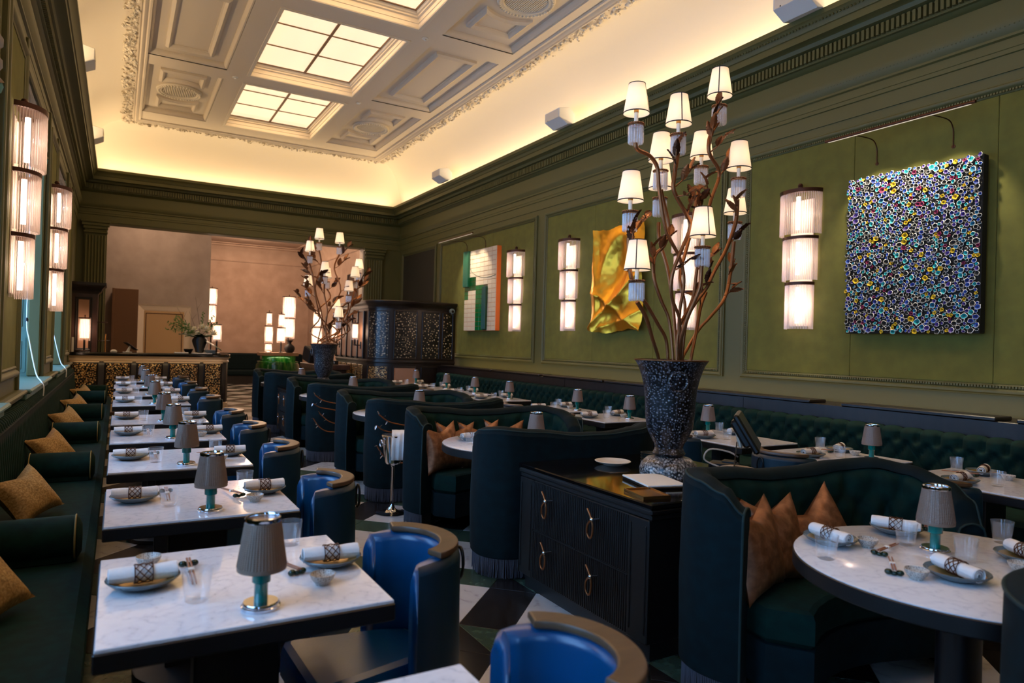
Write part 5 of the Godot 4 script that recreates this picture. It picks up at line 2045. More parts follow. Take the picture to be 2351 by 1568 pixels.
# ---------------------------------------------------------------- the room beyond the opening
func far_room() -> void:
	var b := Mb.new()
	b.bx(-3.8, 7.4, 0, 4.9, 24.3, 24.5)
	struct("wall_far", b, M.plaster, "warm pink plaster wall closing the room beyond", "wall")
	b = Mb.new()
	b.bx(5.75, 5.95, 0, 4.9, DE + 0.3, 24.4)
	struct("wall_far_side", b, M.plaster, "pink plaster side wall of the room beyond", "wall")
	b = Mb.new()
	b.bx(-3.8, -3.6, 0, 4.9, DE + 0.3, 24.4)
	b.bx(-3.8, XL, 0, 4.9, DE + 0.2, DE + 0.4)
	struct("wall_far_window", b, M.plaster, "plaster wall on the window side of the room beyond", "wall")
	b = Mb.new()
	b.bx(-3.8, 6.0, 4.55, 4.75, DE + 0.3, 24.5)
	var fc := struct("ceiling_far", b, M.plaster, "pink plaster ceiling of the room beyond with a stepped crown", "ceiling")
	b = Mb.new()
	b.mould([Vector2(5.75, DE + 0.3), Vector2(5.75, 24.3), Vector2(-3.6, 24.3)], false, [Vector2(0, 4.0), Vector2(0.03, 4.02), Vector2(0.04, 4.06), Vector2(0.03, 4.08), Vector2(0.05, 4.18), Vector2(0.09, 4.28), Vector2(0.16, 4.38), Vector2(0.26, 4.45), Vector2(0.28, 4.47), Vector2(0.40, 4.49), Vector2(0.42, 4.52), Vector2(0.6, 4.53), Vector2(0.62, 4.56)], ROOM)
	part("crown_moulding", b, M.plaster, fc)
	# partition with a pale door
	b = Mb.new()
	b.bx(-3.6, 1.92, 0, 4.56, 18.2, 18.4)
	var pw := struct("wall_partition", b, M.mauve, "greyish plaster partition with a cream door behind the bar", "wall")
	b = Mb.new()
	var T := Transform3D(Basis.IDENTITY, V(0, 0, 18.2))
	b.mould([Vector2(0.38, 0), Vector2(0.38, 2.2), Vector2(1.51, 2.2), Vector2(1.51, 0)], false, [Vector2(-0.14, 0), Vector2(-0.14, 0.02), Vector2(-0.11, 0.035), Vector2(-0.03, 0.03), Vector2(0.0, 0.05), Vector2(0.0, 0.0)], T)
	part("door_surround", b, M.cream2, pw)
	b = Mb.new()
	b.bx(0.52, 1.37, 0.0, 2.06, 18.17, 18.2, 0.004)
	var d := struct("door_1", b, M.door_cream, "flat cream door with thin brown inlay in the partition", "door")
	b = Mb.new()
	b.mould(rect(0.55, 1.335, 0.05, 2.01), true, [Vector2(0.018, 0.0), Vector2(0.018, 0.004), Vector2(0, 0.004), Vector2(0, 0)], Transform3D(Basis.IDENTITY, V(0, 0, 18.168)))
	part("inlay", b, M.door_line, d)
	b = Mb.new()
	b.bx(-0.13, 0.38, 0.0, 2.51, 17.6, 18.15, 0.008)
	b.bx(-0.135, -0.09, 0.0, 2.515, 17.59, 17.62, 0.004)
	var hinge := one("tall_locker", b, M.brown_door, "plain tall brown cupboard standing beside the cream door", "cupboard")
	# dark banquette along the far wall
	var s := thing("far_banquette", "very dark green banquette against the far plaster wall", "banquette", V(3.2, 0, 23.9))
	b = Mb.new()
	b.box(Vector3(0, 0.70, 0.0), Vector3(4.6, 0.56, 0.22), 0.05)
	part("back", b, M.velvet_outer, s)
	b = Mb.new()
	b.box(Vector3(0, 0.36, 0.35), Vector3(4.6, 0.18, 0.7), 0.04)
	part("seat", b, M.velvet_outer, s)
	b = Mb.new()
	b.box(Vector3(0, 0.135, 0.3), Vector3(4.5, 0.27, 0.6))
	part("seat_base", b, M.black_wood, s)
	# glazed green pedestal with a stone top
	var p := thing("ceramic_pedestal", "bulging green glazed pedestal with a stone top and a lit neck", "pedestal", V(3.40, 0, 17.3))
	b = Mb.new()
	var oct := PackedVector2Array()
	for k in 8:
		var a := TAU * (k + 0.5) / 8
		oct.append(Vector2(cos(a) * 0.50, sin(a) * 0.34))
	var pf := [[0.30, 0.0], [0.34, 0.3], [0.47, 0.55], [0.52, 0.72], [0.50, 0.86], [0.44, 0.92]]
	for k in pf.size() - 1:
		for i in 24:
			var a := TAU * i / 24
			var c := TAU * (i + 1) / 24
			var q := []
			for e in [[a, k], [c, k], [c, k + 1], [a, k + 1]]:
				var rr: float = pf[e[1]][0] * (1.0 + 0.015 * cos(e[0] * 8.0))
				q.append(Vector3(cos(e[0]) * rr, pf[e[1]][1], sin(e[0]) * rr * 0.75))
			b.q4(q[0], q[1], q[2], q[3], Vector3(cos(a), 0.1 - 0.3 * (0.6 - k * 0.2), sin(a)).normalized(), Vector3(cos(c), 0.1 - 0.3 * (0.6 - k * 0.2), sin(c)).normalized(), Vector3(cos(c), 0.1, sin(c)).normalized(), Vector3(cos(a), 0.1, sin(a)).normalized())
	part("belly", b, M.ceramic, p)
	b = Mb.new()
	b.prism(oct, 0.905, 0.935, 0.008)
	b.prism(oct, 0.93, 1.07, 0.004, Transform3D(Basis.from_scale(Vector3(0.86, 1, 0.86)), Vector3.ZERO))
	part("neck", b, M.ceramic, p)
	b = Mb.new()
	b.prism(oct, 1.07, 1.15, 0.01)
	part("stone_top", b, M.stone, p)
	for k in 3:
		var dx := [-0.3, 0.0, 0.3]
		area(V(3.40 + dx[k], 1.06, 17.3 - 0.345), Vector3(0, -1, -0.35), 0.28, 0.02, Color(0.85, 1.0, 0.7), 0.02)
	rod_lamp(V(3.14, 1.15, 17.15), [[0.062, 0.66, 0.94], [0.092, 0.22, 0.62], [0.075, 0.02, 0.20]], 0.07, "three-tier glass rod lamp at the aisle end of the green pedestal", 0.07, "glass rod lamps")
	rod_lamp(V(3.43, 1.15, 17.15), [[0.068, 0.62, 0.92], [0.095, 0.24, 0.59]], 0.05, "two-tier glass rod lamp in the middle of the green pedestal", 0.07, "glass rod lamps")
	b = Mb.new()
	b.lathe([Vector2(0.001, 0), Vector2(0.07, 0.0), Vector2(0.10, 0.03), Vector2(0.125, 0.09), Vector2(0.115, 0.15), Vector2(0.07, 0.195), Vector2(0.04, 0.215), Vector2(0.04, 0.255), Vector2(0.085, 0.30), Vector2(0.08, 0.305), Vector2(0.03, 0.27), Vector2(0.001, 0.265)], 28)
	one("round_vase", b, M.black_matte, "round black vase with a flared lip on the green pedestal", "vase", "", Transform3D(Basis.IDENTITY, V(3.63, 1.15, 17.12)))
	# hanging and standing rod lamps deeper in
	rod_lamp(V(3.82, 0.0, 18.2), [[0.155, 2.02, 2.56], [0.148, 1.50, 2.0]], 0.16, "wide two-tier glass rod floor lamp behind the green pedestal", 0.14, "glass rod lamps")
	rod_lamp(V(2.17, 0.0, 20.0), [[0.125, 2.35, 2.78], [0.11, 1.85, 2.33]], 0.16, "tall glass rod floor lamp half hidden by the partition edge", 0.14, "glass rod lamps")
	rod_lamp(V(5.0, 0.0, 20.0), [[0.11, 1.85, 2.30], [0.14, 1.36, 1.83]], 0.16, "glass rod floor lamp behind the farther branch lamp", 0.14, "glass rod lamps")
	# framed dark picture on the side wall
	var pic := thing("dark_picture", "dark framed picture high on the side wall of the room beyond", "picture", V(5.74, 2.9, 18.7))
	b = Mb.new()
	b.mould(rect(-0.85, 0.85, -0.5, 0.5), true, frame_profile(0.06, 0.035), Transform3D(Basis(Vector3(0, 0, -1), Vector3(0, 1, 0), Vector3(-1, 0, 0)), Vector3.ZERO))
	part("frame", b, M.black_wood, pic)
	b = Mb.new()
	b.box(Vector3(0.0, 0, 0), Vector3(0.02, 0.92, 1.62))
	part("canvas", b, M.walnut, pic)
	# light of that room: two ceiling fittings
	for q in [[3.4, 21.5, 3.6], [4.4, 17.6, 1.4], [0.6, 16.9, 1.0]]:
		var l := Mb.new()
		l.lathe([Vector2(0.001, 0.0), Vector2(0.11, 0.0), Vector2(0.12, 0.015), Vector2(0.12, 0.03), Vector2(0.001, 0.031)], 24)
		var li := thing("ceiling_lamp", "round flush ceiling lamp above the room beyond, %s" % ["over its middle", "over the pedestal", "over the bar"][int(q[0] < 4.0) * (1 if q[0] > 3.0 else 2)], "lamp", V(q[0], 4.515, q[1]), 0, "ceiling lamps")
		part("diffuser", l, M.lantern, li)
		omni(Vector3(0, -0.16, 0), Color(1.0, 0.83, 0.68), q[2], 0.1, li)


# ---------------------------------------------------------------- dark pierced screen by the art wall
func dark_screen() -> void:
	var at := V(5.0, 0, 13.0)
	var o := thing("corner_screen", "dark lacquered curved screen with star-pierced panels beside the art wall", "screen", at)
	var c := []
	for p in [[5.85, 12.42], [5.3, 12.40], [4.95, 12.42], [4.65, 12.47], [4.45, 12.54], [4.30, 12.66], [4.22, 12.82], [4.20, 13.0], [4.20, 13.6], [4.20, 14.3], [4.20, 15.05]]:
		c.append(V(p[0], 0, p[1]))
	var sm := Mb.smooth(c, 5)
	var path := []
	for p in sm:
		path.append(Vector2(p.x, -p.z))
	var b := Mb.new()
	b.mould(path, false, [Vector2(0.015, 0.0), Vector2(0.015, 0.12), Vector2(0, 0.125), Vector2(0, 2.12), Vector2(0.012, 2.125), Vector2(0.015, 2.16), Vector2(0.04, 2.20), Vector2(0.07, 2.23), Vector2(0.075, 2.27), Vector2(0.05, 2.285), Vector2(-0.3, 2.29)], ROOM, 0.6)
	b.mould(path, false, [Vector2(0, 1.07), Vector2(0.014, 1.075), Vector2(0.018, 1.10), Vector2(0.014, 1.125), Vector2(0, 1.13)], ROOM, 0.6)
	part("carcass", shifted(b, at), M.black_wood, o)
	# lengths along the path
	var L := [0.0]
	for i in range(1, path.size()):
		L.append(L[-1] + (path[i] as Vector2).distance_to(path[i - 1]))
	# panels as [end A, end B] given as (x, d) picked on the path
	var pans := [[Vector2(4.21, 12.85), Vector2(4.50, 12.52), 1.17, 2.07, M.starry], [Vector2(4.60, 12.48), Vector2(5.03, 12.41), 1.17, 2.08, M.starry], [Vector2(5.14, 12.40), Vector2(5.50, 12.41), 1.17, 2.08, M.starry], [Vector2(5.58, 12.41), Vector2(5.80, 12.42), 1.17, 2.08, M.starry], [Vector2(4.21, 12.85), Vector2(4.50, 12.52), 0.2, 1.02, M.flakes], [Vector2(4.60, 12.48), Vector2(5.03, 12.41), 0.2, 1.0, M.beige_panel], [Vector2(5.14, 12.40), Vector2(5.80, 12.42), 0.2, 1.0, M.black_wood]]
	for p in pans:
		var ia := 0
		var ib := 0
		for i in path.size():
			if (path[i] as Vector2).distance_to(p[0]) < (path[ia] as Vector2).distance_to(p[0]):
				ia = i
			if (path[i] as Vector2).distance_to(p[1]) < (path[ib] as Vector2).distance_to(p[1]):
				ib = i
		var sub := path.slice(mini(ia, ib), maxi(ia, ib) + 1)
		sub[0] = (sub[0] as Vector2).lerp(p[1] if ib < ia else p[0], 0.9)
		sub[-1] = (sub[-1] as Vector2).lerp(p[0] if ib < ia else p[1], 0.9)
		b = Mb.new()
		b.mould(sub, false, [Vector2(0.006, p[2]), Vector2(0.006, p[3])], ROOM, 0.5)
		var pn := part("pierced_panel" if p[4] != M.black_wood else "panel", shifted(b, at), p[4], o)
		b = Mb.new()
		for y in [p[2], p[3]]:
			b.mould(sub, false, [Vector2(0.0, y - 0.016), Vector2(0.012, y - 0.012), Vector2(0.014, y), Vector2(0.012, y + 0.012), Vector2(0.0, y + 0.016)], ROOM, 0.5)
		for e in [sub[0], sub[-1]]:
			b.tube([V(e.x - 0.006, p[2], e.y - 0.006), V(e.x - 0.006, p[3], e.y - 0.006)], 0.012, 8)
		part("panel_bead", shifted(b, at), M.black_wood, pn)
	# the face towards the aisle: pale panels between dark bars, with little wall lamps
	var ds := [13.10, 13.48, 13.86, 14.24, 14.62, 15.0]
	for i in ds.size() - 1:
		b = Mb.new()
		b.bx(4.185, 4.20, 1.17, 2.06, ds[i] + 0.05, ds[i + 1] - 0.05, 0.004)
		part("pale_panel", shifted(b, at), M.beige_panel, o)
		b = Mb.new()
		b.bx(4.185, 4.20, 0.2, 1.02, ds[i] + 0.05, ds[i + 1] - 0.05, 0.004)
		part("fleck_panel", shifted(b, at), M.flakes, o)
	for d in ds:
		b = Mb.new()
		b.bx(4.165, 4.20, 1.14, 2.08, d - 0.03, d + 0.03, 0.006)
		part("upright", shifted(b, at), M.black_wood, o)
	for k in 2:
		var d: float = [13.25, 14.75][k]
		var lp := rod_lamp(V(4.06, 1.40, d), [[0.06, 0.10, 0.42]], 0.03, "small glass rod wall lamp on the screen, %s" % ["towards the dining room", "towards the bar"][k], 0.03, "small screen lamps")
		b = Mb.new()
		b.box(Vector3(0.05, 0.0, 0), Vector3(0.12, 0.02, 0.02), 0.004)
		b.box(Vector3(0.115, 0.0, 0), Vector3(0.02, 0.14, 0.05), 0.004)
		part("bracket", b, M.black, lp)
	var cam := thing("dome_camera", "small round grey device fixed at the corner of the dark screen", "camera", V(5.73, 2.12, 12.36))
	b = Mb.new()
	b.lathe([Vector2(0.001, 0), Vector2(0.055, 0.0), Vector2(0.06, 0.02), Vector2(0.05, 0.05), Vector2(0.001, 0.055)], 20, Transform3D(Basis(Vector3(1, 0, 0), PI / 2), Vector3.ZERO))
	part("housing", b, M.plate, cam)
	b = Mb.new()
	b.lathe([Vector2(0.001, 0.05), Vector2(0.026, 0.05), Vector2(0.02, 0.068), Vector2(0.001, 0.07)], 14, Transform3D(Basis(Vector3(1, 0, 0), PI / 2), Vector3.ZERO))
	part("lens", b, M.black, cam)
	# music desk in front of the screen's aisle face
	var dj := thing("music_desk", "dark wooden music desk with a black mixer beside the screen", "desk", V(3.75, 0, 14.3))
	b = Mb.new()
	b.box(Vector3(0, 0.94, 0), Vector3(0.66, 0.10, 1.5), 0.006)
	b.box(Vector3(0, 0.45, 0), Vector3(0.56, 0.9, 1.3), 0.006)
	part("desk_body", b, M.walnut, dj)
	var mx := thing("mixer", "black music mixer lying on the dark wooden desk", "mixer", V(3.72, 0.99, 14.0))
	b = Mb.new()
	b.box(Vector3(0, 0.04, 0), Vector3(0.34, 0.08, 0.5), 0.008)
	part("mixer_body", b, M.black, mx)
	for i in 6:
		b = Mb.new()
		b.lathe([Vector2(0.014, 0.08), Vector2(0.012, 0.10), Vector2(0.001, 0.10)], 8, Transform3D(Basis.IDENTITY, Vector3(-0.1 + 0.1 * (i % 3), 0, -0.1 + 0.2 * (i / 3))))
		part("knob", b, M.white, mx)
	var tm := TextMesh.new()
	tm.text = "Pioneer DJ"
	var sf := SystemFont.new()
	sf.font_names = PackedStringArray(["Droid Sans"])
	tm.font = sf
	tm.font_size = 32
	tm.pixel_size = 0.0012
	tm.depth = 0.002
	part("lettering", tm, M.white, mx, Transform3D(Basis.IDENTITY, Vector3(0, 0.045, 0.252)))
	b = Mb.new()
	b.box(Vector3(0, 0.15, 0), Vector3(0.34, 0.30, 0.3), 0.02, Basis(Vector3(1, 0, 0), 0.3))
	one("monitor_speaker", b, M.black_matte, "black tilted monitor speaker on the music desk behind the branch lamp", "speaker", "", Transform3D(Basis(Vector3.UP, 0.3), V(3.62, 1.02, 14.75)))


# ---------------------------------------------------------------- artworks
func coral_picture() -> void:
	var at := V(XR - 0.03, 2.375, 3.335)
	var o := thing("coral_relief", "square relief of countless ruffled turquoise, violet, white and yellow cups on black", "artwork", at)
	var b := Mb.new()
	b.box(Vector3(-0.05, 0, 0), Vector3(0.08, 1.40, 1.13), 0.006)
	part("black_panel", b, M.black_matte, o)
	var rockb := Mb.new()
	var rows := []
	var fn := FastNoiseLite.new()
	fn.seed = 9
	fn.frequency = 14.0
	for i in 61:
		var r := PackedVector3Array()
		for j in 75:
			var z := -0.56 + 1.12 * i / 60
			var y := -0.695 + 1.39 * j / 74
			r.append(Vector3(-0.092 - 0.016 * fn.get_noise_2d(z, y), y, z))
		rows.append(r)
	rockb.grid(rows)
	part("crust", rockb, M.crust, o)
	var g := RandomNumberGenerator.new()
	g.seed = 21
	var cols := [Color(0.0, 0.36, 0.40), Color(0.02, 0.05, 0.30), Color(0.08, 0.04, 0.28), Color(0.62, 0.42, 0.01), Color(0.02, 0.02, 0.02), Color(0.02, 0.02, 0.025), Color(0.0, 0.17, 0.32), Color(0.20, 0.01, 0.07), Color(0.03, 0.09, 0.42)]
	var meshes := []
	for k in 18:
		var m := Mb.new()
		m.tinted = true
		var col: Color = cols[k % 9]
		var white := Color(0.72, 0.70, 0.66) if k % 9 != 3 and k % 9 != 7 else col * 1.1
		var R := []
		for i in 5:
			var r := PackedVector3Array()
			for j in 15:
				var a := TAU * j / 14
				var ruff: float = 1.0 + [0.0, 0.03, 0.08, 0.11, 0.06][i] * sin(a * (4 + k % 3) + k) + [0.0, 0.01, 0.03, 0.05, 0.04][i] * sin(a * 9.0 + 2.0 * k)
				var rr: float = [0.12, 0.5, 0.85, 1.0, 0.55][i] * ruff
				r.append(Vector3(-[0.25, 0.5, 1.0, 0.85, 0.0][i] * 0.9, sin(a) * rr, cos(a) * rr))
			R.append(r)
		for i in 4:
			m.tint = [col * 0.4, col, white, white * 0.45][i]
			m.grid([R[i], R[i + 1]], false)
		meshes.append(m)
	var spots := []
	var tries := 0
	while spots.size() < 1250 and tries < 60000:
		tries += 1
		var r := 0.014 + 0.014 * pow(g.randf(), 2.0)
		if tries > 25000:
			r = g.randf_range(0.010, 0.014)
		var p := Vector2(g.randf_range(-0.555, 0.555), g.randf_range(-0.69, 0.69))
		var ok := true
		for s in spots:
			if p.distance_to(Vector2(s.x, s.y)) < (r + s.z) * 0.78:
				ok = false
				break
		if ok:
			spots.append(Vector3(p.x, p.y, r))
	var order := spots.duplicate()
	order.sort_custom(func(a, c): return a.z > c.z)
	var shared := []
	for m in meshes:
		shared.append((m as Mb).mesh())
	var rest := Mb.new()
	rest.tinted = true
	for i in order.size():
		var s: Vector3 = order[i]
		var k := g.randi() % 18
		if (k % 9 == 3 and g.randf() < 0.35) or (k % 9 == 7 and g.randf() < 0.75):
			k = [4, 5, 13, 14, 0, 9][g.randi() % 6]
		var B := Basis(Vector3(1, 0, 0), g.randf() * TAU).rotated(Vector3(0, 0, 1), g.randf_range(-0.35, 0.1)).rotated(Vector3.UP, g.randf_range(-0.3, 0.3)) * Basis.from_scale(Vector3(minf(s.z, 0.018) * 1.2, s.z * g.randf_range(0.8, 1.05), s.z))
		var t := Transform3D(B, Vector3(-0.095, s.y, s.x))
		if i < 298:
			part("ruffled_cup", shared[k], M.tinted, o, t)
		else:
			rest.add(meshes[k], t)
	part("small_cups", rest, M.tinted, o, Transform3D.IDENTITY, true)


func gold_relief() -> void:
	var at := V(XR, 2.42, 7.27)
	var o := thing("gold_relief", "crumpled sheet of golden metal hung on the olive fabric panel", "artwork", at)
	var fn := FastNoiseLite.new()
	fn.seed = 5
	fn.frequency = 1.0
	var b := Mb.new()
	var rows := []
	for i in 61:
		var r := PackedVector3Array()
		var u := i / 60.0
		for j in 81:
			var v := j / 80.0
			var z := (u - 0.5) * 1.06 + 0.03 * fn.get_noise_2d(v * 3.0, 7.0) * (1.0 if u < 0.5 else 1.2)
			var y := (v - 0.5) * 1.42 + 0.05 * fn.get_noise_2d(u * 2.0, 31.0)
			var h := 0.075 + 0.02 * fn.get_noise_2d(u * 1.6, v * 1.6)
			# a tall rounded hollow with a soft rim, and a few long creases near the foot
			var p := Vector2((u - 0.50 - 0.20 * (v - 0.55)) / 0.27, (v - 0.60) / 0.27)
			h -= 0.055 * exp(-p.length_squared() * 1.3)
			h += 0.035 * exp(-pow(p.length() - 1.1, 2.0) * 9.0)
			for c in [[0.30, 0.55, 0.05], [0.20, -0.35, 0.04], [0.08, 0.25, 0.03]]:
				var dist: float = v - c[0] - c[1] * (u - 0.5) - 0.04 * sin(u * 6.0)
				h += c[2] * exp(-absf(dist) * 16.0)
			h += 0.03 * exp(-pow((u - 0.05 - 0.05 * sin(v * 5.0)) * 14.0, 2.0)) + 0.02 * sin(u * 9.0 + v * 4.0) * smoothstep(0.45, 0.2, v)
			r.append(Vector3(-(h + 0.02), y, z))
		rows.append(r)
	b.grid(rows)
	var back := []
	for r in rows:
		var q := PackedVector3Array()
		for p in r:
			q.append(p + Vector3(0.004, 0, 0))
		back.append(q)
	b.grid(back, true)
	part("metal_sheet", b, M.gold, o)
	b = Mb.new()
	b.lathe([Vector2(0.001, 0.0), Vector2(0.007, 0.002), Vector2(0.005, 0.01), Vector2(0.001, 0.012)], 10, Transform3D(Basis(Vector3(0, 0, 1), PI / 2), Vector3(-0.01, 0.78, -0.1)))
	part("hanging_pin", b, M.brass, o)


func tile_picture() -> void:
	# in its own plane: s runs from the far edge to the near edge (0..1), t from the top down
	var at := V(XR, 2.497, 11.29)
	var o := thing("tile_relief", "tall white and green tile relief with an orange edge, hung on the olive wall", "artwork", at)
	var W := 1.26
	var H := 1.52
	var b := Mb.new()
	b.box(Vector3(-0.055, 0, 0), Vector3(0.09, H, W), 0.004)
	part("tray_frame", b, M.orange, o)
	var cols := 8
	var rowsn := 18
	var white := Mb.new()
	white.box(Vector3.ZERO, Vector3(0.012, H / rowsn - 0.005, W / cols - 0.005), 0.0025)
	var wm := white.mesh()
	for i in cols:
		for j in rowsn:
			var s := (i + 0.5) / cols
			var t := (j + 0.5) / rowsn
			var m: Material = M.art_white
			if s > 0.33 and s < 0.62 and t > 0.46:
				m = M.art_green
			elif s > 0.62 and s < 0.80 and t > 0.46:
				m = M.art_dark
			elif s > 0.18 and s < 0.33 and t > 0.355 and t < 0.48:
				m = M.art_deep
			elif s < 0.17 and t > 0.44 and t < 0.62:
				m = M.art_green
			part("tile", wm, m, o, Transform3D(Basis.IDENTITY, Vector3(-0.104, H / 2 - t * H, W / 2 * (2.0 * s - 1.0))))
	for bar in [[0.0, 0.17, 0.0, 0.45, M.art_teal], [0.64, 0.76, 0.47, 0.985, M.art_deep]]:
		b = Mb.new()
		var zc: float = W / 2 * (bar[0] + bar[1] - 1.0)
		b.box(Vector3(-0.125, H / 2 - H * (bar[2] + bar[3]) / 2, zc), Vector3(0.05, H * (bar[3] - bar[2]), W * (bar[1] - bar[0])), 0.003)
		for k in 8:
			var z: float = zc + W * (bar[1] - bar[0]) * ((k + 0.5) / 8 - 0.5)
			b.tube([Vector3(-0.15, H / 2 - H * bar[2] - 0.005, z), Vector3(-0.15, H / 2 - H * bar[3] + 0.005, z)], W * (bar[1] - bar[0]) / 17, 6, -1, false)
		part("ribbed_bar", b, bar[4], o)
	b = Mb.new()
	var arc := []
	for k in 22:
		var t := k / 21.0
		var s := 0.19 + 0.80 * t
		arc.append(Vector3(-0.113, H / 2 - H * (0.225 + 0.16 * pow(t, 0.5) - 0.035 * pow(t, 3.0) * 1.2 + 0.02 * sin(PI * t)), W * (s - 0.5)))
	b.tube(arc, 0.004, 6)
	part("arc_line", b, M.art_deep, o)


func picture_light(d0: float, d1: float, y: float, out: float, label: String, e: float) -> void:
	var c := (d0 + d1) / 2
	var o := thing("picture_light", label, "picture light", V(XR, y, c), 0, "slim bronze picture lights")
	var T := V(XR, y, c)
	var b := Mb.new()
	b.tube([V(XR - out, y, d0), V(XR - out, y, d1)], 0.013, 10)
	part("light_bar", shifted(b, T), M.dark_bronze, o)
	b = Mb.new()
	b.bx(XR - out - 0.008, XR - out + 0.008, y - 0.0142, y - 0.0125, d0 + 0.03, d1 - 0.03)
	part("light_strip", shifted(b, T), M.dim_strip, o)
	for d in [lerpf(d0, d1, 0.28), lerpf(d0, d1, 0.80)]:
		b = Mb.new()
		b.tube(Mb.smooth([V(XR - out, y, d), V(XR - 0.22, y + 0.015, d), V(XR - 0.08, y + 0.01, d), V(XR - 0.025, y - 0.05, d), V(XR - 0.02, y - 0.14, d), V(XR - 0.015, y - 0.20, d)], 4), 0.005, 8)
		b.lathe([Vector2(0.001, 0), Vector2(0.016, 0.0), Vector2(0.016, 0.012), Vector2(0.001, 0.014)], 14, Transform3D(Basis(Vector3(0, 0, 1), PI / 2), V(XR - 0.004, y - 0.19, d)))
		part("bracket", shifted(b, T), M.dark_bronze, o)
	for k in 3:
		var l := SpotLight3D.new()
		l.name = "picture_spot"
		l.spot_angle = 42.0
		l.spot_angle_attenuation = 0.6
		l.light_color = Color(1.0, 0.93, 0.80)
		l.light_energy = e / 3.0
		l.light_size = 0.02
		l.spot_range = 20.0
		l.spot_attenuation = 2.0
		l.shadow_enabled = true
		add_child(l, true)
		l.position = V(XR - out, y - 0.03, lerpf(d0, d1, [0.2, 0.5, 0.8][k]))
		l.look_at_from_position(l.position, V(XR - 0.05, y - 1.0, lerpf(d0, d1, [0.3, 0.5, 0.7][k])), Vector3(1, 0, 0.01))


# ---------------------------------------------------------------- small things about the room
func blinds_and_cords() -> void:
	for q in [[3.65, 5.52, 3.08, "first window"], [6.65, 8.65, 3.3, "second window"], [9.85, 11.75, 3.35, "third window"]]:
		var o := thing("roman_blind", "taupe fabric roman blind drawn up at the %s among the wall lamps" % q[3], "blind", V(-0.70, 3.7, (q[0] + q[1]) / 2))
		var T := V(-0.70, 3.7, (q[0] + q[1]) / 2)
		var b := Mb.new()
		var rows := []
		for i in 25:
			var d := lerpf(q[0] + 0.08, q[1] - 0.08, i / 24.0)
			var r := PackedVector3Array()
			var sag := 0.10 * absf(sin(PI * i / 12.0))
			for j in 17:
				var t := j / 16.0
				var fold := 0.05 * absf(sin(t * t * 11.0)) * smoothstep(0.2, 0.6, t)
				r.append(V(-0.735 + fold + 0.02 * sin(i * 0.9) * t, 3.79 - t * (3.79 - q[2]) - sag * t, d))
			rows.append(r)
		b.grid(rows)
		part("fabric", shifted(b, T), M.linen_blind, o)
		b = Mb.new()
		rows = []
		for i in 25:
			var d := lerpf(q[0] + 0.08, q[1] - 0.08, i / 24.0)
			var sag := 0.10 * absf(sin(PI * i / 12.0))
			var x := -0.70 + 0.02 * sin(i * 0.9)
			rows.append(PackedVector3Array([V(x, q[2] - sag + 0.01, d), V(x + 0.012, q[2] - sag - 0.03, d), V(x, q[2] - sag - 0.07, d)]))
		b.grid(rows)
		part("trim_band", shifted(b, T), M.blind_trim, o)
	for q in [[8.35, "second"], [11.5, "third"]]:
		var b := Mb.new()
		b.tube(Mb.smooth([V(-0.82, 3.2, q[0] + 0.1), V(-0.80, 2.4, q[0] + 0.1), V(-0.80, 1.62, q[0] + 0.05), V(-0.76, 1.4, q[0] - 0.1), V(-0.66, 1.1, q[0] - 0.55), V(-0.60, 1.03, q[0] - 0.75), V(-0.575, 0.98, q[0] - 0.8), V(-0.578, 0.90, q[0] - 0.8)], 5), 0.006, 6)
		var o := thing("blind_cord", "white blind cord hanging down and over the sill of the %s window" % q[1], "cord", Vector3.ZERO)
		part("cord", b, M.white, o)
		b = Mb.new()
		b.lathe([Vector2(0.001, -0.025), Vector2(0.012, -0.022), Vector2(0.016, 0.0), Vector2(0.01, 0.022), Vector2(0.001, 0.025)], 10, Transform3D(Basis.IDENTITY, V(-0.80, 1.60, q[0] + 0.05)))
		part("toggle", b, M.black, o)


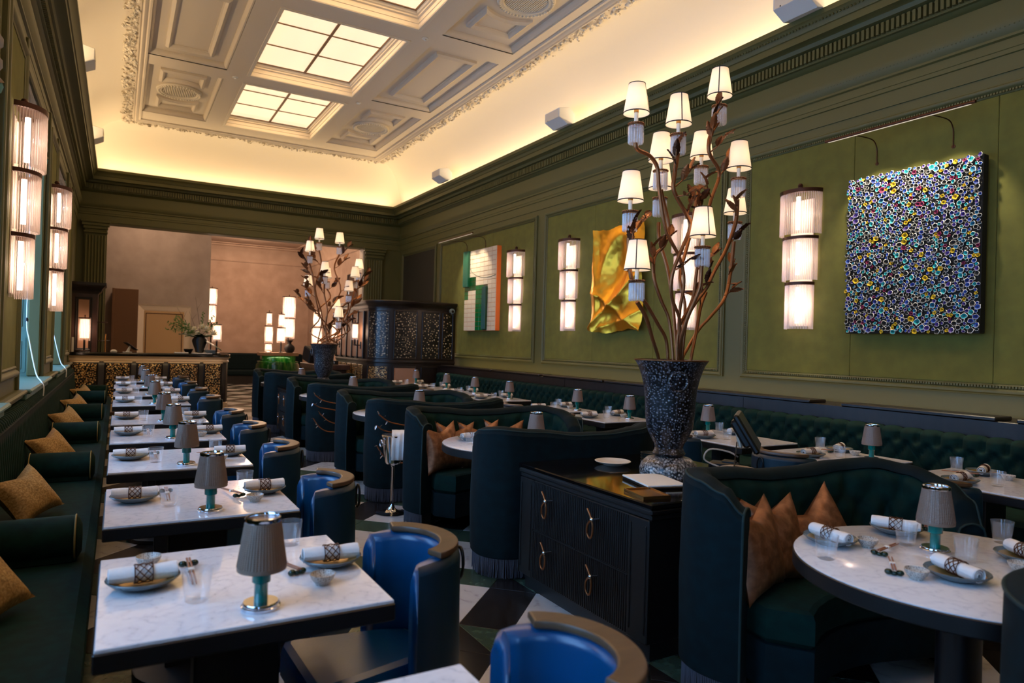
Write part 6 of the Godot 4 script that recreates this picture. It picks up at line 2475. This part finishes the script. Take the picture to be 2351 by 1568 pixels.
func cabinet_things() -> void:
	var y := 0.756
	var b := Mb.new()
	b.lathe([Vector2(0.001, 0.0), Vector2(0.055, 0.0), Vector2(0.06, 0.004), Vector2(0.10, 0.018), Vector2(0.112, 0.026), Vector2(0.108, 0.028), Vector2(0.06, 0.01), Vector2(0.001, 0.008)], 36)
	one("dinner_plate", b, M.bone, "single white plate lying on the black marble of the serving cabinet", "plate", "", Transform3D(Basis.IDENTITY, V(2.68, y, 3.35)))
	var proto: Node3D = null
	for i in 4:
		var lb := "dark green saucer stacked behind the white plate, %s of its stack" % ["lowest", "second from the bottom", "third from the bottom", "topmost"][i]
		var at := V(2.96, y + 0.0165 * i, 3.33)
		if proto:
			dup(proto, lb, at)
			continue
		b = Mb.new()
		b.lathe([Vector2(0.001, 0.0), Vector2(0.045, 0.0), Vector2(0.052, 0.003), Vector2(0.058, 0.016), Vector2(0.055, 0.016), Vector2(0.048, 0.006), Vector2(0.001, 0.005)], 28)
		proto = one("saucer", b, M.saucer, lb, "saucer", "stack of saucers", Transform3D(Basis.IDENTITY, at))
	var f := thing("menu_folder", "black clip folder with white sheets at the near edge of the serving cabinet", "folder", V(2.53, y, 2.80), -0.25)
	b = Mb.new()
	b.box(Vector3(0, 0.007, 0), Vector3(0.23, 0.014, 0.32), 0.003)
	part("cover", b, M.black, f)
	b = Mb.new()
	b.box(Vector3(-0.004, 0.018, -0.004), Vector3(0.225, 0.009, 0.31), 0.002)
	part("sheets", b, M.paper, f)
	var g := thing("gilt_tray", "small gilt tray lying on the near corner of the serving cabinet top", "tray", V(2.30, y, 2.60), -0.2)
	b = Mb.new()
	b.prism(PackedVector2Array([Vector2(-0.07, -0.10), Vector2(0.07, -0.10), Vector2(0.075, -0.09), Vector2(0.075, 0.09), Vector2(0.07, 0.10), Vector2(-0.07, 0.10), Vector2(-0.075, 0.09), Vector2(-0.075, -0.09)]), 0.0, 0.008, 0.002)
	part("tray_base", b, M.brass, g)
	b = Mb.new()
	b.mould(rect(-0.075, 0.075, -0.10, 0.10), true, [Vector2(0.006, 0.008), Vector2(0.006, 0.015), Vector2(0.0, 0.015), Vector2(0.0, 0.0)], ROOM)
	part("tray_rim", b, M.brass, g)
	# till: tilted black screen on a curved pale foot, its face turned to the wall tables
	var t := thing("till", "card till with a tilted black screen on a curved pale stand beside the urn", "till", V(3.10, y, 2.74), -0.9)
	b = Mb.new()
	var rows := []
	for i in 13:
		var s := i / 12.0
		var p := Vector3(-0.155 + 0.25 * s, 0.03 + 0.02 * sin(PI * s), 0)
		if s > 0.55:
			p = Vector3(-0.02 + 0.03 * (s - 0.55), 0.05 + 0.36 * (s - 0.55), 0)
		rows.append(PackedVector3Array([p + Vector3(0, 0, -0.075), p + Vector3(0.004, 0.004, 0), p + Vector3(0, 0, 0.075)]))
	b.grid(rows)
	rows = []
	for i in 11:
		var a := PI * i / 10
		rows.append(PackedVector3Array([Vector3(0.0 - cos(a) * 0.15, 0.002 + 0.055 * sin(a), -0.11), Vector3(-cos(a) * 0.15, 0.002 + 0.06 * sin(a), 0.0), Vector3(-cos(a) * 0.15, 0.002 + 0.055 * sin(a), 0.11)]))
	b.grid(rows)
	b.box(Vector3(0, 0.25, 0), Vector3(0.022, 0.15, 0.13), 0.008, Basis(Vector3(0, 0, 1), 0.25))
	part("stand", b, M.till_beige, t)
	b = Mb.new()
	b.box(Vector3(0.05, 0.27, 0), Vector3(0.032, 0.24, 0.35), 0.010, Basis(Vector3(0, 0, 1), 0.55))
	b.box(Vector3(0.02, 0.265, 0), Vector3(0.05, 0.17, 0.22), 0.012, Basis(Vector3(0, 0, 1), 0.55))
	part("screen", b, M.black, t)
	b = Mb.new()
	b.tube(Mb.smooth([Vector3(-0.10, 0.06, 0.03), Vector3(-0.18, 0.10, 0.06), Vector3(-0.15, 0.16, 0.06), Vector3(-0.05, 0.15, 0.03), Vector3(0.0, 0.12, 0)], 5), 0.005, 6)
	part("cable", b, M.till_beige, t)
	b = Mb.new()
	b.box(Vector3(0, 0.025, 0), Vector3(0.09, 0.05, 0.17), 0.008)
	b.box(Vector3(0.0, 0.055, 0.03), Vector3(0.06, 0.02, 0.08), 0.006)
	one("card_reader", b, M.black, "black card reader lying beside the till", "card reader", "", Transform3D(Basis(Vector3.UP, 0.5), V(3.22, y, 2.95)))


func bucket_stand() -> void:
	var o := thing("wine_bucket_stand", "chrome wine bucket on a tall stand between two booths", "bucket stand", V(2.09, 0, 5.62))
	var b := Mb.new()
	b.lathe([Vector2(0.14, 0.0), Vector2(0.14, 0.008), Vector2(0.06, 0.02), Vector2(0.03, 0.045), Vector2(0.016, 0.09), Vector2(0.014, 0.12), Vector2(0.014, 0.40), Vector2(0.02, 0.42), Vector2(0.03, 0.43)], 24)
	part("stand", b, M.chrome, o)
	b = Mb.new()
	b.lathe([Vector2(0.001, 0.43), Vector2(0.06, 0.43), Vector2(0.072, 0.45), Vector2(0.10, 0.66), Vector2(0.106, 0.675), Vector2(0.10, 0.68), Vector2(0.092, 0.66), Vector2(0.066, 0.455), Vector2(0.001, 0.45)], 32)
	var k := part("bucket", b, M.chrome, o)
	for s in [-1.0, 1.0]:
		b = Mb.new()
		var c := []
		for i in 16:
			var a := TAU * i / 16
			c.append(Vector3(s * 0.112, 0.61 + 0.03 * sin(a), 0.03 * cos(a)))
		b.tube(c, 0.005, 6, -1, false, true)
		part("ring_handle", b, M.chrome, k)
	b = Mb.new()
	var rows := []
	for i in 9:
		var r := PackedVector3Array()
		var x := -0.055 + 0.11 * i / 8.0
		for q in [[0.20, 0.085], [0.225, 0.50], [0.235, 0.60], [0.22, 0.69], [0.10, 0.705], [0.0, 0.70], [-0.09, 0.695]]:
			r.append(Vector3(0.02 + x, q[1] if q[1] > 0.4 else 0.47, (q[0] - 0.115) + 0.006 * sin(i * 1.7)))
		rows.append(r)
	b.grid(rows)
	var tw := one("folded_towel", b, M.linen, "white folded cloth draped over the chrome wine bucket", "cloth", "", Transform3D(Basis(Vector3.UP, -0.35), V(2.11, 0.0, 5.62)))


func brass_branches() -> void:
	for q in [[5.93, 0, "behind the wine bucket"], [8.22, 1, "one gap beyond the wine bucket"]]:
		var o := thing("branch_ornament", "slim bronze branches with small leaves on a booth back, " + q[2], "ornament", V(2.3, 0.7, q[0]))
		var k := 0
		for s in [[[-0.26, 0.13], [-0.16, 0.06], [0.0, 0.02], [0.1, 0.0]], [[-0.28, 0.03], [-0.2, -0.02], [-0.05, -0.05], [0.1, -0.08]], [[-0.27, -0.15], [-0.2, -0.25], [-0.1, -0.31], [0.05, -0.32]], [[-0.2, -0.09], [-0.1, -0.18], [0.0, -0.22], [0.08, -0.22]]]:
			var pts := []
			for p in s:
				pts.append(Vector3(p[0], p[1], 0.05))
			pts.append(Vector3(s[3][0] + 0.04, s[3][1], -0.005))
			var b := Mb.new()
			b.tube(Mb.smooth(pts, 4), 0.006, 6, 0.008)
			var br := part("branch", b, M.bronze, o)
			for t in [0.0, 0.4, 0.9]:
				var m := part("leaf", leaf_mesh, M.silver_leaf, br)
				var p: Vector3 = (pts[0] as Vector3).lerp(pts[1], t)
				var d2 := Vector3(-0.4 + 0.6 * sin(k * 2.1), 0.9 * cos(k * 1.3), 0.35).normalized()
				var z := -d2
				var x := Vector3.UP.cross(z).normalized()
				m.transform = Transform3D(Basis(x, z.cross(x), z) * Basis.from_scale(Vector3(0.5, 0.5, 0.5)), p)
				k += 1


func lay_window_row() -> void:
	var zs := [1.04, 2.20, 3.365, 4.53, 5.65, 6.75, 8.42, 9.69, 11.1, 12.52]
	var cx := 0.335
	for i in zs.size():
		var d: float = zs[i]
		var which: String = "table %s from the camera by the windows" % ORD[i]
		square_table(cx, d, 0.735, 0.735, "square white marble table on black pedestal, %s from the camera by the windows" % ORD[i])
		var t := V(cx, 0.75, d)
		table_lamp(t + V(0.02, 0, -0.262 if i < 6 else -0.26), "unlit table lamp with teal stem, on %s" % which)
		if i == 0:
			setting(t + V(-0.26, 0, 0.03), Vector3(1, 0, 0), "bench side of %s" % which, Vector2(0.13, 0.17), Vector2.ZERO, Vector2.ZERO, 0.05)
		else:
			setting(t + V(-0.252, 0, 0.05), Vector3(1, 0, 0), "bench side of %s" % which, Vector2(0.125, 0.185 if i < 2 else 0.15), Vector2(0.02, -0.19) if i == 1 else Vector2.ZERO, Vector2(0.13, -0.13) if i < 5 else Vector2.ZERO, 0.05 * sin(i * 2.0), -PI / 2)
			setting(t + V(0.285, 0, 0.02 * sin(i)), Vector3(-1, 0, 0), "aisle side of %s" % which, Vector2(0.09, 0.0) + Vector2(-0.02, 0.27 if i == 1 else 0.12), Vector2(0.07, -0.17), Vector2(0.12, -0.06) if i < 5 else Vector2.ZERO, 0.06 * cos(i * 3.0), PI / 2 + 0.25)
		tub_chair(V(0.845, 0, d - 0.02 if i > 0 else d + 0.2), -0.06 + 0.1 * sin(i * 1.7), "blue leather tub chair at the %s" % which)


func lay_wall_row() -> void:
	var tabs := [[2.09, 0.74, 1.83], [3.08, 0.74, 2.87], [4.1, 0.92, 4.40], [5.71, 0.74, 5.48], [6.7, 0.74, 6.40], [8.15, 0.74, 7.97], [9.2, 0.74, 9.0], [10.2, 0.74, 10.0], [11.35, 0.74, 11.3]]
	for i in tabs.size():
		var d: float = tabs[i][0]
		var which: String = "table %s from the camera by the art wall" % ORD[i]
		square_table(4.49, d, 0.66, tabs[i][1], "square white marble table on black pedestal, %s from the camera by the art wall" % ORD[i])
		var t := V(4.49, 0.75, d)
		table_lamp(V(4.585, 0.75, tabs[i][2]), "unlit table lamp with teal stem, on %s" % which)
		setting(V(4.72, 0.75, d + 0.13), Vector3(-1, 0, 0), "wall side of %s" % which, Vector2(0.0, 0.16), Vector2(0.05, -0.16), Vector2(0.13, -0.02) if i < 2 else Vector2.ZERO, 0.3 + 0.1 * sin(i), PI / 2)
		setting(V(4.27, 0.75, d + 0.04), Vector3(1, 0, 0), "aisle side of %s" % which, Vector2(0.12, 0.14), Vector2.ZERO, Vector2.ZERO, 0.1 * cos(i))
		tub_chair(V(3.97, 0, d + 0.02), PI + 0.05 * sin(i * 2.3), "blue leather tub chair at the %s" % which)


func lay_booths() -> void:
	var bs := [[-1.0, 2.38], [3.68, 5.40], [5.95, 7.42], [8.25, 9.9], [11.1, 12.6]]
	var centres := [V(2.58, 0, 1.28), V(2.60, 0, 4.42), V(2.62, 0, 6.70), V(2.62, 0, 9.07), V(2.62, 0, 11.85)]
	for i in 5:
		var w: String = ORD[i]
		booth(bs[i][1] - (0.06 if i == 0 else 0.0), -1.0, "curved dark green velvet booth, %s from the camera of those facing it" % w, 2.13 if i == 0 else 2.03)
		if i > 0:
			booth(bs[i][0], 1.0, "curved dark teal velvet booth with its back to the camera, %s in line" % ORD[i - 1])
		round_table(centres[i], 0.545, "round white marble table with a dark rim in the %s booth from the camera" % w)
		var top: Vector3 = centres[i] + Vector3(0, 0.75, 0)
		var lp := V(0.10, 0, 0.14) if i == 0 else V(0.06, 0, -0.2)
		if i == 3:
			lp = V(0.16, 0, 0.02)
		table_lamp(top + lp, "unlit table lamp with teal stem and ribbed taupe shade in the %s booth" % w)
		if i == 0:
			setting(V(2.40, 0.75, 1.66), Vector3(0.6, 0, 0.8), "by the cushions of the first booth table", Vector2(-0.02, 0.22), Vector2(0.13, -0.02), Vector2(0.16, 0.09), -1.74, 0.25)
			setting(V(2.80, 0.75, 1.64), Vector3(-0.1, 0, 1), "far side of the first booth table", Vector2(0.13, 0.12), Vector2.ZERO, Vector2(0.02, -0.16), -1.12, 0.4)
			setting(V(2.42, 0.75, 1.21), Vector3(0.3, 0, -0.95), "near side of the first booth table", Vector2(0.16, 0.20), Vector2(0.02, -0.14), Vector2(0.06, -0.19), -1.94, 0.6)
			setting(V(2.86, 0.75, 1.20), Vector3(-0.3, 0, -0.95), "wall end of the first booth table", Vector2(0.10, 0.25), Vector2(0.0, -0.16), Vector2.ZERO, -2.15, 0.3)
		else:
			setting(top + V(-0.26, 0, 0.22), Vector3(0.6, 0, 0.8), "aisle side of the %s booth table" % w, Vector2(0.1, 0.2), Vector2.ZERO, Vector2.ZERO, 0.3)
	# a velvet tub chair at the near end of the first booth table
	var o := thing("velvet_chair", "dark teal velvet tub chair, its back to the camera, at the first booth table", "chair", V(2.10, 0, 0.60), 2.2)
	var b := Mb.new()
	var rows := shell_rows(0.30, 0.36, 0.10, 0.12, 0.925, 1.62, 0.10, 40)
	b.grid(rows, true)
	for e in [0, rows.size() - 1]:
		var r: PackedVector3Array = rows[e]
		var c := Vector3.ZERO
		for p in r:
			c += p
		c /= r.size()
		for k in r.size():
			b.tri(r[k], r[(k + 1) % r.size()], c, Vector3(-1, 0, 0), Vector3(-1, 0, 0), Vector3(-1, 0, 0))
	part("back_shell", b, M.velvet_outer, o)
	b = Mb.new()
	b.prism(PackedVector2Array([Vector2(-0.36, -0.27), Vector2(-0.36, 0.27), Vector2(0.0, 0.27), Vector2(0.14, 0.16), Vector2(0.18, 0), Vector2(0.14, -0.16), Vector2(0.0, -0.27)]), 0.13, 0.47, 0.03)
	part("seat", b, M.velvet, o)
	b = Mb.new()
	var edge := []
	for r in rows:
		edge.append(r[3] + Vector3(0, 0.004, 0))
	b.tube(edge, 0.006, 6)
	part("piping", b, M.piping, o)
	b = Mb.new()
	b.box(Vector3(-0.05, 0.065, 0), Vector3(0.46, 0.13, 0.44), 0.01)
	part("plinth", b, M.black_matte, o)
	# loose cushions
	var cop := cushion_mesh(0.38, 0.40, 0.15, 0.30)
	var golds := cushion_mesh(0.31, 0.30, 0.15, 0.24)
	var c1 := [[V(2.42, 0.635, 2.02), Vector3(-0.25, 0.30, 0.04), "first at the aisle end"], [V(2.60, 0.635, 2.08), Vector3(-0.3, 0.05, -0.03), "second from the aisle end"], [V(2.92, 0.61, 2.08), Vector3(-0.3, -0.20, 0.4), "leaning at its middle"]]
	for q in c1:
		cushion(cop, M.copper_cloth, q[0], q[1], "copper metallic cushion in the first booth, " + q[2], "copper cushions in the booths")
	var c2 := [[V(2.29, 0.64, 5.06), Vector3(-0.22, 0.35, 0.05), "first at the aisle end"], [V(2.45, 0.64, 5.12), Vector3(-0.25, 0.1, -0.05), "second from the aisle end"], [V(2.68, 0.64, 5.13), Vector3(-0.25, -0.1, 0.03), "third from the aisle end"], [V(2.92, 0.64, 5.13), Vector3(-0.25, -0.1, -0.03), "fourth from the aisle end"]]
	for q in c2:
		cushion(cop, M.copper_cloth, q[0], q[1], "copper metallic cushion in the second booth, " + q[2], "copper cushions in the booths")
	var k := 0
	for d in [2.93, 4.5, 6.2, 8.1, 9.75, 11.6]:
		cushion(golds, M.gold_cloth, V(-0.41, 0.60, d), Vector3(-0.65, PI / 2 - 0.75, 0.25), "gold flecked cushion on the window banquette, %s from the camera" % ORD[k], "gold cushions on the window banquette")
		k += 1


func more_materials() -> void:
	M.teal_core = mat(Color(0.0, 0.22, 0.20), 0.2)
	M.dim_strip = glow(Color(1.0, 0.93, 0.8), 0.25)
	M.crust = mat(Color(0.10, 0.095, 0.09), 0.85)
	M.tinted = mat(Color.WHITE, 0.75)
	M.tinted.vertex_color_use_as_albedo = true
	M.orange = mat(Color(0.85, 0.42, 0.16), 0.5)
	M.art_white = mat(Color(0.80, 0.74, 0.66), 0.3)
	M.art_green = mat(Color(0.02, 0.36, 0.16), 0.25)
	M.art_deep = mat(Color(0.02, 0.24, 0.10), 0.3)
	M.art_teal = mat(Color(0.04, 0.30, 0.20), 0.35)
	M.art_dark = mat(Color(0.03, 0.14, 0.09), 0.35)
	M.bone = mat(Color(0.80, 0.76, 0.70), 0.3)
	M.saucer = mat(Color(0.05, 0.12, 0.12), 0.3)
	M.till_beige = mat(Color(0.72, 0.64, 0.56), 0.5)
	M.silver_leaf = mat(Color(0.75, 0.75, 0.78), 0.25, 0.9)


func tree_stems() -> Array:
	return [
		[[V(2.85, 1.30, 2.98), V(2.85, 1.42, 2.98), V(2.85, 1.69, 2.98), V(2.88, 1.88, 2.98), V(2.84, 2.02, 2.98), V(2.73, 2.17, 2.98), V(2.67, 2.39, 2.98), V(2.65, 2.52, 2.98), V(2.59, 2.58, 2.98), V(2.50, 2.60, 2.98), V(2.485, 2.635, 2.98)], V(2.485, 2.80, 2.98), 0.5],
		[[V(2.87, 1.30, 2.98), V(2.87, 1.42, 2.98), V(2.85, 1.56, 2.97), V(2.82, 1.67, 2.95), V(2.75, 1.78, 2.94), V(2.73, 1.91, 2.92), V(2.77, 2.04, 2.90), V(2.82, 2.19, 2.88), V(2.77, 2.26, 2.87), V(2.68, 2.37, 2.87), V(2.68, 2.46, 2.87), V(2.70, 2.585, 2.87)], V(2.70, 2.75, 2.87), -0.5],
		[[V(2.84, 1.30, 2.98), V(2.84, 1.42, 2.98), V(2.85, 1.61, 2.98), V(2.94, 1.78, 2.97), V(2.97, 1.96, 2.97), V(3.00, 2.17, 2.96), V(3.05, 2.38, 2.95), V(3.11, 2.52, 2.95), V(3.09, 2.58, 2.94), V(3.02, 2.65, 2.94), V(3.01, 2.72, 2.94), V(3.03, 2.78, 2.94), V(3.08, 2.85, 2.94)], V(3.09, 3.01, 2.94), -0.9],
		[[V(2.81, 1.30, 2.98), V(2.81, 1.42, 2.98), V(2.79, 1.65, 3.00), V(2.74, 1.77, 3.02), V(2.70, 1.90, 3.04), V(2.72, 2.03, 3.06), V(2.80, 2.10, 3.07), V(2.84, 2.22, 3.08), V(2.79, 2.37, 3.08), V(2.77, 2.43, 3.08)], V(2.765, 2.60, 3.08), 2.0],
		[[V(2.87, 1.30, 2.98), V(2.87, 1.42, 2.98), V(2.92, 1.59, 3.02), V(2.97, 1.75, 3.06), V(2.96, 1.92, 3.10), V(3.05, 2.09, 3.15), V(3.14, 2.27, 3.19), V(3.17, 2.44, 3.19), V(3.20, 2.54, 3.19)], V(3.205, 2.715, 3.19), 2.4],
		[[V(2.88, 1.30, 2.98), V(2.88, 1.42, 2.98), V(2.89, 1.62, 2.97), V(2.93, 1.73, 2.96), V(3.02, 1.85, 2.94), V(3.07, 1.95, 2.93), V(3.16, 2.10, 2.92), V(3.21, 2.26, 2.90), V(3.22, 2.40, 2.90)], V(3.225, 2.585, 2.90), 2.0],
		[[V(2.78, 1.30, 2.98), V(2.77, 1.42, 2.98), V(2.75, 1.54, 2.98), V(2.69, 1.62, 2.98), V(2.60, 1.73, 2.98), V(2.49, 1.85, 2.98), V(2.46, 2.00, 2.98), V(2.455, 2.10, 2.98)], V(2.46, 2.305, 2.98), 0.9],
		[[V(2.84, 1.30, 2.98), V(2.84, 1.42, 2.98), V(2.86, 1.64, 3.03), V(2.87, 1.85, 3.08), V(2.87, 1.99, 3.12), V(2.85, 2.15, 3.17), V(2.86, 2.26, 3.19)], V(2.865, 2.47, 3.19), 2.6],
		[[V(2.88, 1.30, 2.98), V(2.88, 1.42, 2.98), V(2.96, 1.49, 3.02), V(3.09, 1.61, 3.06), V(3.22, 1.69, 3.10), V(3.38, 1.82, 3.13), V(3.45, 1.99, 3.15), V(3.475, 2.20, 3.15)], V(3.48, 2.385, 3.15), 2.4],
		[[V(2.87, 1.30, 2.98), V(2.87, 1.42, 2.98), V(2.83, 1.54, 2.94), V(2.82, 1.67, 2.88), V(2.83, 1.78, 2.83), V(2.84, 1.85, 2.81), V(2.845, 1.96, 2.81)], V(2.85, 2.125, 2.81), -0.3],
		[[V(2.71, 1.30, 2.98), V(2.70, 1.42, 2.98), V(2.63, 1.54, 2.96), V(2.55, 1.66, 2.93), V(2.475, 1.74, 2.92)], V(2.47, 1.915, 2.92), -0.8],
		[[V(2.94, 1.30, 2.98), V(2.95, 1.42, 2.98), V(3.02, 1.60, 3.01), V(3.07, 1.75, 3.03), V(3.12, 1.84, 3.04)]]]


func _ready() -> void:
	rng.seed = 12
	set_view()
	set_materials()
	more_materials()
	set_lights()
	build_shell()
	build_floor()
	build_ceiling()
	far_room()
	# the largest furniture
	window_banquette()
	wall_banquette()
	build_kit()
	branch_kit()
	lay_booths()
	lay_window_row()
	lay_wall_row()
	serving_cabinet(2.42, 3.64, "black reeded serving cabinet with stirrup pulls between the first two booths")
	serving_cabinet(9.98, 11.06, "black reeded serving cabinet between the last two booths, below the farther urn")
	dark_screen()
	bar_counter()
	bar_things()
	# lamps
	urn(V(2.80, 0.756, 2.985), 1.05, "black stone-speckled urn on the nearer serving cabinet beside the till")
	var stems := tree_stems()
	var leaves := [[V(3.03, 2.80, 2.94), Vector3(0.2, 0.8, 0.2)], [V(3.02, 2.66, 2.94), Vector3(0.5, 0.4, 0.6)], [V(3.02, 2.70, 2.94), Vector3(-0.3, 0.6, 0.5)], [V(2.68, 2.46, 2.87), Vector3(-0.2, 0.8, 0.3)], [V(2.69, 2.40, 2.87), Vector3(0.6, 0.4, 0.3)], [V(2.69, 2.34, 2.87), Vector3(0.5, -0.1, 0.6)], [V(2.79, 2.24, 2.88), Vector3(0.5, 0.6, -0.2)], [V(3.05, 2.40, 2.95), Vector3(-0.7, 0.3, 0.3)], [V(3.10, 2.52, 2.95), Vector3(0.6, 0.6, 0.2)], [V(3.01, 2.25, 2.96), Vector3(-0.6, 0.5, 0.3)], [V(3.21, 2.30, 2.90), Vector3(-0.6, 0.1, 0.5)], [V(2.455, 2.10, 2.98), Vector3(0.4, 0.4, 0.4)], [V(2.47, 2.02, 2.98), Vector3(-0.2, 0.7, 0.4)], [V(2.70, 1.92, 3.04), Vector3(-0.4, 0.7, 0.3)], [V(2.72, 2.03, 3.06), Vector3(0.5, 0.5, 0.4)], [V(2.73, 1.93, 2.92), Vector3(0.3, 0.1, 0.7)], [V(2.97, 1.96, 2.97), Vector3(0.4, 0.3, 0.5)], [V(3.07, 1.76, 3.03), Vector3(-0.5, 0.3, 0.4)], [V(3.12, 1.84, 3.04), Vector3(0.2, 0.8, 0.0)], [V(3.38, 1.84, 3.13), Vector3(0.8, 0.2, 0.0)], [V(3.42, 1.92, 3.14), Vector3(0.5, 0.7, -0.2)], [V(3.16, 2.12, 2.92), Vector3(0.6, 0.4, 0.4)]]
	branch_lamp(V(2.80, 1.42, 2.985), stems, leaves, 0.010, "bronze branch lamp with many white shades in the nearer urn")
	urn(V(2.74, 0.756, 10.5), 0.0, "black stone-speckled urn on the farther serving cabinet")
	# the farther tree: the same kind of branches, spread and turned its own way
	var st2 := []
	var heads := [V(2.46, 2.80, 10.4), V(2.62, 3.02, 10.5), V(2.92, 2.98, 10.45), V(2.68, 2.50, 10.35), V(2.82, 2.46, 10.75), V(2.54, 2.32, 10.8), V(3.28, 2.62, 10.6), V(3.16, 2.47, 10.4), V(3.04, 2.24, 10.3), V(2.98, 1.98, 10.75), V(2.88, 1.83, 10.25)]
	for i in heads.size():
		var h: Vector3 = heads[i]
		var foot := V(2.74 + 0.10 * cos(i * 2.3), 1.30, 10.5 + 0.10 * sin(i * 2.3))
		var side := Vector3(h.x - 2.74, 0, h.z + 10.5)
		var top := h + Vector3(0, -0.172, 0)
		var bow := 0.14 * sin(i * 1.9 + 0.5)
		st2.append([[foot, foot + Vector3(side.x * 0.12, 0.14, side.z * 0.12), foot.lerp(top, 0.35) + Vector3(side.x * 0.35 + bow, 0, side.z * 0.35), foot.lerp(top, 0.62) + Vector3(-bow * 0.7, 0, 0.05), foot.lerp(top, 0.85) + Vector3(bow * 0.5 + side.x * 0.1, 0, 0), top], h, i * 1.3])
	var lv2 := []
	for i in 26:
		var sm := Mb.smooth(st2[i % 11][0], 4)
		var p: Vector3 = sm[int(sm.size() * [0.92, 0.6, 0.78][i % 3])]
		var away := Vector3(p.x - 2.74, 0, p.z + 10.5).normalized()
		lv2.append([p, Vector3(away.x * 1.3 + 0.5 * sin(i * 3.1), 0.45, away.z * 0.4 + 0.3)])
	branch_lamp(V(2.74, 1.42, 10.5), st2, lv2, 0.010, "bronze branch lamp with many white shades in the farther urn", 1.8)
	var sc: Node3D = null
	for q in [[4.46, "beside the coral relief"], [6.02, "behind the nearer branch lamp"], [8.47, "on the far side of the golden relief"], [10.05, "on the near side of the tile relief"]]:
		sc = wall_sconce(V(XR - 0.012, 1.72, q[0]), 0.0, "three-tier glass rod wall lamp, " + q[1], sc) if sc == null else _again(sc, V(XR - 0.012, 1.72, q[0]), 0.0, "three-tier glass rod wall lamp, " + q[1])
	for q in [[6.07, "nearer one"], [9.13, "farther one"], [3.05, "one before the first window"]]:
		_again(sc, V(-0.682, 1.72, q[0]), PI, "three-tier glass rod wall lamp between the windows, " + q[1])
	# art
	coral_picture()
	gold_relief()
	tile_picture()
	picture_light(2.70, 3.95, 3.40, 0.40, "long bronze picture light over the coral relief", 2.6)
	picture_light(10.85, 12.35, 3.46, 0.50, "long bronze picture light over the tile relief", 1.6)
	# small things
	blinds_and_cords()
	cabinet_things()
	bucket_stand()
	brass_branches()


func _again(o: Node3D, at: Vector3, turn: float, label: String) -> Node3D:
	dup(o, label, at, turn)
	return o
